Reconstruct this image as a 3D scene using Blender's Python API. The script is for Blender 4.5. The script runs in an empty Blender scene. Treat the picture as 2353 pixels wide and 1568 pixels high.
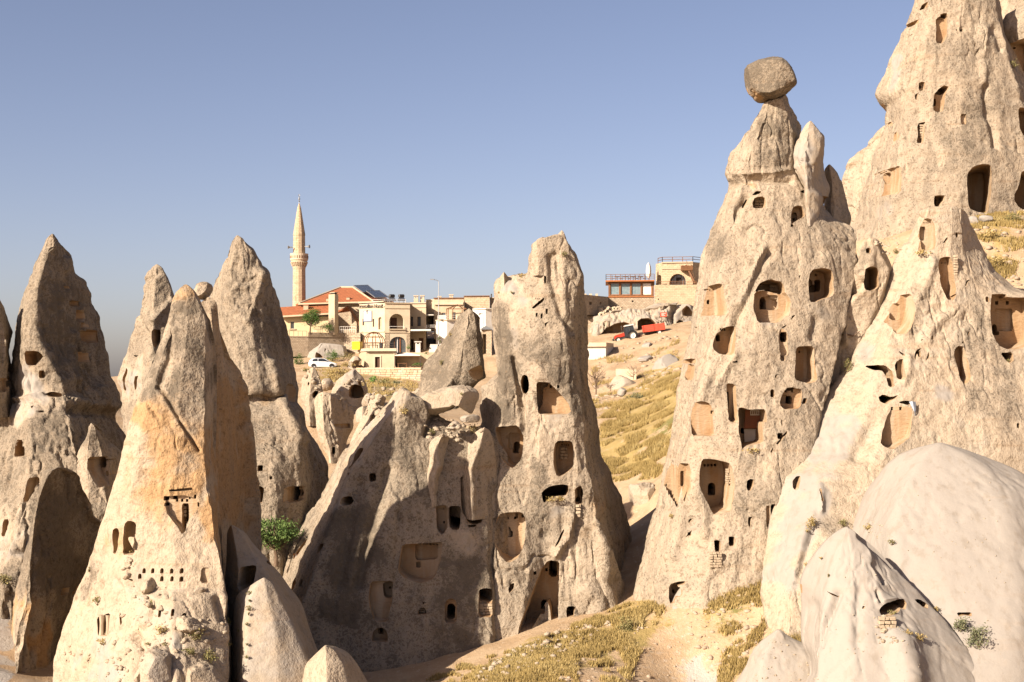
import bpy, bmesh, math, random
import numpy as np
from mathutils import Vector, Matrix
from mathutils.bvhtree import BVHTree

# ---------------------------------------------------------------- camera, sky, sun, exposure
SC = bpy.context.scene
COL = SC.collection
CX, HY, F = 1176.5, 870.0, 3268.0          # picture units: 2353 x 1568, level camera, 50 mm lens on 36 mm

cam_d = bpy.data.cameras.new('camera')
cam_d.lens = 50.0
cam_d.sensor_width = 36.0
cam_d.shift_y = (HY - 784.0) / 2353.0
cam_d.clip_start = 0.5
cam_d.clip_end = 20000.0
cam = bpy.data.objects.new('camera', cam_d)
cam.rotation_euler = (math.radians(90), 0, 0)
COL.objects.link(cam)
SC.camera = cam

SUN_AZ, SUN_EL = math.radians(47.0), math.radians(27.0)   # light travels to +x (right) and +y (away)
LDIR = Vector((math.sin(SUN_AZ) * math.cos(SUN_EL), math.cos(SUN_AZ) * math.cos(SUN_EL), -math.sin(SUN_EL)))

world = bpy.data.worlds.new('World')
SC.world = world
world.use_nodes = True
wn = world.node_tree
wn.nodes.clear()
w_out = wn.nodes.new('ShaderNodeOutputWorld')
w_bg = wn.nodes.new('ShaderNodeBackground')
w_sky = wn.nodes.new('ShaderNodeTexSky')
w_sky.sky_type = 'NISHITA'
w_sky.sun_disc = False
w_sky.sun_elevation = SUN_EL
w_sky.sun_rotation = math.pi + SUN_AZ
w_sky.altitude = 1200
w_sky.air_density = 0.75
w_sky.dust_density = 4.0
w_sky.ozone_density = 1.0
w_bg.inputs['Strength'].default_value = 0.062
w_tint = wn.nodes.new('ShaderNodeMix'); w_tint.data_type = 'RGBA'; w_tint.blend_type = 'MULTIPLY'
w_tint.inputs[0].default_value = 1.0
w_tint.inputs[7].default_value = (1.2, 0.985, 0.94, 1)
wn.links.new(w_sky.outputs[0], w_tint.inputs[6])
wn.links.new(w_tint.outputs[2], w_bg.inputs['Color'])
wn.links.new(w_bg.outputs[0], w_out.inputs['Surface'])

sun_d = bpy.data.lights.new('sun', 'SUN')
sun_d.energy = 5.0
sun_d.angle = math.radians(0.5)
sun_d.color = (1.0, 0.885, 0.75)
sun = bpy.data.objects.new('sun', sun_d)
sun.rotation_euler = LDIR.to_track_quat('-Z', 'Y').to_euler()
sun.location = (-80, -60, 80)
COL.objects.link(sun)

SC.view_settings.view_transform = 'Standard'
SC.view_settings.look = 'None'
SC.view_settings.exposure = 1.25
SC.view_settings.gamma = 1.0
SC.view_settings.use_curve_mapping = False
SC.cycles.max_bounces = 6
SC.cycles.diffuse_bounces = 2

rng = np.random.default_rng(7)
random.seed(7)

# ---------------------------------------------------------------- measuring helpers
def W(vx, vy, Y):
    """world point seen at picture point (vx, vy) at distance Y"""
    return np.array(((vx - CX) * Y / F, Y, (HY - vy) * Y / F))

def proj(p):
    Y = np.maximum(p[:, 1], 0.1)
    return np.stack((CX + p[:, 0] * F / Y, HY - p[:, 2] * F / Y), 1)

def tile(ox, oy, s=1 / 3.0):
    def f(*pts):
        return [(ox + p[0] * s, oy + p[1] * s) + tuple(p[2:]) for p in pts]
    return f
L1, L2 = tile(0, 522.8), tile(0, 1045.5)
C1, C2 = tile(784.1, 522.8), tile(784.1, 1045.5)
R0, R1, R2 = tile(1568.3, 0), tile(1568.3, 522.8), tile(1568.3, 1045.5)
Z8 = tile(660.6, 775.5, .20149)
ZM = tile(631.9, 620.4, .15384)      # mosque and hotel
ZH = tile(861.7, 660.6, .14654)      # hotel right
ZR = tile(1321.2, 563.0, .16120)     # restaurant and tractor

# ---------------------------------------------------------------- noise
def _h(ix, iy, iz, seed):
    h = (ix * np.uint32(374761393) + iy * np.uint32(668265263) + iz * np.uint32(1274126177) + np.uint32((seed * 974711 + 12345) & 0xffffffff))
    h = (h ^ (h >> np.uint32(13))) * np.uint32(1274126177)
    h = h ^ (h >> np.uint32(16))
    return (h & np.uint32(0xffff)).astype(np.float32) / 32767.5 - 1.0

def vnoise(p, seed=0):
    p = np.asarray(p, dtype=np.float32)
    i = np.floor(p)
    f = p - i
    i = i.astype(np.int64).astype(np.uint32)
    u = f * f * f * (f * (f * 6 - 15) + 10)
    r = 0
    one = np.uint32(1)
    for a in (0, 1):
        wx = u[:, 0] if a else 1 - u[:, 0]
        for b in (0, 1):
            wy = u[:, 1] if b else 1 - u[:, 1]
            for c in (0, 1):
                wz = u[:, 2] if c else 1 - u[:, 2]
                r = r + wx * wy * wz * _h(i[:, 0] + one * np.uint32(a), i[:, 1] + one * np.uint32(b), i[:, 2] + one * np.uint32(c), seed)
    return r

def fbm(p, octv=3, seed=0, gain=.5):
    p = np.asarray(p, dtype=np.float32)
    r, a, t = 0, 1.0, 0
    for k in range(octv):
        r = r + a * vnoise(p * (2.03 ** k) + 17.3 * k, seed + k)
        t += a
        a *= gain
    return r / t

def sstep(a, b, x):
    t = np.clip((x - a) / (b - a), 0, 1)
    return t * t * (3 - 2 * t)

def pl_dist(q, pts):
    """distance of picture points q to a polyline"""
    pts = [p[:2] for p in pts]
    if len(pts) == 1:
        return np.hypot(q[:, 0] - pts[0][0], q[:, 1] - pts[0][1])
    d = np.full(len(q), 1e9)
    for a, b in zip(pts[:-1], pts[1:]):
        a, b = np.array(a), np.array(b)
        ab = b - a
        t = np.clip(((q - a) @ ab) / max(ab @ ab, 1e-9), 0, 1)
        e = q - a - t[:, None] * ab
        d = np.minimum(d, np.hypot(e[:, 0], e[:, 1]))
    return d

# ---------------------------------------------------------------- naming helpers
def tag(o, label=None, cat=None, group=None, kind=None):
    if label: o['label'] = label
    if cat: o['category'] = cat
    if group: o['group'] = group
    if kind: o['kind'] = kind
    return o

def empty(name, loc, label=None, cat=None, group=None, rz=0.0):
    o = bpy.data.objects.new(name, None)
    o.empty_display_size = 0.3
    COL.objects.link(o)
    o.location = loc
    o.rotation_euler = (0, 0, rz)
    return tag(o, label, cat, group)

def link(name, me, parent=None, mats=()):
    o = bpy.data.objects.new(name, me)
    COL.objects.link(o)
    if parent is not None:
        o.parent = parent
    for m in mats:
        if m.name not in [x.name for x in me.materials if x]:
            me.materials.append(m)
    return o

def world_part(name, me, parent, mats=()):
    """mesh in world coordinates put under an Empty (whose rotation is zero)"""
    o = link(name, me, parent, mats)
    if parent is not None:
        me.transform(Matrix.Translation(-Vector(parent.location)))
    return o

def mesh_np(name, v, f, smooth=False):
    """v (n,3), f (m,k) array or list of lists"""
    me = bpy.data.meshes.new(name)
    if isinstance(f, np.ndarray):
        k = f.shape[1]
        me.vertices.add(len(v)); me.vertices.foreach_set('co', np.asarray(v, dtype=np.float32).ravel())
        me.loops.add(f.size); me.loops.foreach_set('vertex_index', f.astype(np.int32).ravel())
        me.polygons.add(len(f)); me.polygons.foreach_set('loop_start', np.arange(0, f.size, k, dtype=np.int32))
        me.polygons.foreach_set('loop_total', np.full(len(f), k, dtype=np.int32))
        me.update(calc_edges=True)
    else:
        me.from_pydata([tuple(map(float, p)) for p in v], [], [tuple(int(i) for i in q) for q in f])
    if smooth:
        me.polygons.foreach_set('use_smooth', np.ones(len(me.polygons), dtype=bool))
    return me

# ---------------------------------------------------------------- materials
class NT:
    def __init__(s, name):
        s.mat = bpy.data.materials.new(name); s.mat.use_nodes = True
        s.t = s.mat.node_tree; s.t.nodes.clear()
        s.out = s.n('ShaderNodeOutputMaterial')
        s.b = s.n('ShaderNodeBsdfPrincipled')
        s.l(s.b.outputs[0], s.out.inputs[0])
        s.b.inputs['Roughness'].default_value = .9
        s.b.inputs['Specular IOR Level'].default_value = .15
    def n(s, t): return s.t.nodes.new(t)
    def l(s, a, b): s.t.links.new(a, b)
    def put(s, sock, v):
        if hasattr(v, 'is_linked') or hasattr(v, 'links'): s.l(v, sock)
        elif isinstance(v, (tuple, list)) and len(v) == 3 and sock.type == 'RGBA': sock.default_value = (*v, 1)
        else: sock.default_value = v
    def pos(s): return s.n('ShaderNodeNewGeometry').outputs['Position']
    def mapv(s, v, scale=(1, 1, 1), loc=(0, 0, 0), rot=(0, 0, 0)):
        m = s.n('ShaderNodeMapping'); s.l(v, m.inputs[0]); m.inputs['Scale'].default_value = scale
        m.inputs['Location'].default_value = loc; m.inputs['Rotation'].default_value = rot; return m.outputs[0]
    def noise(s, v, scale, detail=3, rough=.55, dist=0.0):
        n = s.n('ShaderNodeTexNoise'); s.l(v, n.inputs['Vector']); n.inputs['Scale'].default_value = scale
        n.inputs['Detail'].default_value = detail; n.inputs['Roughness'].default_value = rough; n.inputs['Distortion'].default_value = dist
        return n.outputs['Fac']
    def voro(s, v, scale, feat='F1', rnd=1.0):
        n = s.n('ShaderNodeTexVoronoi'); s.l(v, n.inputs['Vector']); n.inputs['Scale'].default_value = scale; n.feature = feat
        n.inputs['Randomness'].default_value = rnd
        return n
    def mix(s, a, b, f, mode='MIX'):
        n = s.n('ShaderNodeMix'); n.data_type = 'RGBA'; n.blend_type = mode
        s.put(n.inputs[0], f); s.put(n.inputs[6], a); s.put(n.inputs[7], b); return n.outputs[2]
    def m(s, op, a, b=0.0, c=0.0, clamp=False):
        n = s.n('ShaderNodeMath'); n.operation = op; n.use_clamp = clamp
        s.put(n.inputs[0], a); s.put(n.inputs[1], b)
        if op in ('MULTIPLY_ADD', 'SMOOTH_MIN'): s.put(n.inputs[2], c)
        return n.outputs[0]
    def ss(s, x, a, b, lo=0.0, hi=1.0):
        n = s.n('ShaderNodeMapRange'); n.interpolation_type = 'SMOOTHSTEP'; s.put(n.inputs[0], x)
        n.inputs[1].default_value = a; n.inputs[2].default_value = b; n.inputs[3].default_value = lo; n.inputs[4].default_value = hi
        return n.outputs[0]
    def attr(s, name):
        a = s.n('ShaderNodeAttribute'); a.attribute_name = name; return a
    def sep(s, c):
        n = s.n('ShaderNodeSeparateColor'); s.l(c, n.inputs[0]); return n.outputs
    def bump(s, h, strength=.5, dist=.1, prev=None):
        n = s.n('ShaderNodeBump'); s.l(h, n.inputs['Height']); n.inputs['Strength'].default_value = strength; n.inputs['Distance'].default_value = dist
        if prev is not None: s.l(prev, n.inputs['Normal'])
        return n.outputs[0]
    def done(s, color, normal=None, rough=None, spec=None):
        s.put(s.b.inputs['Base Color'], color)
        if normal is not None: s.l(normal, s.b.inputs['Normal'])
        if rough is not None: s.put(s.b.inputs['Roughness'], rough)
        if spec is not None: s.b.inputs['Specular IOR Level'].default_value = spec
        return s.mat

def make_rock_mat(name, cave=False):
    t = NT(name)
    p = t.pos()
    mid = t.noise(p, .9, 3, .6)
    fine = t.noise(p, 3.2, 3, .65)
    gr = t.noise(p, 9.0, 2, .7)
    streak = t.noise(t.mapv(p, (1.1, 1.1, .16)), 1.3, 3, .6)
    strat = t.noise(t.mapv(p, (.12, .12, 2.2)), 1.0, 2, .6)
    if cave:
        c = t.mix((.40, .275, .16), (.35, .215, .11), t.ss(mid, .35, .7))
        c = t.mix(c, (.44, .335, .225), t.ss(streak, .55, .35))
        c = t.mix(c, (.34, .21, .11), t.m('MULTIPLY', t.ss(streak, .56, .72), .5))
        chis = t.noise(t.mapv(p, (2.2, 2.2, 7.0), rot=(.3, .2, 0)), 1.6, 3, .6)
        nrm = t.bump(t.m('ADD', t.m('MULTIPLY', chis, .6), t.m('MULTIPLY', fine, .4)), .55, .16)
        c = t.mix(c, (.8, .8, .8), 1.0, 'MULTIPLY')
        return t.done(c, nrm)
    a = t.sep(t.attr('rk').outputs['Color'])
    lich, white, ochre = a[0], a[1], a[2]
    c = t.mix((.395, .312, .22), (.45, .367, .268), t.ss(mid, .3, .7))
    c = t.mix(c, (.40, .245, .115), t.m('MULTIPLY', t.ss(t.m('ADD', ochre, t.m('MULTIPLY', t.m('SUBTRACT', mid, .5), .9)), .35, .8), .9))
    c = t.mix(c, (.345, .305, .258), t.ss(t.m('ADD', white, t.m('MULTIPLY', t.m('SUBTRACT', mid, .5), .9)), .3, .8))
    c = t.mix(c, (.33, .20, .10), t.m('MULTIPLY', t.ss(strat, .6, .72), t.m('SUBTRACT', .34, t.m('MULTIPLY', white, .3))))
    # grey lichen: broad veil plus small crusty spots that gather where the veil is thick
    veil = t.m('ADD', lich, t.m('MULTIPLY', t.m('SUBTRACT', streak, .5), .55))
    veil = t.m('ADD', veil, t.m('MULTIPLY', t.m('SUBTRACT', mid, .5), .5))
    c = t.mix(c, (.255, .208, .152), t.m('MULTIPLY', t.ss(veil, .3, .75), .72))
    sp = t.m('ADD', t.m('MULTIPLY', t.m('SUBTRACT', fine, .5), 1.3), t.m('MULTIPLY', t.m('SUBTRACT', gr, .5), .9))
    spm = t.ss(t.m('ADD', sp, t.m('MULTIPLY', t.m('SUBTRACT', veil, .62), .75)), .02, .22)
    c = t.mix(c, (.115, .092, .066), t.m('MULTIPLY', spm, .8))
    c = t.mix(c, (.48, .40, .31), t.m('MULTIPLY', t.ss(t.m('SUBTRACT', t.m('MULTIPLY', t.m('SUBTRACT', gr, .5), 1.0), spm), .12, .3), .4))
    c = t.mix(c, (.22, .145, .085), t.m('MULTIPLY', t.ss(fine, .66, .8), .45))
    h = t.m('ADD', t.m('MULTIPLY', fine, .55), t.m('MULTIPLY', gr, .3))
    h = t.m('ADD', h, t.m('MULTIPLY', mid, .6))
    runs = t.noise(t.mapv(p, (2.2, 2.2, .22)), 1.0, 3, .6)
    c = t.mix(c, t.mix(c, (.88, .855, .82), 1.0, 'MULTIPLY'), t.m('MULTIPLY', t.ss(runs, .5, .72), t.ss(white, .3, .9)))
    c = t.mix(c, t.mix(c, (.72, .64, .54), 1.0, 'MULTIPLY'), t.m('MULTIPLY', t.ss(gr, .66, .78), t.m('SUBTRACT', .75, t.m('MULTIPLY', white, .55))))
    grit = t.m('ADD', t.m('MULTIPLY', fine, .6), t.m('MULTIPLY', gr, .4))
    amt = t.m('SUBTRACT', 1.0, t.m('MULTIPLY', t.ss(white, .1, .9), .9), clamp=True)
    amt = t.m('MULTIPLY', amt, t.m('ADD', .45, t.m('MULTIPLY', lich, .9)), clamp=True)
    lo = t.mix((1, 1, 1), (.58, .545, .505), t.m('MULTIPLY', t.ss(grit, .50, .36), amt))
    hi = t.mix((1, 1, 1), (1.22, 1.21, 1.19), t.m('MULTIPLY', t.ss(grit, .50, .66), amt))
    c = t.mix(t.mix(c, lo, 1.0, 'MULTIPLY'), hi, 1.0, 'MULTIPLY')
    rough_amt = t.m('SUBTRACT', 1.0, t.m('MULTIPLY', t.ss(white, .1, .9), .86))
    b = t.n('ShaderNodeBump'); b.inputs['Distance'].default_value = .34
    t.l(t.m('MULTIPLY', rough_amt, .62), b.inputs['Strength']); t.l(h, b.inputs['Height'])
    c = t.mix(c, (.76, .76, .76), 1.0, 'MULTIPLY')
    return t.done(c, b.outputs[0])

M = {}
M['rock'] = make_rock_mat('tuff_rock')
M['cave'] = make_rock_mat('carved_tuff', True)

def simple_mat(name, col, col2=None, scale=2.0, rough=.85, spec=.2, bump=0.0, metallic=0.0, bdist=.03):
    t = NT(name)
    p = t.pos()
    n = t.noise(p, scale, 4, .6)
    c = t.mix(col, col2 if col2 else tuple(x * .75 for x in col), t.ss(n, .35, .7))
    nr = t.bump(n, bump, bdist) if bump else None
    t.b.inputs['Metallic'].default_value = metallic
    return t.done(c, nr, rough, spec)

# ---------------------------------------------------------------- rock lofts
def smooth_ax(a, axis, it, periodic):
    for _ in range(it):
        if periodic:
            a = .25 * np.roll(a, 1, axis) + .5 * a + .25 * np.roll(a, -1, axis)
        else:
            b = a.copy()
            if axis == 0:
                b[1:-1] = .25 * a[:-2] + .5 * a[1:-1] + .25 * a[2:]
            a = b
    return a

RES = 1.6
KD = 1.0            # distances of the right-hand group are given at this scale
def loft(cols, Y0, back=.9, res=None, amp=1.0, seed=0, su=2, sz=2, marks=(), big=1.0, flute=1.0, fine=1.0):
    res = (res or RES) * 2.3
    Y0 = Y0 * KD
    wc = []
    for c in cols:
        wc.append(np.array([W(p[0], p[1], Y0 + KD * (p[2] if len(p) > 2 else 0)) for p in c]))
    tops = [c[0][2] for c in wc]
    k = int(np.argmax(tops)); pk = wc[k][0]; zt = pk[2]
    zb = min(c[-1][2] for c in wc)
    for i, c in enumerate(wc):
        if c[0][2] < zt - 1e-3:
            q = pk + .18 * (c[0] - pk); q[2] = zt
            wc[i] = np.vstack((q, c))
    nz = max(12, int((zt - zb) * F / Y0 / res))
    tt = np.linspace(0, 1, nz)
    tt = .75 * tt + .25 * tt ** 2
    zs = zt + (zb - zt) * tt
    C = np.array([[np.interp(-zs, -c[:, 2], c[:, 0]), np.interp(-zs, -c[:, 2], c[:, 1])] for c in wc])   # n,2,nz
    C = np.transpose(C, (0, 2, 1))                                  # n,nz,2
    Lc, Rc = C[0], C[-1]
    mid = .5 * (Lc + Rc); hw = .5 * np.linalg.norm(Rc - Lc, axis=1)
    b = []
    for ang, in ((35,), (70,), (110,), (145,)):
        ca, sa = math.cos(math.radians(ang)), math.sin(math.radians(ang))
        bx = mid[:, 0] + hw * ca * .98
        by = (Rc[:, 1] * (1 + ca) / 2 + Lc[:, 1] * (1 - ca) / 2) + back * hw * sa + .15
        b.append(np.stack((bx, by), 1))
    allc = [C[i] for i in range(len(C))] + b
    n = len(allc); nf = len(C)
    idx = []
    for i in range(n):
        A, B = allc[i], allc[(i + 1) % n]
        d3 = np.linalg.norm(A - B, axis=1)
        d = np.percentile(d3, 80)
        cnt = max(2, int(d * F / Y0 / res)) if i < nf - 1 else max(2, int(d * F / Y0 / res / 4))
        for q in range(cnt):
            idx.append((i, q / cnt))
    nu = len(idx)
    G = np.zeros((nz, nu, 3))
    for j, (i, t) in enumerate(idx):
        A, B = allc[i], allc[(i + 1) % n]
        G[:, j, :2] = A * (1 - t) + B * t
    G[:, :, 2] = zs[:, None]
    G[:, :, :2] = smooth_ax(G[:, :, :2], 1, su, True)
    G[:, :, :2] = smooth_ax(G[:, :, :2], 0, sz, False)
    def normals(G):
        du = np.roll(G, -1, 1) - np.roll(G, 1, 1)
        dz = np.gradient(G, axis=0)
        N = np.cross(du, dz)
        N /= np.maximum(np.linalg.norm(N, axis=2, keepdims=True), 1e-9)
        cen = G.mean(1, keepdims=True)
        s = np.sign(((G - cen)[:, :, :2] * N[:, :, :2]).sum())
        return N * (s if s else 1)
    N = -normals(G) if False else normals(G)
    P = G.reshape(-1, 3)
    NN = N.reshape(-1, 3)
    rad = np.linalg.norm((G - G.mean(1, keepdims=True))[:, :, :2], axis=2).reshape(-1)
    tap = np.clip(rad / 1.2, .12, 1)
    o = seed * 13.7
    D = big * .34 * fbm(P / 4.5 + o, 2, seed)
    D = D + .10 * fbm(P / 1.7 + o, 3, seed + 5, .6)
    fl = fbm(P / np.array((.9, .9, 6.5)) + o, 3, seed + 9, .6)
    D = D + flute * (.10 * fl - .14 * np.clip(np.abs(fl) * -6 + 1, 0, 1) * np.clip(vnoise(P / 3.1 + o, seed + 29) * 2 + .3, 0, 1))
    cr = np.abs(fbm(P / np.array((1.9, 1.9, 3.0)) + o, 3, seed + 13, .6))
    D = D - fine * .16 * np.clip(1 - cr * 14, 0, 1) * np.clip(vnoise(P / 2.7 + o, seed + 31) * 2.2, 0, 1)
    D = D + fine * .05 * fbm(P / .42 + o, 2, seed + 17) + fine * .025 * vnoise(P / .17 + o, seed + 19)
    D = D - fine * .22 * np.clip(vnoise(P / .55 + o, seed + 23) - .5, 0, 1)
    stz = fbm(np.stack((P[:, 0] * .06, P[:, 1] * .06, P[:, 2] / .8 + .25 * fbm(P / 3, 2, seed + 3)), 1) + o, 2, seed + 21)
    D = D + .07 * stz
    D = D * amp * tap
    if len(marks):
        q = proj(P)
        fr = (np.arange(nu) < sum(1 for i, t in idx if i < nf - 1) + 1)
        fm = np.tile(fr, nz).astype(float)
        for pts, w, a in marks:
            w = w * 1.25; a = a * .7
            dd = pl_dist(q + 2.0 * np.stack((vnoise(P / .5, 91), vnoise(P / .5, 92)), 1), pts)
            D = D + a * np.exp(-(dd / w) ** 2) * fm
    P = P + NN * D[:, None]
    v = np.vstack((P, [P[:nu].mean(0) + (0, 0, .03), P[-nu:].mean(0)]))
    j = np.arange(nu); j2 = (j + 1) % nu
    f = []
    i = np.arange(nz - 1)[:, None]
    quads = np.stack(((i * nu + j), (i * nu + j2), ((i + 1) * nu + j2), ((i + 1) * nu + j)), 2).reshape(-1, 4)
    tri1 = np.stack((quads[:, 0], quads[:, 1], quads[:, 2]), 1)
    tri2 = np.stack((quads[:, 0], quads[:, 2], quads[:, 3]), 1)
    top = np.stack((np.full(nu, nz * nu), j2, j), 1)
    bot = np.stack((np.full(nu, nz * nu + 1), (nz - 1) * nu + j, (nz - 1) * nu + j2), 1)
    f = np.vstack((tri1, tri2, top, bot))
    return v, f

def outward(v, f):
    a, b, c = v[f[:, 0]], v[f[:, 1]], v[f[:, 2]]
    vol = (a * np.cross(b, c)).sum()
    return f if vol > 0 else f[:, ::-1]

def pillow(outline, Y, thick, res=1.2, amp=1.0, seed=0, sub=3, roundness=2.2, tilt=0.0, facets=9):
    """a boulder with a given outline: rings shrink towards the front and the back"""
    Y *= KD; thick *= KD
    o = np.array([p[:2] for p in outline], dtype=float)
    for _ in range(sub):
        o = np.stack((.75 * o + .25 * np.roll(o, -1, 0), .25 * o + .75 * np.roll(o, -1, 0)), 1).reshape(-1, 2)
    w = np.array([W(p[0], p[1], Y) for p in o])
    cen = w.mean(0)
    size = np.linalg.norm(w - cen, axis=1).mean()
    nu = max(16, int(2 * math.pi * size * F / Y / (res * 2.3)))
    per = np.concatenate(([0], np.cumsum(np.linalg.norm(np.roll(w, -1, 0) - w, axis=1))))
    ww = np.vstack((w, w[:1]))
    s = np.linspace(0, per[-1], nu, endpoint=False)
    ring = np.stack([np.interp(s, per, ww[:, k]) for k in range(3)], 1)
    nr = max(9, nu // 3)
    th = np.linspace(math.radians(4), math.radians(176), nr)
    G = np.zeros((nr, nu, 3))
    for i, a in enumerate(th):
        sc = math.sin(a) ** (2 / roundness)
        dy = -math.copysign(abs(math.cos(a)) ** (2 / roundness), math.cos(a)) * thick / 2
        q = cen + (ring - cen) * sc
        q[:, 1] = Y + dy
        q[:, 1] += tilt * (q[:, 2] - cen[2])
        G[i] = q
    P = G.reshape(-1, 3)
    nn = (P - cen) / np.array((1, max(thick / 2 / size, .2), 1))
    nn /= np.maximum(np.linalg.norm(nn, axis=1, keepdims=True), 1e-6)
    ob = seed * 7.3
    k = min(1.0, size)
    D = k * (.16 * fbm(P / (1.1 * k) + ob, 3, seed) + .07 * fbm(P / (.35 * k) + ob, 2, seed + 3)
             - .10 * np.clip((1 - np.abs(fbm(P / (.8 * k) + ob, 2, seed + 7)) - .85) / .15, 0, 1))
    P = P + nn * (amp * D)[:, None]
    rg = np.random.default_rng(seed + 400)
    for _ in range(facets):
        dn = rg.normal(size=3); dn[1] -= .6; dn /= np.linalg.norm(dn)
        h = (P - cen) @ dn; lim = h.max() * rg.uniform(.72, .9)
        P = P - np.clip(h - lim, 0, None)[:, None] * dn * .92
    v = np.vstack((P, [P[:nu].mean(0), P[-nu:].mean(0)]))
    j = np.arange(nu); j2 = (j + 1) % nu
    i = np.arange(nr - 1)[:, None]
    q = np.stack(((i * nu + j), (i * nu + j2), ((i + 1) * nu + j2), ((i + 1) * nu + j)), 2).reshape(-1, 4)
    f = np.vstack((q[:, [0, 1, 2]], q[:, [0, 2, 3]], np.stack((np.full(nu, nr * nu), j2, j), 1),
                   np.stack((np.full(nu, nr * nu + 1), (nr - 1) * nu + j, (nr - 1) * nu + j2), 1)))
    return v, f

def paint(me, off, base, blobs):
    """lichen / pale / ochre stains stored on the rock: base values plus patches"""
    n = len(me.vertices)
    co = np.empty(n * 3, dtype=np.float32); me.vertices.foreach_get('co', co); co = co.reshape(-1, 3) + np.array(off, dtype=np.float32)
    val = np.tile(np.array(base, dtype=np.float32), (n, 1))
    if blobs:
        q = proj(co)
        wob = np.stack((fbm(co / 1.3, 2, 51), fbm(co / 1.3, 2, 52)), 1)
        spk = fbm(co / .9, 3, 57)
        for ch, pts, w, a in blobs:
            d = pl_dist(q + wob * w * .7, pts)
            val[:, ch] += a * (1 - sstep(w * .25, w * 1.15, d)) * np.clip(.75 + .9 * spk, 0, 1.5)
    col = np.ones((n, 4), dtype=np.float32); col[:, :3] = np.clip(val, -.5, 1.5)
    at = me.attributes.new('rk', 'FLOAT_COLOR', 'POINT')
    at.data.foreach_set('color', col.ravel())

# ---------------------------------------------------------------- carving
def arch(x0, y0, x1, y1, k=5, rise=None):
    """doorway outline with a rounded head, picture units"""
    r = (x1 - x0) / 2; rise = r if rise is None else rise
    pts = [(x0, y1), (x1, y1)]
    for i in range(k + 1):
        a = math.pi * i / k
        pts.append((x0 + r + r * math.cos(a), y0 + rise - rise * math.sin(a)))
    return pts

def rect(x0, y0, x1, y1):
    return [(x0, y0), (x1, y0), (x1, y1), (x0, y1)]

def refine(poly, step, jit, seed):
    r = random.Random(seed)
    out = []
    n = len(poly)
    for i in range(n):
        a, b = poly[i], poly[(i + 1) % n]
        L = math.hypot(b[0] - a[0], b[1] - a[1])
        k = max(1, int(L / step))
        # cut the corner a little
        for q in range(k):
            t = (q + .5) / k if k > 1 else .5
            out.append((a[0] + (b[0] - a[0]) * t + r.uniform(-jit, jit), a[1] + (b[1] - a[1]) * t + r.uniform(-jit, jit)))
        if k == 1:
            out[-1:] = [(a[0] + (b[0] - a[0]) * .15, a[1] + (b[1] - a[1]) * .15), (a[0] + (b[0] - a[0]) * .85, a[1] + (b[1] - a[1]) * .85)]
    return out

def ray(vx, vy):
    return Vector((vx - CX, F, HY - vy)).normalized()

def ring_prism(front, back):
    n = len(front)
    v = list(front) + list(back)
    f = [list(range(n)), list(range(2 * n - 1, n - 1, -1))]
    for i in range(n):
        k = (i + 1) % n
        f.append([k, i, n + i, n + k])
    return v, f

def cutter(bvh, spec, seed, zoff=(0, 0, 0)):
    poly, depth = spec['poly'], spec['d']
    yaw = spec.get('yaw', 0.0); taper = spec.get('taper', .93)
    jit = spec.get('jit', .8); step = spec.get('step', 9.0)
    pl = refine([p[:2] for p in poly], step, jit, seed) if spec.get('refine', True) else [p[:2] for p in poly]
    cx = sum(p[0] for p in pl) / len(pl); cy = sum(p[1] for p in pl) / len(pl)
    hits = []
    for p in pl + [(cx, cy)]:
        h = bvh.ray_cast(Vector((0, 0, 0)), ray(*p), 400)
        hits.append(h[0])
    C = hits[-1]
    good = [h for h in hits if h is not None]
    if C is None:
        if not good: return None
        C = sum(good, Vector()) / len(good)
    if 'Y' in spec:
        C = Vector(W(cx, cy, spec['Y']))
    dr = Vector((math.sin(yaw), math.cos(yaw), spec.get('dip', 0.0))).normalized()
    P = []
    for p in pl:
        r = ray(*p)
        t = C.dot(dr) / r.dot(dr)
        P.append(r * t)
    sf = .35
    for p, h in zip(P, hits):
        if h is not None:
            e = (p - h).dot(dr)
            if e < 4.0: sf = max(sf, e + .35)
    bot = spec.get('flare', 0.0)
    front = [p - dr * sf for p in P]
    back = [C + (p - C) * taper + dr * depth for p in P]
    if (P[1] - P[0]).cross(P[2] - P[1]).dot(dr) == 0: pass
    v, f = ring_prism(front, back)
    v = np.array([tuple(x) for x in v])
    # orientation by signed volume
    vol = 0.0
    for q in f:
        for k in range(1, len(q) - 1):
            vol += np.dot(v[q[0]], np.cross(v[q[k]], v[q[k + 1]]))
    if vol < 0: f = [q[::-1] for q in f]
    return v, f

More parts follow.
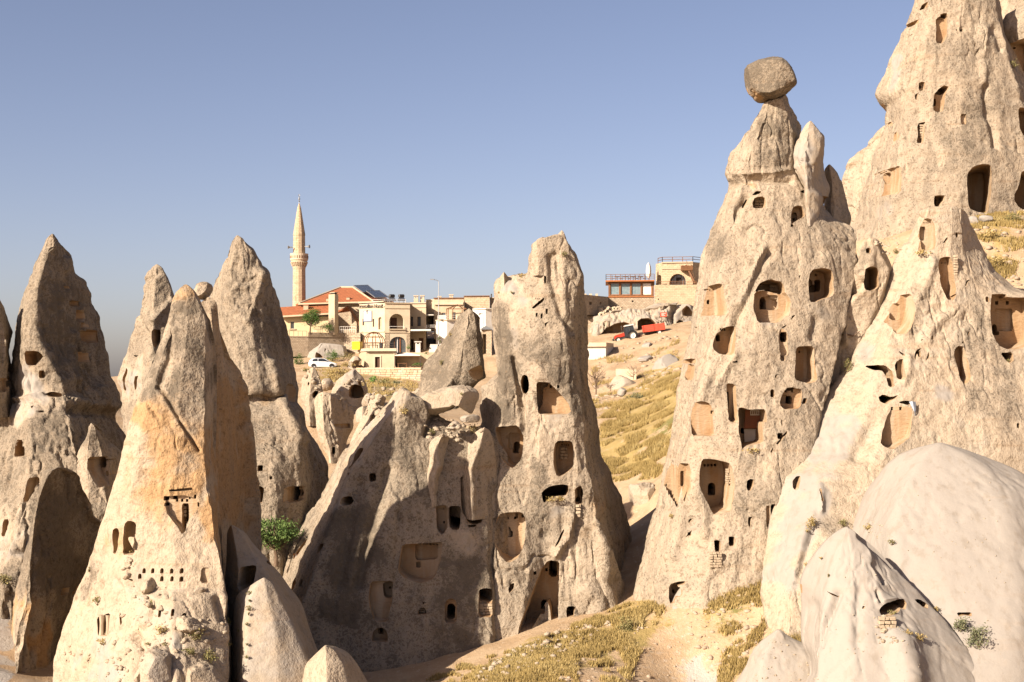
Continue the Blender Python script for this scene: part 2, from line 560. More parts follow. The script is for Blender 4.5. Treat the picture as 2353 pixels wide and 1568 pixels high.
def boolean_cut(me, cuts, solver='MANIFOLD'):
    """subtract a list of (v, f) prisms from a mesh (all in world coordinates), in batches that do not touch each other"""
    batches = []
    for v, f in cuts:
        lo, hi = v.min(0), v.max(0)
        for bt in batches:
            if all((lo > h2).any() or (hi < l2).any() for l2, h2, _, _ in bt):
                bt.append((lo, hi, v, f)); break
        else:
            batches.append([(lo, hi, v, f)])
    o = bpy.data.objects.new('tmp', me); COL.objects.link(o)
    tmp = []
    for bt in batches:
        V, Fc, n = [], [], 0
        for _, _, v, f in bt:
            V.append(v); Fc += [[i + n for i in q] for q in f]; n += len(v)
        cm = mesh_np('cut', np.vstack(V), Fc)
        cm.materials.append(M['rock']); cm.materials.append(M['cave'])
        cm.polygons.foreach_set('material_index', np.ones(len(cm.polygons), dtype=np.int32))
        co = bpy.data.objects.new('cut', cm); COL.objects.link(co)
        if tmp:
            md = tmp[0].modifiers.new('u', 'BOOLEAN'); md.operation = 'UNION'; md.object = co; md.solver = solver
            md.material_mode = 'INDEX'
        tmp.append(co)
    md = o.modifiers.new('b', 'BOOLEAN'); md.operation = 'DIFFERENCE'; md.object = tmp[0]; md.solver = solver
    md.material_mode = 'INDEX'
    dg = bpy.context.evaluated_depsgraph_get(); dg.update()
    res = bpy.data.meshes.new_from_object(o.evaluated_get(dg))
    for c in tmp + [o]:
        d = c.data; bpy.data.objects.remove(c); 
        if d.users == 0: bpy.data.meshes.remove(d)
    return res

def embellish(cuts, seed):
    """beam sockets, little windows and deeper back rooms inside the larger niches"""
    r = random.Random(seed); out = []
    for c in cuts:
        c = dict(c)
        xs = [p[0] for p in c['poly']]; ys = [p[1] for p in c['poly']]
        w, h = max(xs) - min(xs), max(ys) - min(ys)
        if .3 < c['d'] < 1.7 and w > 13 and h > 16:
            c['d'] *= r.uniform(1.15, 1.6)
            x0, y0 = min(xs), min(ys); extra = []
            k = {q: c[q] for q in ('yaw',) if q in c}
            if r.random() < .5:
                n = r.randint(2, 4); bw = w * .07
                for i in range(n):
                    bx = x0 + w * (.28 + .44 * (i + .5) / n); by = y0 + h * .16
                    extra.append(dict(poly=rect(bx - bw * .5, by - bw * .6, bx + bw * .5, by + bw * .6), d=c['d'] + 1, refine=False, **k))
            if r.random() < .55:
                ww = w * r.uniform(.14, .24); hh = ww * r.uniform(1.2, 1.9); bx = x0 + w * r.uniform(.35, .65); by = y0 + h * r.uniform(.42, .62)
                extra.append(dict(poly=arch(bx - ww / 2, by - hh / 2, bx + ww / 2, by + hh / 2, 4), d=c['d'] + r.uniform(1, 2.5), jit=.25, step=4, **k))
            if r.random() < .4:
                ww = w * r.uniform(.3, .5); bx = x0 + w * r.uniform(.3, .6); by = y0 + h * r.uniform(.3, .45)
                extra.append(dict(poly=rect(bx - ww / 2, by - h * .12, bx + ww / 2, by + h * .3), d=c['d'] + .35, jit=.5, **k))
            out.append(c); out += extra
        else:
            out.append(c)
    return out

ROCKS = {}
_BV = {}
def surf(key, vx, vy):
    """point where the sight line through (vx, vy) meets a rock"""
    if key not in _BV:
        _, v, f = ROCKS[key]
        _BV[key] = BVHTree.FromPolygons([Vector(p) for p in v], [tuple(q) for q in f.tolist()])
    h = _BV[key].ray_cast(Vector((0, 0, 0)), ray(vx, vy), 600)[0]
    return h
def rock_obj(name, vf, parent=None, label=None, cat='rock', base=(.4, 0, 0), blobs=(), cuts=(), key=None, group=None, mats=None, smooth=40):
    v, f = vf
    f = outward(v, f)
    me = mesh_np(name, v, f)
    mats = mats or (M['rock'], M['cave'])
    for m in mats: me.materials.append(m)
    bvh = BVHTree.FromPolygons([Vector(p) for p in v], [tuple(q) for q in f.tolist()]) if cuts else None
    if cuts:
        cs = []
        cuts = embellish(cuts, len(v))
        for i, s in enumerate(cuts):
            c = cutter(bvh, s, i * 31 + len(name))
            if c: cs.append(c)
        n0 = len(me.polygons)
        r = boolean_cut(me, cs)
        if len(r.polygons) > n0 * .5:
            me = r
        else:
            print('BOOLEAN FAILED', name, n0, len(r.polygons))
            me = mesh_np(name, v, f)
            for m in mats: me.materials.append(m)
    me.name = name
    base_pt = np.array((v[:, 0].mean(), v[:, 1].mean(), v[:, 2].min()))
    paint(me, (0, 0, 0), base, blobs)
    me.polygons.foreach_set('use_smooth', np.ones(len(me.polygons), dtype=bool))
    me.set_sharp_from_angle(angle=math.radians(smooth))
    if parent is None:
        me.transform(Matrix.Translation(-Vector(base_pt)))
        o = link(name, me)
        o.location = base_pt
        if label: tag(o, label, cat, group)
    else:
        o = world_part(name, me, parent)
    if key: ROCKS[key] = (o, v, f)
    return o

# ---------------------------------------------------------------- ground: one sheet out to the horizon
GP = []
def gp(Y, *pts):
    for vx, vy in pts: GP.append(W(vx, vy, Y))
gp(68, (-150, 1560), (8, 1500)); gp(78, (10, 1345)); gp(72, (110, 1600), (200, 1600)); gp(77, (160, 1540)); gp(64, (120, 1640)); gp(58, (400, 1640), (700, 1660), (1000, 1640))
gp(90, (100, 1300), (300, 1280), (-120, 1250)); gp(110, (600, 1230), (700, 1200), (740, 1160), (240, 1180), (0, 1180))
gp(68, (1090, 1568), (900, 1600)); gp(70.5, (1190, 1498)); gp(72, (1250, 1462)); gp(75, (1340, 1432)); gp(79, (1440, 1398))
gp(66, (1300, 1530), (1420, 1490)); gp(62, (1300, 1590), (1450, 1590), (1250, 1640)); gp(70, (1480, 1450))
gp(102, (1440, 1260), (1490, 1250)); gp(112, (1450, 1130), (1510, 1120)); gp(122, (1430, 1085), (1500, 1075)); gp(140, (1420, 1010), (1480, 985), (1540, 950))
gp(152, (1545, 875), (1580, 860), (1500, 925)); gp(165, (1390, 950), (1440, 930)); gp(180, (1380, 915), (1450, 900), (1540, 845)); gp(192, (1370, 880), (1450, 862), (1540, 835))
gp(203, (1370, 830), (1450, 812), (1540, 800)); gp(211, (1370, 792), (1430, 784), (1500, 768), (1560, 755)); gp(222, (1370, 770), (1480, 755), (1580, 740)); gp(245, (1400, 720), (1600, 715), (1300, 730))
gp(300, (1400, 790), (1700, 800), (800, 820), (300, 860))
gp(135, (700, 960), (780, 930), (850, 960), (870, 930)); gp(150, (720, 890), (830, 880), (900, 895)); gp(120, (760, 1060), (700, 1060)); gp(170, (760, 868), (870, 885), (940, 890))
gp(198, (690, 848), (760, 846), (830, 868), (960, 882)); gp(206, (690, 842), (770, 843), (830, 848), (940, 846), (1060, 850), (1120, 850)); gp(214, (660, 815), (760, 812), (900, 808), (1000, 800), (1120, 800)); gp(230, (660, 775), (780, 770), (900, 770), (1100, 770))
gp(140, (520, 1000), (420, 1000), (300, 980), (260, 900), (100, 930)); gp(180, (400, 950), (250, 900), (80, 900)); gp(230, (450, 900), (200, 905), (0, 910))
def gq(Y, *pts): gp(Y * .82, *pts)
gp(74.5, (1490, 1392), (1568, 1387), (1618, 1357)); gp(74, (1668, 1324), (1702, 1300), (1755, 1296)); gp(73.4, (1645, 1374), (1720, 1360)); gp(72.5, (1632, 1424)); gp(72, (1740, 1427)); gp(71, (1662, 1464)); gp(69, (1680, 1527)); gp(70, (1760, 1487)); gp(67, (1680, 1582)); gp(68.7, (1815, 1464)); gp(70, (1825, 1404)); gp(67, (1800, 1504)); gp(74, (1460, 1394)); gp(69, (1560, 1640), (1620, 1630)); gp(64, (1780, 1650))
gq(118, (2318, 506), (2380, 500)); gq(113, (2250, 560), (2320, 560)); gq(109, (2280, 630), (2380, 640)); gq(106, (2330, 690), (2420, 700)); gq(130, (2400, 480), (2100, 560)); gq(126, (1960, 545), (1900, 540)); gq(150, (2000, 520), (2300, 520)); gq(118, (2040, 545))
gq(76, (1950, 1640), (2150, 1660), (2350, 1660)); gq(66, (1850, 1640), (1950, 1660)); gq(62, (1900, 1700), (2200, 1720), (1780, 1650)); gq(88, (2100, 1450), (2300, 1400)); gp(64, (1560, 1700)); gp(66, (1470, 1620)); gp(60, (1560, 1740)); gp(62, (1850, 1530)); gq(92, (1900, 1250), (1830, 1290))
gq(97, (2200, 1000), (2302, 1022)); gq(93, (2353, 1055), (2420, 1060)); gq(55, (1800, 1700), (2200, 1750), (1500, 1750)); gq(50, (2600, 1700)); gq(45, (300, 1900), (1000, 1950), (1700, 2000)); 
GPA = np.array(GP)
def _tps_fit(P, vals, lam=.4):
    n = len(P)
    d = np.linalg.norm(P[:, None] - P[None], axis=2)
    K = d                                             # linear kernel: no wild overshoot
    A = np.zeros((n + 3, n + 3)); A[:n, :n] = -K + lam * np.eye(n); A[:n, n] = 1; A[:n, n + 1:] = P; A[n, :n] = 1; A[n + 1:, :n] = P.T
    return np.linalg.solve(A, np.concatenate((vals, np.zeros(3))))
_gw = _tps_fit(GPA[:, :2] / 10, GPA[:, 2])
def ground_z(x, y):
    x = np.asarray(x, dtype=float); y = np.asarray(y, dtype=float)
    sh = x.shape
    q = np.stack((x.ravel(), y.ravel()), 1)
    qc = np.stack((np.clip(q[:, 0], -110, 110), np.clip(q[:, 1], 40, 330)), 1) / 10
    r = np.zeros(len(q))
    for s in range(0, len(q), 20000):
        e = qc[s:s + 20000]
        d = np.linalg.norm(e[:, None] - GPA[None, :, :2] / 10, axis=2)
        r[s:s + 20000] = -d @ _gw[:len(GPA)] + _gw[len(GPA)] + e @ _gw[len(GPA) + 1:]
    far = np.hypot(np.maximum(np.abs(q[:, 0]) - 110, 0), np.maximum(q[:, 1] - 330, 0) + np.maximum(40 - q[:, 1], 0))
    k = sstep(0, 400, far)
    r = r * (1 - k) + (-55) * k - sstep(0, 90, far) * 12
    p3 = np.stack((q[:, 0], q[:, 1], 0 * q[:, 0]), 1)
    nn = .35 * fbm(p3 / 6, 3, 71) + .10 * fbm(p3 / 1.2, 3, 75) + .04 * fbm(p3 / .4, 2, 79)
    r = r + nn * (1 - .5 * k) + k * 14 * fbm(p3 / 600, 3, 88)
    return r.reshape(sh)

def grown(a0, a1, st, lim, g=1.16):
    core = np.arange(a0, a1 + st, st)
    up, dn, s = [core[-1]], [core[0]], st
    while up[-1] < lim: s *= g; up.append(up[-1] + s)
    s = st
    while dn[-1] > -lim: s *= g; dn.append(dn[-1] - s)
    return np.concatenate((dn[:0:-1], core, up[1:]))
gx = grown(-60, 60, .5, 9000); gy = grown(48, 235, .55, 9000)
GX, GY = np.meshgrid(gx, gy)
GZ = ground_z(GX, GY)
gv = np.stack((GX.ravel(), GY.ravel(), GZ.ravel()), 1)
nx_, ny_ = len(gx), len(gy)
ii = (np.arange(ny_ - 1)[:, None] * nx_ + np.arange(nx_ - 1)).ravel()
gf = np.stack((ii, ii + 1, ii + nx_ + 1, ii + nx_), 1)

def make_ground_mat():
    t = NT('dry_ground')
    p = t.pos()
    big = t.noise(p, .09, 4, .6); mid = t.noise(p, .5, 4, .6); fine = t.noise(p, 3.5, 4, .7); gr = t.noise(p, 11, 3, .7)
    g = t.sep(t.attr('rk').outputs['Color'])[1]
    dirt = t.mix((.40, .29, .18), (.33, .225, .13), t.ss(mid, .35, .65))
    dirt = t.mix(dirt, (.48, .385, .28), t.ss(fine, .55, .75))
    grass = t.mix((.33, .235, .095), (.27, .20, .075), t.ss(mid, .4, .65))
    grass = t.mix(grass, (.15, .135, .045), t.ss(t.m('ADD', big, t.m('MULTIPLY', fine, .35)), .72, .86))
    g0 = t.sep(t.attr('rk').outputs['Color'])[0]
    dirt = t.mix(dirt, (.35, .31, .262), t.ss(t.m('ADD', g0, t.m('MULTIPLY', t.m('SUBTRACT', fine, .5), .35)), .4, .6))
    c = t.mix(dirt, grass, t.ss(t.m('ADD', g, t.m('MULTIPLY', t.m('SUBTRACT', fine, .5), 1.2)), .3, .7))
    h = t.m('ADD', t.m('MULTIPLY', fine, .6), t.m('MULTIPLY', gr, .4))
    return t.done(c, t.bump(h, .6, .25))
M['ground'] = make_ground_mat()
def in_poly(q, poly):
    x, y = q[:, 0], q[:, 1]; ins = np.zeros(len(q), dtype=bool)
    n = len(poly)
    for i in range(n):
        (x1, y1), (x2, y2) = poly[i], poly[(i + 1) % n]
        c = ((y1 > y) != (y2 > y)) & (x < (x2 - x1) * (y - y1) / (y2 - y1 + 1e-9) + x1)
        ins ^= c
    return ins
PALE = [[p[:2] for p in R2((-100, 1020), (20, 985), (150, 960), (165, 1130), (215, 1250), (295, 1330), (265, 1450), (240, 1640), (-400, 1640), (-330, 1440), (-215, 1230), (-160, 1130))],
        [p[:2] for p in R2((700, 1112), (640, 1200), (560, 1270), (500, 1340), (430, 1470), (340, 1640), (1100, 1640), (950, 1320), (822, 1300), (760, 1335), (650, 1335), (690, 1230))]]
gme = mesh_np('ground', gv, gf, True)
paint(gme, (0, 0, 0), (0, .1, 0), [
    (1, [(1420, 1040), (1540, 900)], 90, 1.0), (1, [(1250, 1530), (1400, 1450), (1500, 1430)], 75, .8), (1, [(1100, 1560)], 70, .3), (1, [(1640, 1420), (1740, 1330)], 70, .5), (1, [(1680, 1520)], 60, .5), (1, [(1820, 1430)], 40, .9),
    (0, [(10, 1420), (10, 1560)], 40, 1.0), (0, [(1640, 1560), (1570, 1560)], 40, .8),
    (1, [(20, 1330)], 45, .9), (1, [(2300, 520)], 60, .8), (1, [(2290, 600)], 40, .6), (1, [(2290, 1020)], 70, .8), (1, [(780, 870), (900, 890)], 45, .7), (1, [(760, 850)], 30, .5)])
_qa = proj(gv); _wb = np.stack((fbm(gv / .9, 3, 31), fbm(gv / .9, 3, 32)), 1) * 9
_pm = np.zeros(len(gv), dtype=np.float32)
for _pl in PALE: _pm = np.maximum(_pm, in_poly(_qa + _wb, _pl).astype(np.float32))
_pm *= .42 * (gv[:, 1] < 90)
_cl = np.empty(len(gv) * 4, dtype=np.float32); gme.attributes['rk'].data.foreach_get('color', _cl); _cl = _cl.reshape(-1, 4)
_cl[:, 0] = np.maximum(_cl[:, 0], _pm); _cl[:, 1] *= (1 - _pm); gme.attributes['rk'].data.foreach_set('color', _cl.ravel())
ground = link('ground', gme, None, (M['ground'],)); tag(ground, 'dry tawny valley floor of grass, dust and pale tuff', kind='structure')

def cut(poly, d, **k):
    return dict(poly=poly, d=d, **k)
def sq(T, x0, y0, x1, y1, d, **k):
    return cut(T(*rect(x0, y0, x1, y1)), d, **k)
def holes(T, d, *cs, w=8, h=9, **k):
    return [cut(T(*rect(x - w, y - h, x + w, y + h)), d, refine=False, **k) for x, y in cs]

# ---------------------------------------------------------------- left foreground cone
cone_a = empty('cone_rock', tuple(W(330, 1600, 63)), 'tall ochre cone rock with carved dovecote holes, left foreground', 'rock')
A_cols = [
    L1((1215, 450, .1), (1190, 500, -.1), (1150, 640, -.3), (1095, 800, -.5), (1040, 960, -.7), (985, 1090, -.8), (930, 1260, -.9), (885, 1430, -.9), (850, 1568, -.8)) +
    L2((820, 130, -.7), (750, 320, -.4), (690, 520, 0), (640, 680, .4), (580, 850, .8), (510, 980, 1.1), (460, 1120, 1.3), (420, 1280, 1.4), (375, 1420, 1.4), (370, 1600, 1.4)),
    L1((1240, 415, .1), (1210, 520, -.2), (1165, 700, -.7), (1110, 900, -1.1), (1050, 1100, -1.4), (1000, 1300, -1.6), (960, 1500, -1.8)) +
    L2((930, 100, -1.9), (880, 400, -2), (860, 700, -2.2), (850, 940, -2.7), (830, 1100, -3.2), (800, 1300, -4), (780, 1600, -5.2)),
    L1((1280, 397, 0), (1290, 500, -.2), (1290, 700, -.7), (1270, 900, -1.1), (1240, 1200, -1.6), (1220, 1500, -1.9)) +
    L2((1220, 200, -2.3), (1200, 600, -2.9), (1200, 900, -3.4), (1195, 945, -3.5), (1190, 985, -4.7), (1190, 1150, -5.2), (1200, 1300, -5.8), (1220, 1600, -7.5)),
    L1((1325, 425, 0), (1360, 500, 0), (1415, 590, -.1), (1427, 700, -.2), (1424, 900, -.5), (1422, 1100, -.9), (1420, 1300, -1.2), (1425, 1568, -1.6)) +
    L2((1437, 130, -1.9), (1468, 340, -2.3), (1495, 520, -2.6), (1525, 730, -3), (1550, 940, -3.3), (1565, 1100, -3.8), (1575, 1280, -4.3), (1560, 1600, -5)),
    L1((1345, 440, .7), (1440, 640, 1.3), (1470, 800, 1.6), (1480, 1000, 1.8), (1490, 1568, 2.1)) + L2((1510, 100, 2.3), (1560, 900, 2.4), (1590, 1200, 2.4), (1600, 1600, 2.4))]
A_cuts = [
    cut(L2((1125, 285), (1250, 272), (1345, 300), (1368, 365), (1290, 470), (1262, 555), (1232, 500), (1140, 400)), .32),
    sq(L2, 1126, 284, 1160, 316, 1.2), sq(L2, 1184, 284, 1218, 310, .9), sq(L2, 1335, 274, 1353, 303, .9), sq(L2, 1356, 328, 1374, 360, .9), sq(L2, 1132, 330, 1160, 356, .8), sq(L2, 1296, 288, 1310, 308, .7),
    cut(L2((1240, 335), (1292, 335), (1288, 520), (1262, 548), (1240, 500)), .9),
    cut(L2(*arch(840, 450, 942, 690)), .7, yaw=.15), cut(L2(*arch(878, 458, 942, 560)), 5, yaw=.1), sq(L2, 855, 585, 900, 650, 1.6),
    cut(L2((765, 505), (826, 500), (826, 640), (800, 690), (762, 680)), .45, yaw=.25),
    cut(L2((622, 1137), (772, 1080), (776, 1240), (660, 1250)), 1.7, yaw=.1),
    cut(L2((1380, 778), (1445, 775), (1440, 890), (1380, 880)), .2),
    cut(L2((1160, 240), (1320, 226), (1330, 245), (1170, 256)), .4),
    cut(L2(*arch(1090, 1062, 1114, 1118)), .6), cut(L2(*arch(1178, 1062, 1202, 1112)), .6), cut(L2(*arch(1255, 1090, 1284, 1112)), .8),
    cut(L2((820, 1085), (850, 1150), (840, 1175), (815, 1120)), .7),
    cut(L2((870, 852), (918, 858), (916, 876)), .8),
] + [cut(L2(*arch(x - 12, y - 20, x + 14, y + 18, 4)), .45, jit=.2, step=5, yaw=.1) for x, y in
     ((993, 800), (1052, 800), (1115, 800), (1182, 802), (1252, 800), (962, 838), (1115, 855), (1185, 855), (1250, 857))]
rock_obj('cone', loft(A_cols, 65, seed=1, amp=.65, back=.22, marks=[
    (L1((1085, 1095), (1150, 1190), (1230, 1320), (1330, 1470), (1370, 1530)), 3.2, -.38), (L1((1170, 740), (1165, 900), (1100, 1060)), 5, -.25),
    (L2((800, 860), (840, 960), (800, 1060)), 6, -.25), (L2((1010, 980), (1050, 1060), (1000, 1180)), 5, -.2), (L2((1500, 1000), (1540, 1130)), 8, -.5),
    (L2((930, 1250), (980, 1350), (960, 1500)), 8, -.5), (L2((700, 900), (620, 1060)), 6, -.25)]),
    cone_a, base=(.2, .12, .34), cuts=A_cuts, blobs=[
    (0, L1((1290, 620), (1300, 1000)), 100, .7), (0, L1((1340, 1100), (1400, 1250)), 40, .35), (2, L1((1280, 430)), 40, .4), (0, L1((1290, 540)), 30, .4),
    (2, L1((1150, 1400)) + L2((1150, 200)), 120, .5), (0, L2((700, 640), (560, 960)), 34, .45), (0, L1((1090, 900), (1000, 1150)), 25, .5),
    (2, L2((1500, 500), (1620, 300)), 60, .7), (1, L2((900, 800), (1200, 1200)), 70, .35), (1, L2((600, 1500), (1100, 1500)), 90, .6), (2, L2((800, 600)), 40, .4)], key='A')
twin = [
    L1((1365, 515, .5), (1380, 600, 1), (1390, 800, 1), (1390, 1568, 1)) + L2((1400, 1100, 1)),
    L1((1440, 482, 0), (1450, 600, -.3), (1462, 740, -.3), (1468, 900, -.4), (1475, 1568, -.6)) + L2((1500, 500, -.9), (1500, 1100, -1)),
    L1((1485, 492, 0), (1507, 560, .1), (1508, 640, .3), (1515, 720, .6), (1535, 900, 1.0), (1570, 1100, 1.3), (1585, 1568, 1.5)) + L2((1590, 500, 1.5), (1600, 1100, 1.5)),
    L1((1500, 520, 1), (1513, 620, 1.3), (1532, 720, 1.9), (1566, 900, 2.8), (1610, 1000, 3.3), (1645, 1110, 3.7), (1650, 1200, 3.9), (1660, 1350, 4.2), (1675, 1500, 4.4)) +
    L2((1680, 100, 4.6), (1686, 300, 4.8), (1682, 480, 5), (1690, 700, 5), (1700, 1100, 5))]
rock_obj('shoulder', loft(twin, 68.6, seed=2, amp=.7, res=2.2), cone_a, base=(.4, 0, .5), blobs=[(2, L1((1560, 1200)) + L2((1600, 300)), 60, .7), (0, L1((1450, 560)), 30, .3)])
rock_obj('perched_boulder', pillow(L1((1345, 440), (1360, 395), (1405, 372), (1450, 388), (1467, 415), (1440, 470), (1410, 495), (1370, 502), (1350, 470)), 69.4, 2.4, seed=3, amp=1.1),
         label='small knobbly boulder perched behind the ochre cone tip', cat='boulder', base=(.5, 0, .4))

# ---------------------------------------------------------------- dark slab at the left edge
B_cols = [
    L2((330, 112, .3), (300, 160, .5), (265, 250, .8), (240, 380, 1), (215, 520, 1.2), (195, 620, 1.3), (150, 750, 1.5), (100, 900, 1.6), (85, 960, 1.7), (80, 1150, 1.8), (85, 1350, 1.9), (95, 1600, 2)),
    L2((350, 105, 0), (300, 210, -.1), (255, 330, -.2), (232, 500, -.4), (220, 620, -.5), (205, 750, -.7), (188, 900, -.9), (193, 1000, -1), (188, 1060, -1.1), (155, 1150, -1.2), (132, 1240, -1.3), (115, 1400, -1.4), (100, 1600, -1.5)),
    L2((395, 93, .5), (380, 250, 1), (380, 600, 1.1), (380, 900, 1), (350, 1200, 1), (330, 1600, 1)),
    L2((440, 112, 2), (490, 150, 2.6), (540, 250, 3.2), (590, 370, 4), (600, 430, 4.3), (650, 480, 5), (680, 560, 5.4), (600, 900, 5.6), (470, 1250, 5.6), (420, 1600, 5.6))]
rock_obj('slab_rock', loft(B_cols, 73, res=1.9, seed=4, amp=.8, su=1, flute=1.5), label='dark shaded slab of rock leaning at the left edge', cat='rock', base=(.75, 0, .15),
         cuts=[sq(L2, 436, 915, 475, 965, .5, yaw=.9), sq(L2, 512, 905, 535, 970, .8, yaw=.9)],
         blobs=[(0, L2((350, 400), (400, 800)), 70, .5), (0, L2((200, 1400), (200, 1100)), 60, -.55), (2, L2((140, 1000), (250, 1300)), 60, .7)])

# ---------------------------------------------------------------- big left cone and its neighbours
C_cols = [
    L1((318, 70, .5), (300, 100, .8), (250, 200, 1.4), (215, 290, 1.8), (180, 380, 2.2), (150, 480, 2.6), (130, 580, 2.8), (120, 700, 3), (116, 770, 3), (100, 900, 3), (60, 1000, 3), (20, 1100, 3), (0, 1180, 3), (-80, 1300, 3), (-220, 1568, 3)) + L2((-300, 900, 2)),
    L1((338, 50, .1), (290, 180, -.1), (235, 350, -.3), (195, 500, -.6), (185, 700, -1), (180, 850, -1.2), (182, 960, -1.1), (190, 1120, -1.2), (200, 1180, -1.5), (215, 1260, -2.6), (220, 1400, -3.4), (210, 1568, -4.2)) + L2((160, 300, -5.2), (60, 700, -6.8), (0, 900, -8)),
    L1((362, 45, 0), (385, 105, 0), (375, 135, -.2), (335, 160, -.3), (310, 250, -.5), (288, 320, -.7), (262, 400, -.9), (248, 500, -1.1), (245, 600, -1.2), (248, 700, -1.3), (265, 800, -1.4), (330, 900, -1.5), (385, 1000, -1.4), (430, 1080, -1.3), (440, 1160, -1.4), (450, 1210, -2.2), (470, 1300, -2.8), (500, 1450, -3.4), (530, 1568, -4)) + L2((560, 400, -5.4), (560, 900, -6)),
    L1((385, 70, .5), (410, 150, .7), (420, 300, 1.0), (430, 450, 1.0), (440, 600, 1.1), (450, 800, 1.2), (510, 950, 1.4), (560, 1080, 1.6), (620, 1180, 1.6), (600, 1260, 1), (640, 1350, 1), (680, 1568, .5)) + L2((700, 900, 0)),
    L1((395, 75, 1), (425, 115, 1.4), (470, 180, 2.4), (495, 225, 2.8), (520, 310, 3.2), (560, 350, 3.6), (582, 370, 4), (612, 420, 4.4), (625, 520, 4.8), (660, 600, 5.2), (690, 690, 5.4), (720, 780, 5.7), (745, 880, 5.9), (762, 960, 6), (766, 1020, 6), (800, 1070, 6), (826, 1130, 6), (852, 1220, 5.8), (815, 1265, 5.2), (800, 1300, 5), (828, 1370, 5.5), (870, 1440, 6), (880, 1480, 6), (880, 1568, 6)) + L2((900, 900, 6))]
C_cuts = [
    cut(L1((158, 852), (250, 848), (305, 885), (275, 922), (240, 955), (170, 955)), 1.1, yaw=.1), cut(L1((180, 950), (182, 905), (205, 885), (228, 900), (236, 950)), 3, yaw=.15),
    sq(L1, 265, 985, 312, 1040, .6), sq(L1, 85, 1463, 172, 1583, 1.3, yaw=.1), sq(L1, 140, 1510, 172, 1580, 3),
    sq(L1, 455, 405, 474, 424, 2, yaw=.7), sq(L1, 568, 658, 602, 692, 2, yaw=.7), sq(L1, 585, 705, 660, 800, .7, yaw=.7), sq(L1, 560, 858, 602, 930, 1.5, yaw=.7), sq(L1, 535, 570, 590, 650, .7, yaw=.7), sq(L1, 490, 505, 552, 545, .5, yaw=.7),
    cut(L2((190, 160), (230, 150), (265, 162), (240, 240), (215, 330), (178, 320)), .6, yaw=.2), cut(L2((12, 445), (60, 440), (80, 455), (60, 520), (45, 565), (0, 565)), .6, yaw=.1),
    cut(L1((300, 1150), (350, 1130), (420, 1140), (430, 1170), (360, 1172)), .7), cut(L1((205, 1235), (225, 1225), (230, 1250)), .5), cut(L1((262, 1262), (300, 1262), (300, 1276), (268, 1276)), .5)]
rock_obj('cone_rock', loft(C_cols, 85, seed=5, amp=1.0, flute=1.7, marks=[
    (L1((500, 740), (500, 900), (530, 1060)), 6, .55), (L1((460, 220), (450, 290)), 6, .45), (L1((680, 1130), (700, 1190)), 10, .7), (L1((450, 960), (480, 1040)), 12, .5),
    (L1((470, 1200), (650, 1230), (790, 1240)), 7, .35), (L1((480, 1260), (800, 1290)), 8, -.6), (L1((0, 1190), (200, 1185), (300, 1165)), 4, .35)]),
    label='biggest far left cone rock, its right flank dark and pitted', cat='rock', base=(.7, .05, .08), cuts=C_cuts, blobs=[
    (0, L1((400, 500), (480, 900)), 60, .3), (1, L1((60, 1250), (250, 1230)), 45, .7), (1, L1((210, 1060), (180, 980), (300, 1090)), 30, .9), (2, L1((200, 980)), 25, .6), (0, L1((200, 1000), (300, 1100)), 40, -.5), (0, L1((60, 1250), (200, 1230)), 40, -.5),
    (2, L1((650, 1250), (780, 1260)), 26, .5), (1, L2((100, 50)), 60, .4), (1, L2((60, 600)), 90, .5), (0, L2((60, 600)), 90, -.3), (0, L1((300, 1400)), 60, .25)], key='C')
rock_obj('cone_rock', loft([
    L1((590, 1440, .8), (550, 1500, 1), (515, 1568, 1.2)) + L2((465, 110, 1.5), (430, 250, 2), (400, 700, 2)),
    L1((630, 1352, 0), (605, 1460, -.2), (590, 1568, -.4)) + L2((585, 100, -.6), (600, 300, -1), (640, 480, -1.3), (640, 900, -1.5)),
    L1((648, 1356, 0), (678, 1430, 0), (715, 1568, 0)) + L2((722, 40, -.2), (738, 250, -.5), (745, 330, -.6), (740, 600, -.8), (740, 900, -.9)),
    L1((660, 1372, 1.2), (720, 1440, 1.8), (790, 1510, 2.4), (850, 1568, 2.8)) + L2((860, 60, 3), (850, 300, 3), (800, 900, 3))], 80, seed=6, amp=.7),
    label='small pointed cone with a carved window, between slab and ochre cone', cat='rock', base=(.5, 0, 0),
    cuts=[cut(L2((610, 12), (712, 5), (716, 60), (735, 180), (720, 220), (690, 230), (660, 180), (622, 110)), .9, yaw=.25), sq(L2, 620, 22, 668, 98, 2.5, yaw=.2), cut(L2((525, 60), (545, 40), (538, 66)), .8)],
    blobs=[(0, L1((650, 1450)), 40, .2)])
rock_obj('cone_rock', loft([
    L1((-160, 440, 1), (-200, 700, 2), (-200, 1300, 3)), L1((-60, 430, 0), (-50, 700, -.5), (-40, 1000, -1), (-20, 1300, -1.5)), L1((-30, 440, 0), (0, 560, 0), (40, 680, .2), (60, 780, 0), (50, 1000, 0), (60, 1300, 0)),
    L1((-20, 445, 1), (0, 470, 1.2), (35, 560, 2), (75, 650, 2.5), (108, 730, 3), (95, 780, 3), (80, 860, 3), (85, 1000, 3), (100, 1300, 3))], 84, seed=7, amp=.9),
    label='cone rock half cut off by the left edge of the picture', cat='rock', base=(.5, 0, .2), cuts=[cut(L1(*arch(45, 915, 85, 1000)), 2.5), cut(L1((-20, 1040), (38, 1030), (30, 1140), (-20, 1140)), .7), cut(L1((62, 1025), (130, 1020), (128, 1105), (70, 1100)), .35)],
    blobs=[(1, L1((40, 1080)), 35, .7)])
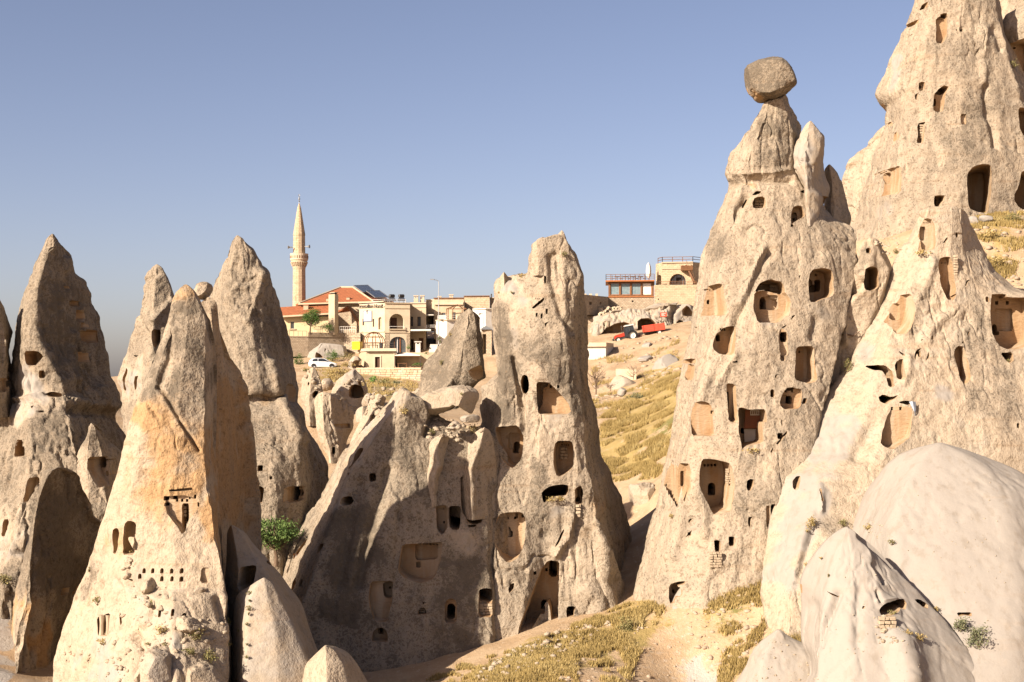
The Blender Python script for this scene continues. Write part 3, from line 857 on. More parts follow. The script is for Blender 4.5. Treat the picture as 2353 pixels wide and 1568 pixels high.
D_cols = [
    L1((1060, 262, .5), (1040, 290, .7), (1000, 350, 1), (985, 440, 1.4), (962, 560, 1.8), (920, 600, 2), (900, 700, 2.3), (870, 820, 2.6), (836, 930, 3), (805, 1020, 3.2), (795, 1060, 3.3), (828, 1130, 3.3), (818, 1280, 3.5), (828, 1400, 3.6), (850, 1568, 4)) + L2((850, 500, 4)),
    L1((1078, 256, 0), (1075, 350, -.3), (1060, 500, -.6), (1050, 800, -1.2), (1040, 1100, -1.8), (1000, 1568, -3)) + L2((1000, 500, -3.5)),
    L1((1105, 268, 0), (1130, 310, 0), (1165, 390, .1), (1192, 460, .1), (1182, 560, -.1), (1175, 700, -.2), (1200, 1000, -.2), (1250, 1568, 0)) + L2((1250, 500, 0)),
    L1((1120, 285, .8), (1152, 350, 1.2), (1187, 430, 1.6), (1210, 460, 1.8), (1195, 520, 2.4), (1240, 800, 3), (1300, 1568, 4)) + L2((1300, 500, 4))]
rock_obj('cone_rock', loft(D_cols, 97, seed=8, amp=.9, flute=1.5, marks=[(L1((1010, 720), (1030, 850), (1060, 900)), 5, -.5), (L1((930, 560), (990, 740)), 6, -.4), (L1((1060, 640), (1130, 560), (1180, 500)), 6, .35), (L1((1000, 380), (1090, 320)), 5, -.25)]),
    label='slim furrowed cone rock standing just left of the ochre cone', cat='rock', base=(.6, .08, .05),
    cuts=[cut(L1((825, 1128), (826, 1040), (850, 1000), (870, 965), (888, 980), (885, 1020), (862, 1060), (858, 1128)), 1.2, yaw=.2), cut(L1((915, 1115), (915, 1060), (930, 1025), (965, 1022), (950, 1060), (938, 1125)), 1.0, yaw=.2),
          cut(L1((1050, 700), (1100, 705), (1095, 790), (1072, 835), (1050, 790)), 1.4, yaw=.1), cut(L1((905, 880), (965, 880), (940, 897)), .6)],
    blobs=[(1, L1((920, 1000), (860, 1100)), 40, .7), (2, L1((980, 960)), 40, .5), (0, L1((900, 1050)), 50, -.4), (1, L1((1100, 620)), 20, .5), (1, L1((860, 1350)), 30, .5)])
E_cols = [
    L1((1600, 85, .8), (1575, 130, 1), (1545, 200, 1.5), (1505, 300, 2), (1470, 370, 2.5), (1440, 500, 3), (1430, 700, 3), (1430, 1568, 4)) + L2((1430, 700, 4)),
    L1((1635, 57, 0), (1620, 140, -.1), (1590, 300, -.4), (1600, 500, -.9), (1630, 800, -1.5), (1660, 1100, -2), (1670, 1170, -2), (1670, 1200, -1.3), (1660, 1290, -2.6), (1690, 1568, -4)) + L2((1700, 200, -4.6), (1720, 700, -5.5)),
    L1((1655, 65, 0), (1690, 300, -.4), (1720, 500, -.8), (1750, 800, -1.3), (1800, 1100, -1.8), (1810, 1150, -1.8), (1830, 1190, -1.2), (1840, 1290, -2.4), (1880, 1568, -3.8)) + L2((1900, 200, -4.4), (1920, 700, -5)),
    L1((1680, 80, .1), (1692, 128, 0), (1725, 150, .1), (1765, 220, .2), (1795, 290, .2), (1828, 305, -.2), (1820, 420, -.3), (1810, 560, -.4), (1815, 740, -.6), (1842, 920, -.9), (1872, 1050, -1.1), (1890, 1120, -1.1), (1895, 1180, -.8), (1930, 1220, -1.3), (1965, 1250, -2), (2010, 1320, -2.3), (2050, 1450, -2.6), (2070, 1568, -2.8)) + L2((2080, 200, -3), (2090, 700, -3.5)),
    L1((1690, 100, .7), (1750, 160, 1.1), (1800, 270, 1.5), (1850, 310, 1.6), (1857, 345, 1.7), (1900, 450, 2.4), (1940, 600, 3), (1980, 740, 3.4), (2020, 880, 3.8), (2045, 1000, 4), (2063, 1100, 4), (2060, 1170, 3.8), (2045, 1205, 3.4), (2100, 1280, 3.8), (2130, 1400, 4.2), (2200, 1520, 4.4), (2225, 1568, 4.6)) + L2((2258, 80, 4.8), (2260, 170, 4.8), (2270, 700, 5))]
rock_obj('cone_rock', loft(E_cols, 84, seed=9, amp=.85, marks=[(L1((1810, 330), (1740, 560), (1700, 640)), 6, .28), (L1((1560, 480), (1640, 400), (1690, 420)), 5, .2), (L1((1640, 1190), (1800, 1180), (1890, 1180)), 4, -.5), (L1((1850, 930), (1870, 1040), (1900, 1150), (1960, 1250), (2080, 1480)), 5, .5)]),
    label='broad cone rock with a sharp tip, right behind the ochre cone', cat='rock', base=(.6, .03, .05),
    cuts=[sq(L2, 1774, 72, 1811, 114, 2), sq(L2, 1857, 148, 1876, 170, 1.2), cut(L2((1748, 212), (1812, 214), (1818, 270), (1812, 330), (1735, 335), (1735, 290), (1752, 265)), .9, yaw=.15), sq(L2, 1783, 270, 1813, 330, 3),
          cut(L2((1978, 216), (2075, 216), (2076, 290), (2060, 328), (1985, 330)), .9, yaw=.2), sq(L2, 1980, 220, 2022, 330, 3, yaw=.1), cut(L1((1960, 1070), (2040, 1075), (2050, 1180), (2020, 1220), (1960, 1200)), .8, yaw=.6)],
    blobs=[(0, L1((1700, 500)), 60, .15), (2, L1((1760, 1100), (1780, 1180)), 40, .55), (1, L1((1760, 1240)), 36, .55), (0, L1((1900, 700)), 60, .3), (0, L1((1820, 1400)), 70, .2)])

# ---------------------------------------------------------------- smooth pinkish mounds right of the ochre cone
M0_cols = [
    L2((1560, 520, 1), (1540, 800, 1), (1540, 1600, 1)), L2((1595, 490, 0), (1630, 700, -.4), (1650, 900, -.9), (1700, 1200, -1.8), (1750, 1600, -2.8)),
    L2((1640, 500, .1), (1740, 660, 0), (1840, 800, -.2), (1950, 1000, -.5), (2050, 1200, -.9), (2130, 1400, -1.3), (2170, 1600, -1.6)),
    L2((1650, 505, 1), (1700, 540, 1.2), (1752, 620, 1.5), (1840, 700, 1.8), (1900, 770, 2), (1950, 830, 2.2), (2010, 920, 2.4), (2080, 1000, 2.5), (2120, 1100, 2.5), (2142, 1190, 2.5), (2180, 1280, 2.4), (2205, 1340, 2.3), (2230, 1400, 2.2), (2250, 1480, 2), (2262, 1600, 2))]
rock_obj('tuff_mound', loft(M0_cols, 66, res=2.6, seed=10, amp=.25, fine=.4, su=6, sz=6), label='smooth pinkish mound with a dark doorway beside the ochre cone', cat='rock', base=(.15, .45, 0),
         cuts=[cut(L2((1640, 930), (1645, 800), (1660, 770), (1740, 768), (1747, 800), (1742, 900), (1700, 925)), 2.5, yaw=.2)], blobs=[(0, L2((2000, 1000), (2150, 1400)), 30, .25)])
M1_cols = [
    L2((1745, 882, .3), (1722, 912, .4), (1655, 930, .8), (1618, 968, 1), (1603, 1040, 1), (1592, 1150, 1), (1582, 1300, 1), (1578, 1600, 1)), L2((1790, 856, 0), (1720, 1000, -.6), (1690, 1200, -1.3), (1680, 1600, -2.4)),
    L2((1820, 853, 0), (1850, 1000, -.5), (1900, 1200, -1.2), (1930, 1600, -2.2)),
    L2((1870, 866, .2), (1905, 930, .1), (1960, 1040, -.1), (2030, 1180, -.4), (2090, 1330, -.7), (2150, 1470, -1), (2200, 1600, -1.2)), L2((1885, 880, 1), (1930, 950, 1.4), (2000, 1080, 1.6), (2070, 1220, 1.7), (2130, 1350, 1.7), (2190, 1500, 1.7), (2230, 1600, 1.7))]
rock_obj('tuff_mound', loft(M1_cols, 62.5, res=2.2, seed=11, amp=.3, fine=.5, su=5, sz=5), label='rounded pale pink mound dotted with a line of tiny shrubs', cat='rock', base=(.16, .5, 0), blobs=[(0, L2((1850, 1000), (2050, 1400)), 60, .2)])
rock_obj('tuff_mound', loft([
    L2((2200, 1350, 1), (2100, 1450, 1), (2050, 1750, 1)), L2((2240, 1325, 0), (2250, 1500, -.6), (2250, 1750, -1.4)), L2((2290, 1322, .2), (2370, 1450, 0), (2450, 1750, -.3)), L2((2330, 1335, 1.2), (2400, 1370, 1.5), (2460, 1440, 1.7), (2510, 1520, 1.8), (2560, 1620, 1.8), (2600, 1750, 1.8))], 60, seed=12, amp=.25, fine=.4, su=5, sz=5),
    label='low brown mound lying in shade at the bottom of the gully', cat='rock', base=(.3, .25, .1))

# ---------------------------------------------------------------- boulders at the foot of the ochre cone
BG = 'boulders at the foot of the ochre cone'
for nm, T, out, Y, th, base, lab, sd in (
    ('boulder', L2, ((1000, 870), (1030, 838), (1075, 845), (1100, 890), (1095, 945), (1060, 968), (1000, 960), (950, 950), (960, 900)), 60.6, 1.6, (.25, .2, .25), 'angular pale boulder just below the dovecote holes', 21),
    ('boulder', L2, ((1000, 1350), (1050, 1318), (1130, 1320), (1190, 1360), (1240, 1440), (1252, 1530), (1230, 1620), (1000, 1620), (985, 1480)), 55, 3.2, (.15, .45, .1), 'large split pale boulder at the bottom edge', 22),
    ('boulder', L2, ((1195, 1150), (1230, 1112), (1300, 1108), (1370, 1150), (1425, 1200), (1420, 1235), (1300, 1225), (1210, 1190)), 58.2, 1.8, (.25, .2, .2), 'flat oblong boulder with a hollow below the ledge', 23),
    ('boulder', L2, ((930, 1500), (965, 1440), (1000, 1400), (1010, 1500), (1000, 1610), (920, 1610)), 55.6, 1.6, (.2, .4, .2), 'narrow wedge boulder left of the split boulder', 24),
    ('boulder', L2, ((1250, 1480), (1330, 1420), (1440, 1440), (1530, 1530), (1590, 1640), (1260, 1640)), 56, 3, (.4, .3, 0), 'dark shaded boulder right of the split boulder', 25),
    ('boulder', L2, ((1330, 930), (1380, 905), (1435, 915), (1440, 945), (1380, 965), (1330, 955)), 60.8, 1.0, (.1, .5, .3), 'low rubble boulder on the ledge beside the wall edge', 26),
    ('boulder', L2, ((850, 720), (880, 700), (930, 715), (930, 745), (880, 748)), 62.4, .8, (.2, .2, .3), 'small rubble lump under the arched opening', 27),
    ('boulder', L2, ((880, 560), (930, 555), (948, 600), (945, 690), (925, 640), (890, 590)), 62.2, .8, (.2, .1, .4), 'broken jamb stone at the arched opening', 28)):
    oc = np.array([p[:2] for p in T(*out)]).mean(0)
    hit = surf('A', oc[0], oc[1])
    rock_obj(nm, pillow(T(*out), (hit.y + .1) if hit else Y, th, seed=sd, amp=1.0), label=lab, cat='boulder', base=base, group=BG)

# ---------------------------------------------------------------- central formation
g = empty('rock_formation', tuple(W(1130, 1480, 76)), 'central honeycombed rock formation, its left half in cast shadow', 'rock')
Gt = [
    C1((1312, 108, .6), (1300, 200, .8), (1290, 260, 1), (1286, 325, 1.2), (1180, 345, 1.8), (1088, 350, 2), (1066, 400, 2), (1060, 480, 2), (1062, 640, 2.2), (1074, 760, 2.2), (1084, 900, 2.2), (1088, 985, 2.2), (1040, 1040, 2), (962, 1100, 2), (952, 1250, 2), (958, 1350, 2), (900, 1450, 2), (850, 1568, 2)) + C2((800, 150, 2), (760, 400, 2), (760, 1500, 2)),
    C1((1318, 100, .2), (1310, 200, .3), (1300, 325, .5), (1200, 348, .8), (1118, 420, .6), (1110, 500, .2), (1112, 700, -.2), (1130, 900, -.5), (1120, 1100, -.9), (1110, 1340, -1.3), (1100, 1400, -1.5), (1100, 1568, -2)) + C2((1080, 300, -2.9), (1060, 600, -3.6), (1055, 900, -4.4), (1050, 1300, -5.4), (1045, 1500, -5.8)),
    C1((1350, 85, 0), (1350, 325, .2), (1240, 350, .3), (1190, 450, 0), (1180, 700, -.4), (1200, 900, -.6), (1225, 1100, -.9), (1245, 1350, -1.4), (1255, 1568, -2)) + C2((1260, 300, -2.8), (1270, 600, -3.4), (1290, 860, -3.8), (1275, 1000, -4.4), (1240, 1300, -5.2), (1220, 1500, -5.6)),
    C1((1400, 75, 0), (1400, 200, -.1), (1400, 330, -.3), (1380, 500, -.5), (1370, 700, -.9), (1360, 900, -1.2), (1360, 1200, -1.6), (1370, 1400, -2)) + C2((1370, 100, -2.4), (1380, 400, -2.8), (1390, 700, -2.8), (1400, 1000, -3), (1400, 1200, -3.6), (1390, 1500, -4.4)),
    C1((1500, 50, 0), (1520, 200, 0), (1540, 400, -.5), (1545, 600, -.7), (1540, 800, -.9), (1560, 1000, -1.1), (1590, 1200, -1.4), (1610, 1400, -1.7)) + C2((1630, 100, -2), (1600, 300, -2.2), (1600, 500, -2.3), (1580, 700, -2.6), (1570, 1000, -3.2), (1570, 1500, -4)),
    C1((1540, 60, .1), (1560, 120, .1), (1605, 210, .2), (1655, 330, .3), (1625, 400, 0), (1615, 480, 0), (1620, 600, -.1), (1615, 720, -.1), (1592, 830, -.2), (1610, 960, -.4), (1635, 1080, -.6), (1665, 1240, -.9), (1680, 1380, -1.1), (1690, 1568, -1.4)) + C2((1700, 100, -1.6), (1745, 240, -1.8), (1758, 400, -2), (1755, 500, -2), (1800, 640, -2.2), (1820, 800, -2.4), (1825, 900, -2.6), (1880, 1040, -2.8), (1890, 1500, -3.2)),
    C1((1555, 100, 1), (1600, 180, 1.5), (1640, 270, 2), (1666, 350, 2.5), (1672, 440, 3), (1690, 560, 3.4), (1710, 660, 3.8), (1718, 800, 4), (1716, 1000, 4), (1725, 1080, 4.2), (1735, 1180, 4.4), (1765, 1280, 4.8), (1786, 1400, 5), (1792, 1568, 5.2)) + C2((1860, 100, 6), (1900, 200, 6.4), (1950, 280, 6.8), (1985, 400, 7.2), (2000, 560, 7.6), (1992, 800, 7.6), (1990, 1040, 7.6), (1990, 1500, 7.6))]
Gt_cuts = [
    cut(C1((1235, 1060), (1245, 1025), (1262, 1013), (1285, 1025), (1296, 1075), (1293, 1120), (1272, 1152), (1245, 1140), (1234, 1100)), 6, yaw=.1),
    cut(C1((1345, 1062), (1432, 1064), (1480, 1110), (1560, 1200), (1592, 1268), (1560, 1290), (1355, 1290), (1345, 1200)), .75, yaw=.05), cut(C1((1345, 1062), (1432, 1064), (1432, 1092), (1395, 1110), (1392, 1230), (1355, 1290)), 1.2),
    cut(C1((1480, 1470), (1588, 1468), (1604, 1520), (1602, 1650), (1545, 1705), (1490, 1722), (1463, 1640), (1462, 1540)), 1.1, yaw=.1),
    cut(C1((1040, 1375), (1215, 1362), (1255, 1440), (1250, 1600), (1195, 1660), (1150, 1640), (1095, 1560), (1062, 1450)), 1.1, yaw=.15), sq(C1, 1136, 1440, 1158, 1466, 1.8),
    cut(C2((1378, 265), (1400, 240), (1440, 215), (1500, 205), (1567, 205), (1570, 250), (1552, 285), (1480, 285), (1430, 310), (1392, 335)), 6, dip=-.05),
    cut(C2((1078, 412), (1130, 392), (1245, 394), (1272, 440), (1268, 590), (1232, 700), (1160, 742), (1110, 700), (1052, 600), (1050, 500)), 1.0, yaw=.1),
    sq(C2, 1128, 538, 1184, 590, 2.6), sq(C2, 1200, 412, 1221, 450, 1.2), sq(C2, 1243, 420, 1262, 444, 1.2), sq(C2, 1130, 400, 1150, 412, 1.5),
    cut(C2((1425, 715), (1506, 724), (1500, 1180), (1455, 1175), (1440, 1060), (1418, 1005), (1350, 1140), (1225, 1345), (1258, 1130), (1300, 1000), (1370, 790)), 1.3, yaw=.12), cut(C2(*arch(1420, 742, 1478, 866)), 3.5, yaw=.1),
    cut(C2((1552, 1045), (1618, 1040), (1605, 1100), (1600, 1165), (1556, 1168)), 1.2), cut(C2((1150, 930), (1162, 895), (1195, 885), (1190, 925), (1160, 952)), .6), cut(C2((1612, 230), (1650, 210), (1668, 250), (1660, 340), (1612, 345)), .8, yaw=.2), sq(C2, 1614, 298, 1655, 333, 2),
    cut(C1((1395, 330), (1415, 335), (1412, 385), (1398, 388)), .7), cut(C1((1340, 590), (1356, 588), (1352, 618), (1340, 615)), .6), cut(C1((1374, 596), (1390, 590), (1386, 630), (1374, 628)), .6), cut(C1((1408, 560), (1426, 560), (1422, 598), (1410, 598)), .6), cut(C1((1310, 555), (1350, 520), (1400, 480), (1400, 500), (1330, 562)), .5),
    cut(C1((1400, 660), (1440, 645), (1420, 660), (1405, 690)), .4),
    cut(C2((1470, 640), (1500, 570), (1540, 505), (1535, 540), (1500, 610)), .5),
] + holes(C1, 1.6, (1368, 1082), (1388, 1084), (1409, 1084), w=7, h=9) + holes(C1, 1.8, (1492, 1488), (1512, 1488), (1532, 1486), w=6, h=9) + holes(C1, 1.8, (1100, 1382), (1113, 1382), (1128, 1382), w=5, h=8)
rock_obj('spire', loft(Gt, 80, seed=31, amp=.85, flute=1.0, marks=[
    (C1((1185, 900), (1215, 1050), (1245, 1250), (1258, 1400)), 4, -.5), (C1((1440, 200), (1450, 350), (1480, 480), (1520, 600), (1590, 720)), 6, -.42), (C1((1480, 180), (1500, 420)), 5, -.3), (C1((1330, 1150), (1350, 1290)), 4, -.25),
    (C2((1745, 480), (1810, 680), (1860, 850), (1960, 1040)), 6, .5), (C2((1590, 420), (1560, 560), (1470, 690)), 7, .55), (C1((1070, 540), (1080, 800), (1100, 1000)), 5, .3), (C1((1250, 340), (1230, 400)), 10, -.3), (C2((1700, 950), (1760, 1000), (1770, 1150)), 18, .5)]),
    g, base=(.54, .03, .1), cuts=Gt_cuts, blobs=[
    (0, C1((1120, 560), (1140, 900), (1150, 1300)), 26, .55), (0, C1((1260, 800), (1500, 900), (1590, 1250)), 40, .4), (1, C1((1120, 400), (1180, 480)), 40, .9), (0, C1((1120, 400), (1180, 480)), 44, -.6), (1, C1((1220, 650), (1200, 820)), 24, .6), (0, C1((1220, 650), (1200, 820)), 26, -.4),
    (1, C1((1480, 1320), (1420, 1450)), 34, .6), (0, C1((1480, 1320), (1420, 1450)), 40, -.5), (2, C2((1650, 600), (1700, 400)), 50, .4), (0, C2((1650, 800)), 60, -.3), (2, C2((1150, 900), (1130, 1300)), 40, .3), (0, C2((1350, 100), (1400, 500)), 26, .3),
    (2, C1((1680, 800), (1720, 1200)), 36, .55), (2, C2((1830, 300)), 50, .4), (1, C2((1500, 380)), 30, .6), (1, C2((1330, 900)), 20, .4)], key='Gt')
for nm, cols, Y, sd in (
    ('pinnacle', [C1((1312, 130, .3), (1310, 200, .4), (1300, 330, .5)), C1((1340, 80, 0), (1350, 200, -.3), (1350, 330, -.5)), C1((1395, 68, 0), (1410, 90, 0), (1420, 330, -.2)), C1((1425, 85, .4), (1440, 130, .6), (1450, 330, .8))], 80, 32),
    ('pinnacle', [C1((1500, 40, .2), (1470, 70, .3), (1435, 90, .4), (1420, 120, .5), (1420, 330, .5)), C1((1520, 22, 0), (1500, 120, -.2), (1500, 330, -.5)), C1((1540, 40, 0), (1550, 100, .1), (1590, 330, 0)), C1((1548, 60, .5), (1560, 120, .8), (1640, 330, 1.5))], 80.4, 33),
    ('pinnacle', [C1((1100, 330, .2), (1082, 350, .3), (1070, 450, .5)), C1((1122, 308, 0), (1125, 380, -.2), (1125, 500, -.4)), C1((1145, 330, .4), (1165, 350, .6), (1190, 450, .8))], 80.6, 34)):
    rock_obj(nm, loft(cols, Y, seed=sd, amp=.55), g, base=(.2, .3, .1) if sd == 34 else (.45, .05, .1))
Gl = [
    C1((400, 1108, 2.6), (330, 1200, 3.2), (240, 1290, 3.8), (190, 1335, 4), (100, 1440, 4.4), (10, 1550, 4.8)) + [(763, 1089, 5), (733, 1146, 5.2), (700, 1188, 5.4), (668, 1238, 5.5), (652, 1262, 5.5), (639, 1300, 5.5), (620, 1420, 5.5), (600, 1560, 5.5)],
    C1((440, 1112, .9), (382, 1225, .7), (300, 1320, .5), (215, 1430, .2), (150, 1568, 0)) + C2((70, 100, -.2), (30, 200, -.4), (-5, 290, -.7), (-80, 500, -1.4), (-130, 650, -1.9), (-220, 900, -2.8), (-300, 1100, -3.4), (-330, 1500, -4.2)),
    C1((455, 1112, .9), (430, 1260, .6), (330, 1420, .3), (280, 1568, 0)) + C2((220, 200, -.4), (150, 500, -1.2), (100, 800, -2), (60, 1200, -2.8), (40, 1500, -3.4)),
    C1((480, 1125, 1), (470, 1240, .8), (450, 1400, .5), (430, 1568, .2)) + C2((400, 150, -.1), (370, 380, -1), (380, 700, -1.5), (360, 1000, -2.2), (360, 1300, -2.8), (360, 1500, -3.2)),
    C1((560, 1180, 1.2), (590, 1260, 1.4), (600, 1400, 1.3), (640, 1500, 1.0), (680, 1568, .8)) + C2((690, 100, .7), (660, 300, .2), (690, 600, -.5), (700, 900, -1.3), (700, 1200, -2.1), (700, 1500, -2.6)),
    C1((600, 1260, 2.4), (680, 1340, 2.6), (780, 1380, 2.6), (900, 1400, 2.4), (1000, 1430, 2.2), (1030, 1568, 1.9)) + C2((1010, 150, 1.6), (1000, 400, 1.0), (1010, 700, .3), (1040, 1000, -.7), (1045, 1300, -1.6), (1040, 1500, -2.2)),
    C1((700, 1330, 3.2), (900, 1380, 3), (1050, 1420, 3), (1150, 1568, 3)) + C2((1200, 400, 3), (1200, 1500, 3))]
Gl_cuts = [
    cut(C1((75, 1575), (85, 1535), (110, 1518), (150, 1520), (148, 1560), (140, 1620), (80, 1680)), .8, yaw=.5), cut(C1((30, 1700), (60, 1690), (60, 1720)), .6, yaw=.5),
    cut([(672, 1280), (690, 1250), (706, 1232), (704, 1248), (690, 1278), (676, 1286)], 2.2, yaw=.6), cut([(723, 1262), (730, 1250), (748, 1248), (748, 1258), (740, 1268), (724, 1275)], 1.0, yaw=.5), sq(L2, 2000, 850, 2040, 950, 2, yaw=.5), cut(L2(*arch(2050, 855, 2100, 915)), 1.0, yaw=.5),
    cut(C2((818, 150), (840, 145), (1000, 145), (1002, 300), (990, 420), (960, 480), (880, 470), (830, 380)), 1.2), sq(C2, 835, 282, 868, 325, 3), cut(C2((738, 356), (822, 354), (822, 470), (812, 518), (750, 512), (738, 440)), 6), cut(C2((650, 346), (735, 346), (735, 500), (700, 560), (660, 520)), .6),
    cut(C2((420, 612), (705, 604), (690, 740), (640, 860), (560, 880), (470, 860), (390, 800), (400, 700)), .7), cut(C2((500, 625), (670, 615), (660, 740), (500, 745)), 1.1), sq(C2, 505, 755, 540, 800, 1.6),
    cut(C2((195, 872), (355, 868), (355, 1010), (320, 1150), (230, 1150), (185, 1000)), .5), cut(C2((276, 884), (356, 880), (354, 1000), (290, 1000)), .95),
    cut(C2(*arch(712, 990, 798, 1160)), .35), cut(C2(*arch(725, 1034, 785, 1146)), 4.5), cut(C2(*arch(946, 920, 1042, 1120, rise=18)), .4), cut(C2(*arch(948, 922, 1042, 1022, rise=18)), 4),
    cut(C2(*arch(530, 1052, 588, 1102)), .45), cut(C2((560, 1012), (580, 1018), (565, 1034)), .6), cut(C2(*arch(212, 1190, 322, 1290)), .5), cut(C2((190, 128), (240, 125), (240, 180), (195, 190)), .9), cut(C2((0, 290), (60, 285), (80, 320), (60, 350), (0, 350)), 1.4, yaw=.2), cut(C2((870, 485), (935, 480), (930, 498), (880, 500)), .8),
] + holes(C2, 1.8, *[(850 + 25 * k, 166) for k in range(6)], w=7, h=9) + holes(C2, 1.8, *[(535 + 24 * k, 628) for k in range(6)], w=7, h=9)
rock_obj('buttress', loft(Gl, 75.5, seed=35, amp=.6, flute=.9, marks=[
    (C2((320, 100), (200, 500), (130, 900)), 9, -.5), (C2((120, 200), (60, 500), (0, 900)), 8, -.35), (C2((400, 400), (380, 900)), 8, -.3), (C1((640, 1300), (600, 1420)), 6, -.6)]),
    g, base=(.62, .03, .12), cuts=Gl_cuts, blobs=[
    (0, C2((100, 500), (50, 1100)), 70, .5), (0, C2((800, 800), (820, 1300)), 60, .45), (0, C1((420, 1500)) + C2((500, 250)), 45, .25), (1, C1((400, 1150), (300, 1280)) + C2((-60, 350)), 34, .55), (0, C1((400, 1150), (200, 1380)) + C2((-60, 350)), 30, -.3), (1, C2((850, 560)), 36, .5), (0, C2((850, 560)), 40, -.5), (2, C2((560, 780)), 60, .35), (2, C2((600, 1300)), 90, .3)], key='Gl')
rock_obj('knob', loft([
    C1((660, 1440, .5), (590, 1490, .8), (545, 1568, 1)) + C2((500, 150, 1), (420, 330, 1)), C1((700, 1426, 0), (668, 1490, -.2), (658, 1568, -.3)) + C2((672, 80, -.5), (640, 150, -.6), (640, 330, -.6)),
    C1((740, 1436, .6), (762, 1470, 1.3), (790, 1540, 1.7)) + C2((765, 50, 1.9), (738, 160, 2), (735, 330, 2))], 76, seed=36, amp=.5), g, base=(.3, .25, .1))
rock_obj('knob', loft([
    C1((955, 1392, .4), (890, 1440, .8), (842, 1500, 1), (822, 1568, 1.1)) + C2((745, 160, 1.4), (735, 300, 1.5), (735, 420, 1.5)), C1((985, 1383, 0), (955, 1500, -.3)) + C2((890, 100, -.6), (900, 280, -.9), (905, 420, -1)),
    C1((1025, 1398, .3), (1048, 1470, .5), (1065, 1568, .7)) + C2((1080, 130, 1), (1120, 300, 1.2), (1150, 420, 1.4))], 76.6, seed=37, amp=.5), g, base=(.45, .1, 0))
rock_obj('leaning_rock', loft([
    C1((850, 575, .5), (800, 602, .8), (760, 680, 1), (700, 760, 1.2), (640, 840, 1.4), (580, 900, 1.5), (550, 950, 1.5), (536, 1020, 1.5), (520, 1100, 1.5), (472, 1180, 1.5), (466, 1250, 1.5)),
    C1((880, 560, 0), (860, 700, -.4), (820, 900, -.8), (740, 1080, -1.1), (640, 1170, -1.2), (600, 1250, -1.2)),
    C1((905, 575, 0), (925, 610, 0), (940, 700, -.1), (955, 820, -.2), (972, 940, -.4), (985, 1040, -.5), (900, 1090, -.5), (800, 1250, -.6)),
    C1((920, 585, .9), (965, 610, 1.4), (970, 700, 1.7), (985, 850, 1.9), (1000, 1000, 2), (1010, 1045, 2), (940, 1090, 1.6), (820, 1250, 1.4))], 83, seed=38, amp=.75),
    label='big leaning block with pimpled grey face behind the central formation', cat='rock', base=(.72, .05, .1), cuts=[cut(C1((905, 985), (960, 940), (985, 960), (998, 1040), (950, 1075), (915, 1020)), .8, yaw=.5)], blobs=[(0, C1((760, 800), (680, 1000)), 40, .25), (1, C1((600, 930), (560, 1020)), 20, .3)])
rock_obj('fallen_slab', pillow(C1((536, 1170), (560, 1130), (640, 1125), (760, 1098), (860, 1086), (945, 1118), (950, 1155), (925, 1230), (900, 1295), (870, 1260), (820, 1212), (720, 1270), (625, 1306), (585, 1275), (560, 1210)), 79, 4.5, seed=39, amp=.9, sub=2, roundness=3.2, tilt=.3),
    label='long fallen slab wedged over a dark gap, under the leaning block', cat='boulder', base=(.2, .35, .25))
rock_obj('boulder', pillow(C1((715, 1395), (775, 1325), (815, 1345), (850, 1378), (800, 1390), (760, 1410)), 76.4, 1.2, seed=40, sub=1, amp=.7), label='small wedge of stone lying below the fallen slab', cat='boulder', base=(.1, .5, .2))
rock_obj('boulder', pillow(C1((800, 1310), (860, 1290), (960, 1290), (960, 1340), (880, 1350), (830, 1345)), 77.2, 1.6, seed=41, sub=2, amp=.7), label='flat stone at the right end of the dark gap', cat='boulder', base=(.15, .5, .2))
KD = .82

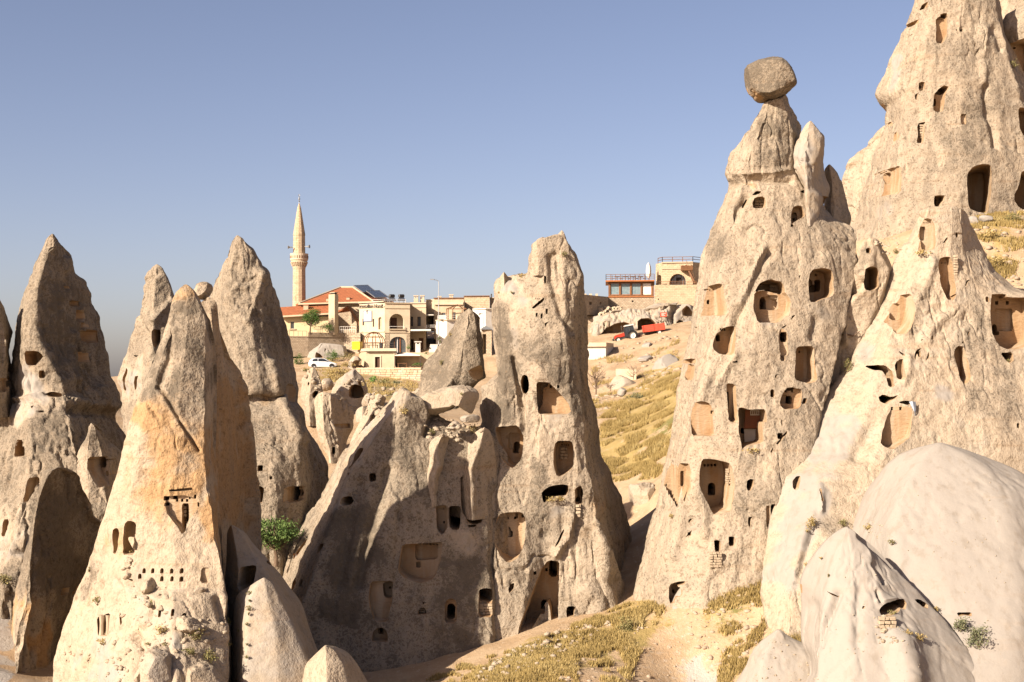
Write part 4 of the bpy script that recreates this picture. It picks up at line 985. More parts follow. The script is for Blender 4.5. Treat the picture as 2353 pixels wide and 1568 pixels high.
# ---------------------------------------------------------------- right: the chimney with the balancing boulder
fc = empty('fairy_chimney', tuple(W(1640, 1420, 80)), 'tall fairy chimney riddled with carved niches, carrying a balancing boulder', 'rock')
I_cols = [
    R0((545, 706, .6), (530, 745, .8), (480, 800, 1.2), (440, 880, 1.4), (370, 980, 1.6), (320, 1080, 1.7), (286, 1190, 1.7), (306, 1270, 1.5), (300, 1290, 1.6), (250, 1400, 1.6), (210, 1490, 1.5), (180, 1568, 1.4)) +
    R1((160, 90, 1.3), (130, 220, 1.1), (100, 380, .9), (80, 560, .6), (60, 720, .2), (10, 900, -.3), (-30, 1100, -.9), (-60, 1300, -1.5), (-110, 1568, -2.2)) + R2((-137, 150, -2.6), (-172, 320, -3.1), (-222, 500, -3.6), (-262, 700, -4.2), (-302, 860, -4.6), (-325, 980, -5), (-335, 1090, -5.4), (-350, 1250, -5.8)),
    R0((580, 690, 0), (575, 745, 0), (540, 850, -.4), (480, 1000, -.8), (430, 1160, -1.1), (420, 1240, -.9), (400, 1300, -1.2), (350, 1400, -1.6), (320, 1568, -2.2)) +
    R1((290, 200, -2.8), (250, 400, -3.4), (230, 620, -4), (200, 800, -4.5), (160, 1000, -5), (110, 1300, -5.8), (50, 1568, -6.4)) + R2((0, 200, -6.8), (-50, 400, -7.2), (-120, 700, -7.8), (-150, 950, -8.4), (-160, 1250, -9)),
    R0((640, 680, 0), (650, 745, -.1), (650, 900, -.6), (650, 1100, -1), (640, 1200, -.8), (640, 1300, -1.2), (620, 1450, -1.8), (600, 1568, -2.4)) +
    R1((570, 200, -3.2), (540, 450, -4), (510, 700, -5), (470, 1000, -6), (430, 1250, -6.8), (380, 1568, -7.6)) + R2((330, 200, -8.2), (280, 500, -9), (200, 750, -9.6), (150, 950, -10), (150, 1250, -11)),
    R0((690, 668, .1), (720, 745, .1), (765, 850, .2), (785, 900, .2), (780, 1000, .1), (760, 1150, 0), (820, 1250, -.2), (870, 1350, -.5), (910, 1450, -.8), (920, 1540, -1.2)) +
    R1((960, 50, -1.6), (980, 200, -2.2), (960, 400, -2.8), (920, 600, -3.6), (860, 850, -4.6), (800, 1100, -5.6), (720, 1300, -6.6), (660, 1568, -7.6)) + R2((600, 300, -8.8), (560, 600, -9.4), (520, 900, -10), (500, 1250, -11)),
    R0((715, 655, .8), (740, 690, 1.2), (790, 780, 1.8), (825, 850, 2.2), (830, 880, 2.4), (840, 1100, 2.6), (900, 1300, 2.2), (960, 1380, 2), (1040, 1500, 1.5), (1180, 1562, 1)) +
    R1((1230, 80, .2), (1215, 300, -1), (1160, 500, -1.8), (1120, 700, -2.8), (1070, 950, -4), (990, 1200, -5), (930, 1400, -6), (890, 1568, -6.8)) + R2((850, 300, -8), (810, 600, -8.6), (770, 900, -9.2), (760, 1250, -10))]
I_cuts = [
    cut(R1((205, 382), (283, 384), (287, 430), (297, 600), (255, 614), (165, 605), (163, 540), (180, 440)), 1.5, yaw=-.15),
    cut(R1((490, 455), (520, 390), (600, 352), (700, 375), (712, 440), (690, 465), (600, 440), (540, 430)), 1.6), cut(R1((500, 440), (700, 400), (760, 500), (740, 600), (650, 662), (500, 660), (480, 560)), .65, yaw=-.1),
    cut(R1((862, 520), (860, 420), (872, 330), (900, 285), (980, 272), (1045, 285), (1058, 330), (1057, 450), (1030, 480), (950, 500), (905, 520)), 1.5, yaw=-.05), cut(R1(*arch(958, 342, 1004, 430, rise=8)), 3.5), cut(R1(*rect(888, 428, 926, 510)), 3),
    cut(R1((205, 830), (235, 740), (300, 682), (377, 668), (372, 720), (345, 880), (255, 882)), .85, yaw=-.1),
    sq(R1, 675, 720, 728, 791, 3.5), cut(R1((660, 760), (675, 690), (725, 690), (728, 880), (690, 900), (660, 860)), .3), sq(R1, 672, 868, 709, 922, .5), sq(R1, 693, 884, 704, 900, 1.5), cut(R1((680, 690), (715, 672), (718, 682), (690, 697)), .6),
    cut(R1((792, 818), (860, 812), (926, 816), (926, 1060), (860, 1082), (748, 1050), (772, 930)), 1.0, yaw=-.15),
    cut(R1((312, 1062), (370, 1075), (368, 1350), (310, 1340)), .5, yaw=-.1), cut(R1((75, 1205), (150, 1188), (205, 1212), (215, 1440), (60, 1440), (60, 1300)), .35), cut(R1((10, 908), (75, 904), (74, 940), (12, 940)), .8), cut(R1((10, 940), (72, 940), (60, 1050), (20, 1060)), .3), sq(R1, 202, 1262, 216, 1288, .7),
    cut(R1((390, 1245), (415, 1238), (470, 1256), (582, 1250), (588, 1342), (560, 1345), (555, 1490), (430, 1512), (402, 1532), (386, 1400)), 1.6),
    cut(R1((710, 1106), (830, 1106), (840, 1150), (812, 1250), (700, 1258), (655, 1225), (682, 1160)), .5), cut(R1((710, 1106), (780, 1102), (780, 1124), (720, 1130)), 1.0), cut(R1((818, 1220), (835, 1175), (862, 1178), (850, 1215)), .6),
    cut(R1(*arch(604, 1115, 634, 1172)), .5), cut(R1(*arch(612, 1130, 630, 1168)), .8), cut(R1((640, 1490), (690, 1435), (728, 1400), (728, 1425), (680, 1470), (655, 1500)), .6), cut(R1((605, 1545), (630, 1510), (625, 1540), (608, 1562)), .5),
    cut(R1((634, 1035), (640, 1015), (682, 1010), (650, 1020), (646, 1040)), .7), cut(R1((345, 925), (380, 918), (384, 930), (350, 936)), .6), cut(R1((800, 335), (816, 325), (808, 360)), .5), cut(R1((80, 680), (100, 690), (98, 700)), .5), cut(R1((785, 600), (755, 610), (740, 650)), .4), cut(R1((680, 1330), (690, 1325), (688, 1365), (680, 1365)), .5),
    cut(R2((-87, 60), (-70, 45), (-42, 50), (-36, 100), (-40, 300), (-80, 370), (-92, 300)), 1.0, yaw=-.15), cut(R2((0, 80), (12, 56), (50, 58), (58, 100), (46, 240), (10, 330), (-6, 300)), .9, yaw=-.1),
    cut(R2((150, 28), (200, 25), (330, 50), (350, 100), (355, 200), (322, 380), (210, 416), (184, 370), (120, 230), (126, 130)), 1.5, yaw=-.05), cut(R2((440, 225), (446, 180), (470, 166), (495, 170), (488, 215), (470, 246), (448, 248)), 3), sq(R2, 608, 340, 646, 456, 3.5, yaw=.1), cut(R2((575, 350), (606, 345), (606, 470), (590, 520), (575, 480)), .3),
    cut(R2((450, 470), (455, 430), (486, 424), (475, 450), (468, 495), (455, 495)), .6), cut(R2(*arch(317, 563, 360, 630, rise=10)), 1.2), cut(R2(*arch(216, 588, 260, 668, rise=8)), 2.0), cut(R2((38, 460), (50, 440), (72, 438), (60, 452), (45, 472)), .6), cut(R2((18, 572), (40, 540), (68, 516), (55, 548)), .5),
    cut(R2((-95, 985), (-90, 905), (-40, 880), (22, 868), (14, 888), (-30, 905), (-34, 960), (-60, 1020), (-85, 1030)), .8),
    cut(R0((478, 1345), (510, 1315), (545, 1318), (540, 1332), (500, 1348)), .8), cut(R0((480, 1400), (500, 1358), (570, 1350), (576, 1410), (560, 1440), (484, 1440)), .7), cut(R0((400, 1440), (440, 1370), (450, 1380), (420, 1440)), .4),
    cut(R0((760, 1425), (800, 1412), (830, 1416), (845, 1450), (850, 1490), (760, 1540), (740, 1560), (738, 1500)), .8), cut(R0((800, 1318), (865, 1308), (860, 1322), (830, 1336)), .8), cut(R0((740, 1568), (750, 1540), (775, 1560)), .8)]
rock_obj('pillar', loft(I_cols, 99.5, seed=41, amp=.75, big=1.0, flute=.8, marks=[
    (R1((600, 170), (540, 260), (440, 480), (370, 660)), 7, -.45), (R1((560, 160), (500, 300), (410, 520)), 6, .45), (R1((370, 900), (300, 1000), (230, 1150)), 6, .3), (R0((300, 1275), (500, 1240), (750, 1245)), 5, -.35), (R0((350, 1200), (600, 1190), (740, 1170)), 5, .3),
    (R1((920, 640), (900, 760)), 8, -.4), (R2((120, 240), (160, 400), (160, 560)), 7, .5), (R1((250, 900), (90, 1300)), 8, .3), (R2((0, 430), (-60, 700)), 9, .35), (R0((330, 1540), (400, 1420), (440, 1360)), 6, -.4)]),
    fc, base=(.5, .18, 0), cuts=I_cuts, blobs=[
    (0, R0((560, 900), (620, 1050)), 60, .35), (2, R0((450, 1260), (650, 1300), (820, 1280)), 30, .5), (0, R0((500, 1270), (800, 1290)), 30, -.3), (0, R1((240, 200), (230, 100)), 40, .3), (0, R1((600, 300)), 40, .2), (0, R1((420, 900), (300, 1250)), 30, .2), (0, R2((450, 150), (550, 400)), 50, .3), (1, R1((600, 560)), 34, .5), (0, R1((600, 560)), 40, -.4), (1, R1((250, 650)), 26, .4), (1, R1((980, 600)), 24, .5), (1, R2((100, 500)), 40, .3), (1, R1((450, 800)), 30, .4)], key='I')
rock_obj('side_spire', loft([
    R0((850, 850, .4), (815, 905, .5), (790, 950, .6), (762, 1020, .8), (746, 1100, 1), (760, 1180, 1), (830, 1300, 1), (830, 1560, 1)), R0((880, 835, 0), (860, 950, -.3), (840, 1100, -.6), (850, 1200, -.7), (860, 1400, -.9), (870, 1560, -1)),
    R0((930, 880, .1), (972, 940, .2), (968, 990, .2), (942, 1040, 0), (922, 1120, -.1), (900, 1190, -.2), (888, 1215, -.3), (905, 1310, -.3), (940, 1340, -.3), (930, 1560, -.4)), R0((945, 900, 1.2), (976, 935, 1.5), (981, 1000, 2), (981, 1080, 2.4), (978, 1150, 2.6), (992, 1220, 2.8), (1022, 1290, 3), (1012, 1350, 3), (970, 1450, 3), (945, 1560, 3))], 99, seed=42, amp=.8),
    fc, base=(.15, .5, .1), cuts=[cut(R0((945, 1350), (1040, 1355), (1020, 1400), (975, 1480), (945, 1560), (925, 1560)), 1, yaw=.8)], blobs=[(2, R0((870, 1400)), 40, .5), (1, R0((830, 1080)), 40, .4), (0, R0((900, 900)), 30, .3)])
rock_obj('side_spire', loft([
    R0((990, 1142, .4), (985, 1200, .6), (1000, 1300, .8), (985, 1380, 1), (970, 1450, 1), (960, 1600, 1)), R0((1010, 1136, 0), (1030, 1250, -.3), (1030, 1400, -.6), (1030, 1600, -.9)),
    R0((1045, 1165, .1), (1075, 1240, .1), (1085, 1330, 0), (1095, 1430, -.1), (1115, 1520, -.2), (1110, 1600, -.2)), R0((1062, 1185, 1), (1096, 1260, 1.6), (1116, 1350, 2), (1140, 1450, 2.4), (1156, 1510, 2.6), (1130, 1600, 2.6))], 102.5, seed=43, amp=.8), fc, base=(.5, 0, .2))
rock_obj('balancing_boulder', pillow(R0((408, 500), (440, 455), (520, 415), (590, 397), (650, 404), (705, 440), (745, 490), (772, 550), (790, 605), (740, 630), (720, 648), (690, 668), (640, 690), (560, 708), (520, 702), (470, 650), (430, 585), (412, 540)), 100.1, 5.0, seed=44, amp=.7, sub=2, roundness=2.4),
    label='big rounded grey boulder balancing on top of the fairy chimney', cat='boulder', base=(.85, -.2, 0), blobs=[(2, R0((450, 640), (520, 700), (600, 690)), 18, .9), (0, R0((440, 640), (520, 700)), 16, -.5)])
rock_obj('spur_rock', loft([
    R0((1392, 868, .5), (1340, 930, .8), (1300, 980, 1), (1262, 1035, 1.2), (1212, 1040, 1.4), (1190, 1095, 1.4), (1152, 1108, 1.5), (1130, 1190, 1.5), (1106, 1250, 1.5), (1100, 1310, 1.5), (1110, 1400, 1.5), (1100, 1700, 1.5)),
    R0((1420, 850, 0), (1330, 1100, -1), (1250, 1300, -1.6), (1220, 1700, -2)), R0((1480, 840, 0), (1500, 1200, -1), (1500, 1700, -1.5)), R0((1520, 850, 2), (1600, 1200, 3), (1650, 1700, 3))], 148, seed=45, amp=1.3),
    label='ochre rock spur in the notch behind the castle rock', cat='rock', base=(.4, .05, .22))

# ---------------------------------------------------------------- the castle rock at the upper right
ca = empty('castle_rock', tuple(W(2150, 560, 100)), 'towering castle rock at the right edge with a large open cave', 'rock')
J_cols = [
    R0((1640, -170, 1.5), (1592, 50, 2), (1560, 130, 2.4), (1500, 230, 2.8), (1450, 340, 3.2), (1402, 420, 3.5), (1370, 510, 3.8), (1332, 600, 4), (1315, 645, 4), (1340, 690, 3.6), (1398, 750, 3.2), (1395, 800, 3.2), (1385, 870, 3.4), (1365, 970, 3.6), (1330, 1050, 3.8), (1302, 1150, 4), (1270, 1260, 4.2), (1240, 1350, 4.4), (1210, 1450, 4.6), (1170, 1530, 4.8), (1130, 1568, 5)) + R1((1080, 160, 5)),
    R0((1710, -180, 0), (1700, 100, -.5), (1600, 400, -1), (1530, 600, -1.4), (1525, 760, -1.5), (1500, 1000, -2), (1440, 1300, -2.6), (1400, 1568, -3.2)) + R1((1360, 160, -3.4)),
    R0((1850, -200, -.3), (1800, 100, -1), (1720, 500, -1.9), (1700, 900, -2.7), (1670, 1250, -3.5), (1640, 1568, -4.2)) + R1((1640, 160, -4.4)),
    R0((1950, -220, 0), (1930, 100, -1.3), (1920, 500, -2.3), (1930, 900, -3.1), (1930, 1250, -3.8), (1900, 1568, -4.6)) + R1((1900, 160, -4.8)),
    R0((2050, -220, .3), (2090, 200, -.9), (2070, 500, -1.7), (2090, 800, -2.3), (2130, 1100, -2.9), (2140, 1300, -3.3), (2120, 1568, -4)) + R1((2120, 160, -4)),
    R0((2120, -180, .6), (2190, 150, 0), (2270, 400, -.5), (2340, 700, -1.1), (2400, 1000, -1.7), (2420, 1568, -2.7)) + R1((2420, 160, -2.7)),
    R0((2150, -170, 3), (2200, 100, 3.5), (2280, 330, 4), (2420, 600, 4), (2600, 900, 5), (2700, 1568, 6)) + R1((2700, 160, 6))]
J_cuts = [
    cut(R0((1958, 1300), (1960, 1200), (2000, 1150), (2060, 1125), (2130, 1122), (2142, 1200), (2132, 1330), (2105, 1472), (2030, 1465), (1968, 1440)), 4.5, yaw=.2, step=14, jit=.9), cut(R0((1962, 1292), (2030, 1290), (2035, 1440), (1970, 1445)), 8),
    cut(R0((2262, 1370), (2310, 1290), (2330, 1190), (2360, 1172), (2500, 1180), (2500, 1445), (2310, 1448)), 3.5, step=14),
    cut(R0((1405, 1175), (1440, 1148), (1474, 1160), (1472, 1250), (1458, 1350), (1400, 1360), (1330, 1330), (1365, 1220)), .7, yaw=-.1), sq(R0, 1426, 1170, 1474, 1258, 1.8), cut(R0((1625, 852), (1674, 840), (1670, 900), (1655, 990), (1610, 990), (1626, 920)), .5), cut(R0((1625, 850), (1674, 840), (1672, 856), (1630, 862)), .9),
    cut(R0((1625, 575), (1650, 562), (1672, 570), (1668, 625), (1628, 630)), .35), sq(R0, 1634, 580, 1658, 605, 1.2),
    cut(R0((1740, 635), (1800, 590), (1842, 600), (1815, 640), (1790, 780), (1720, 775)), .45), cut(R0((1745, 634), (1800, 586), (1842, 600), (1808, 648)), 1.2), sq(R0, 1742, 666, 1769, 720, 1.6),
    cut(R0((1915, 785), (1962, 783), (1958, 860), (1912, 865)), .3), cut(R0((1755, 112), (1822, 88), (1834, 126), (1818, 260), (1782, 312), (1738, 305)), .5), cut(R0((1762, 108), (1820, 86), (1834, 124)), 1.1),
    cut(R0((1538, 185), (1560, 155), (1608, 150), (1606, 184), (1580, 186)), 1.1), cut(R0((1570, 240), (1588, 236), (1580, 246)), .5), cut(R0((1645, 62), (1660, 25), (1686, 18), (1682, 60)), 1.0), cut(R0((1735, 1350), (1770, 1345), (1810, 1346), (1808, 1385), (1770, 1428), (1732, 1425)), 1.1), cut(R0((1908, 215), (1925, 195), (1935, 208), (1920, 226)), 1), cut(R0((1880, 205), (1894, 200), (1896, 222)), .6),
    cut(R0((2308, 740), (2420, 740), (2420, 985), (2345, 970), (2310, 900)), 1.4), cut(R0((1405, 840), (1438, 845), (1432, 880)), .6), cut(R0((2005, 330), (2016, 296), (2024, 300), (2014, 325)), .6), cut(R0((1360, 715), (1400, 745), (1408, 768)), .6), cut(R0((1455, 920), (1480, 905), (1485, 960), (1455, 985)), .35), cut(R0((1600, 655), (1622, 640), (1618, 690), (1605, 690)), .4),
] + holes(R0, 1.0, (1924, 791), (1938, 791), (1953, 791), w=4, h=5)
rock_obj('crag', loft(J_cols, 125, seed=51, amp=.95, flute=.6, marks=[
    (R0((2090, 600), (2105, 760), (2140, 900), (2150, 1010)), 6, -.5), (R0((2080, 200), (2085, 420), (2075, 560)), 8, .35), (R0((1640, 340), (1560, 560), (1500, 660)), 8, -.25), (R0((1700, 200), (1660, 420)), 7, .25), (R0((2160, 200), (2200, 330)), 7, -.4)]),
    ca, base=(.52, .18, -.05), cuts=J_cuts, blobs=[(1, R0((1480, 420), (1450, 600)), 16, .8), (0, R0((1480, 420), (1450, 600)), 18, -.4), (0, R0((2000, 800), (1900, 1000)), 60, .2), (1, R0((1400, 1450)), 30, .7), (2, R0((1400, 1300)), 26, .4), (0, R0((1800, 400)), 60, .1), (2, R0((1790, 200)), 14, .5)], key='J')
rock_obj('crag', loft([
    R0((2400, 20, 1), (2228, 112, 1), (2216, 220, 1), (2262, 330, 1.2), (2312, 440, 1.2), (2345, 520, 1.4), (2400, 700, 1.5)), R0((2440, 0, 0), (2350, 200, -1), (2400, 400, -1.3), (2450, 700, -1.5)), R0((2600, 0, 0), (2600, 700, -1)), R0((2700, 0, 2), (2800, 700, 2))], 128.5, seed=52, amp=1),
    ca, base=(.5, .1, 0), cuts=[cut(R0((2303, 270), (2330, 260), (2460, 262), (2460, 500), (2320, 500)), 2.0, yaw=-.2), sq(R0, 2334, 285, 2356, 302, 3.5)])
rock_obj('crag', loft([R0((2100, -60, 1), (2060, 150, 1), (2060, 400, 1)), R0((2250, -120, 0), (2250, 300, -1)), R0((2500, -120, 0), (2500, 300, -1)), R0((2700, -60, 2), (2700, 400, 2))], 141, seed=53, amp=1, back=.4), ca, base=(.1, .2, .4))

# ---------------------------------------------------------------- cone below the castle and the pale slopes in front
K_cols = [
    R0((1640, 1450, .8), (1620, 1520, .9)) + R1((1590, 30, 1), (1540, 130, 1), (1480, 260, 1), (1430, 380, .8), (1380, 500, .5), (1300, 660, 0), (1250, 780, -.5), (1160, 900, -1), (1080, 1020, -1.8), (990, 1150, -2.8), (890, 1300, -3.8), (800, 1450, -4.8), (740, 1568, -5.6)) +
    R2((700, 80, -6.2), (660, 180, -6.8), (640, 300, -7.4), (600, 450, -8.2), (570, 600, -9), (540, 800, -10.2), (525, 950, -11), (540, 1100, -11.8), (560, 1300, -12.6)),
    R0((1690, 1432, 0)) + R1((1640, 200, -1), (1560, 420, -1.8), (1450, 700, -3), (1370, 1000, -4.2), (1260, 1300, -5.6), (1150, 1568, -7)) + R2((1000, 200, -9), (850, 500, -11), (760, 800, -12.8), (720, 1300, -15)),
    R0((1780, 1422, 0)) + R1((1740, 200, -1.2), (1700, 500, -2.4), (1650, 800, -3.6), (1600, 1100, -5), (1520, 1400, -6.4)) + R2((1400, 0, -7.6), (1200, 400, -10), (1000, 800, -13), (950, 1300, -15)),
    R0((1860, 1422, .1)) + R1((1850, 150, -1), (1870, 400, -1.9), (1880, 700, -3), (1900, 1000, -4.2), (1900, 1300, -5.4), (1900, 1568, -6.4)) + R2((1700, 300, -8.5), (1500, 1300, -12)),
    R0((1920, 1428, .3)) + R1((1930, 150, -.5), (2000, 400, -1.3), (2080, 560, -1.9), (2080, 750, -2.6), (2120, 1000, -3.8), (2150, 1300, -5), (2200, 1568, -6)) + R2((2200, 1300, -9)),
    R1((1945, -60, 1), (2000, 110, 1.2), (2090, 240, 1.0), (2130, 330, .6), (2250, 440, 0), (2450, 500, -.6), (2550, 760, -1.6), (2600, 1000, -2.4), (2700, 1568, -4)) + R2((2700, 1300, -7)),
    R0((1950, 1440, 1.5), (1990, 1530, 1.8)) + R1((2000, 10, 2), (2050, 110, 2.2), (2110, 230, 2.4), (2150, 300, 2.4), (2300, 420, 2), (2500, 480, 1.5), (2650, 700, 1), (2750, 1000, 0), (2850, 1568, -1)) + R2((2850, 1300, -3))]
K_cuts = [
    cut(R1((1650, -40), (1690, -75), (1735, -60), (1742, 0), (1735, 150), (1660, 172), (1640, 60)), .5), cut(R1((1640, 95), (1660, 80), (1662, 160), (1630, 170)), .3), cut(R1((1772, 230), (1800, 195), (1860, 190), (1872, 230), (1882, 420), (1850, 505), (1800, 505), (1770, 400)), .7, yaw=-.1),
    cut(R1((1418, 480), (1440, 450), (1500, 452), (1602, 447), (1592, 560), (1560, 680), (1500, 748), (1440, 732), (1415, 560)), .85, yaw=-.1),
    cut(R1((2140, 470), (2150, 447), (2262, 446), (2264, 472), (2430, 470), (2430, 795), (2290, 850), (2170, 840), (2110, 760), (2108, 600)), 1.3, step=14), cut(R1((2190, 864), (2288, 858), (2289, 915), (2250, 940), (2228, 920)), 3.5),
    cut(R1((1880, 860), (1908, 812), (1962, 812), (1974, 860), (1976, 1050), (1920, 1092), (1898, 1050)), .9, yaw=-.1), cut(R1((1922, 800), (1935, 780), (1945, 800)), .5),
    cut(R1((1292, 958), (1308, 948), (1400, 948), (1440, 980), (1451, 1020), (1446, 1102), (1405, 1100), (1400, 1020), (1372, 982), (1330, 988)), 5, step=5), cut(R1((1352, 1170), (1385, 1150), (1440, 1172), (1492, 1152), (1462, 1186), (1400, 1220), (1360, 1202)), 4),
    cut(R1((1478, 1206), (1540, 1196), (1602, 1202), (1610, 1290), (1562, 1450), (1420, 1530), (1340, 1500), (1400, 1330)), .4), cut(R1((1478, 1206), (1540, 1192), (1602, 1202), (1560, 1230)), .9), cut(R1((1466, 935), (1530, 890), (1532, 1050), (1470, 1050)), .5), cut(R1((1492, 850), (1530, 875), (1530, 890), (1500, 870)), .6),
    cut(R1((1592, 900), (1610, 850), (1662, 824), (1640, 850), (1615, 880), (1600, 918)), .5), cut(R1((1668, 925), (1690, 880), (1705, 852), (1702, 895)), .5), sq(R1, 2303, 1350, 2326, 1384, 1.5), cut(R1((1642, 785), (1650, 768), (1660, 772)), .4), cut(R1(*arch(1714, 745, 1730, 775)), .4), cut(R1((1958, 745), (1965, 718), (1982, 716), (1970, 745)), .4), cut(R1((1942, 400), (1960, 365), (1992, 358), (1965, 380), (1950, 410)), .5), cut(R1(*arch(2086, 475, 2116, 516)), .3), cut(R1((1880, 45), (1890, 30), (1902, 45), (1900, 72), (1882, 70)), .5), cut(R1((1792, 108), (1825, 65), (1832, 75), (1805, 110)), .5), cut(R1((1850, 490), (1885, 455), (1892, 462), (1860, 510)), .4),
    cut(R2((758, 225), (765, 180), (795, 150), (822, 147), (810, 190), (785, 238), (765, 238)), 2.5), sq(R2, 952, 230, 965, 320, .3), cut(R1((1290, 555), (1300, 535), (1310, 550)), .5)]
rock_obj('cone_rock', loft(K_cols, 98.5, seed=54, amp=.65, flute=.8, marks=[
    (R1((1540, 130), (1440, 380), (1310, 660), (1200, 900)), 9, .35), (R1((1730, 240), (1640, 480), (1560, 700)), 9, .3), (R1((1900, 560), (1760, 640), (1690, 760)), 10, .25), (R1((1530, 1060), (1560, 1010), (1560, 900)), 8, .3), (R1((1300, 1400), (1200, 1568)), 14, -.4), (R2((960, 220), (960, 380)), 5, .3), (R2((900, 530), (820, 820)), 8, -.35)]),
    label='wide pale cone below the castle rock, with black keyhole cave', cat='rock', base=(.34, .32, 0), cuts=K_cuts, blobs=[
    (0, R1((1650, 450), (1550, 700)), 26, .35), (0, R1((1980, 650), (2050, 1000), (2150, 1250)), 70, .35), (1, R1((1100, 1400), (1000, 1568)) + R2((680, 800)), 60, .6), (0, R1((1100, 1400), (1000, 1568)) + R2((680, 800)), 60, -.3), (1, R1((1300, 850)), 40, .5), (0, R2((1000, 350), (900, 500)), 50, .3), (1, R1((1800, 1180)), 34, .5), (0, R1((1800, 1180)), 36, -.4), (2, R2((880, 280)), 40, .4), (0, R1((1450, 350), (1350, 600)), 14, .3)], key='K')
rock_obj('cleft_rock', loft([
    R1((1270, 85, .5), (1235, 130, .6), (1200, 220, .8), (1170, 300, .8), (1140, 380, 1), (1090, 480, 1), (1050, 600, 1), (1000, 760, 1), (960, 920, 1), (900, 1100, 1)), R1((1295, 72, 0), (1290, 200, -.2), (1230, 400, -.4), (1140, 560, -.4), (1080, 760, -.6), (1000, 1000, -.9), (940, 1100, -1)),
    R1((1335, 80, .1), (1360, 200, .1), (1410, 290, .2), (1380, 420, 0), (1290, 640, -.3), (1220, 800, -.6), (1120, 1100, -1)), R1((1345, 85, 1), (1380, 200, 1.2), (1440, 300, 1.4), (1420, 500, 1.4), (1350, 700, 1.2), (1250, 1100, 1))], 98.3, seed=55, amp=1.2, flute=2.0, marks=[
    (R1((1240, 380), (1120, 500), (1060, 640), (960, 1000)), 6, -.8), (R1((1110, 480), (1115, 620), (1120, 800)), 4, .6), (R1((1250, 120), (1190, 260), (1160, 340)), 6, -.4)]),
    label='dark furrowed rock in the cleft left of the keyhole cone', cat='rock', base=(.2, .15, .35), cuts=[cut(R1((1252, 290), (1290, 270), (1345, 268), (1362, 300), (1358, 420), (1300, 440), (1255, 430)), 1.6), cut(R1((1000, 840), (1050, 780), (1040, 850), (1025, 960), (1000, 972), (998, 900)), .8, yaw=.2), cut(R1((1030, 660), (1050, 600), (1095, 520), (1085, 600), (1060, 660)), .6), cut(R1(*arch(1265, 140, 1298, 178)), .8)], blobs=[(0, R1((1280, 150), (1180, 280)), 24, .5)])
Ldome = [
    R1((1650, 1492, 1), (1500, 1540, 1.5)) + R2((1385, 45, 2), (1295, 175, 2.2), (1208, 290, 2.4), (1168, 430, 2.6), (1135, 500, 2.6), (1110, 620, 2.4), (1100, 1000, 1), (1100, 1650, 0)),
    R1((1710, 1488, 0)) + R2((1600, 60, -1.2), (1480, 300, -3), (1420, 600, -5), (1450, 900, -6.5), (1500, 1650, -9.5)), R1((1770, 1487, 0)) + R2((1780, 60, -1.4), (1830, 400, -4), (1850, 800, -7), (1850, 1200, -9), (1850, 1650, -11.5)),
    R1((1850, 1497, .2)) + R2((2050, 40, -1), (2230, 300, -3.4), (2300, 700, -6.4), (2320, 1200, -9.4), (2320, 1650, -11.6)), R1((1950, 1520, .8)) + R2((2150, 22, .8), (2352, 112, .3), (2600, 300, -1), (2900, 900, -5), (3000, 1650, -8))]
rock_obj('tuff_dome', loft(Ldome, 86, res=3.0, seed=56, amp=.5, fine=.5, su=30, sz=20, flute=.6), label='big smooth cream dome of bare tuff at the lower right', cat='rock', base=(.05, .85, 0), cuts=[cut(R2((1893, 1095), (1910, 1086), (1995, 1088), (1990, 1112), (1940, 1105), (1905, 1115)), 1.5)],
    blobs=[(0, R2((1300, 480), (1400, 560)), 18, .3), (0, R2((2250, 1500)), 50, .4), (2, R2((2300, 700)), 60, .1)], key='L')
Mc = [
    R2((1100, 508, .5), (1050, 540, .7), (980, 590, 1), (920, 660, 1.2), (870, 730, 1.4), (832, 800, 1.6), (805, 880, 1.8), (822, 970, 1.8), (820, 1100, 1.6), (822, 1290, 1.4), (860, 1400, 1.2), (850, 1650, 1)), R2((1130, 502, 0), (1090, 650, -.5), (1020, 900, -1.3), (960, 1100, -1.9), (930, 1300, -2.6), (920, 1650, -3.8)),
    R2((1140, 502, 0), (1180, 700, -.9), (1180, 900, -1.9), (1190, 1100, -2.9), (1180, 1300, -3.7), (1180, 1650, -5)), R2((1165, 508, 0), (1290, 640, -.5), (1340, 850, -1.6), (1370, 1000, -2.3), (1450, 1200, -3.2), (1540, 1400, -4), (1600, 1650, -5)),
    R2((1180, 522, .3), (1350, 720, -.1), (1450, 900, -1), (1560, 1060, -1.8), (1680, 1250, -2.6), (1800, 1450, -3.3), (1900, 1650, -4)), R2((1200, 540, .5), (1332, 650, .4), (1452, 770, .2), (1600, 920, -.2), (1750, 1080, -.7), (1860, 1190, -1.1), (1960, 1310, -1.6), (2060, 1430, -2.1), (2200, 1650, -2.8))]
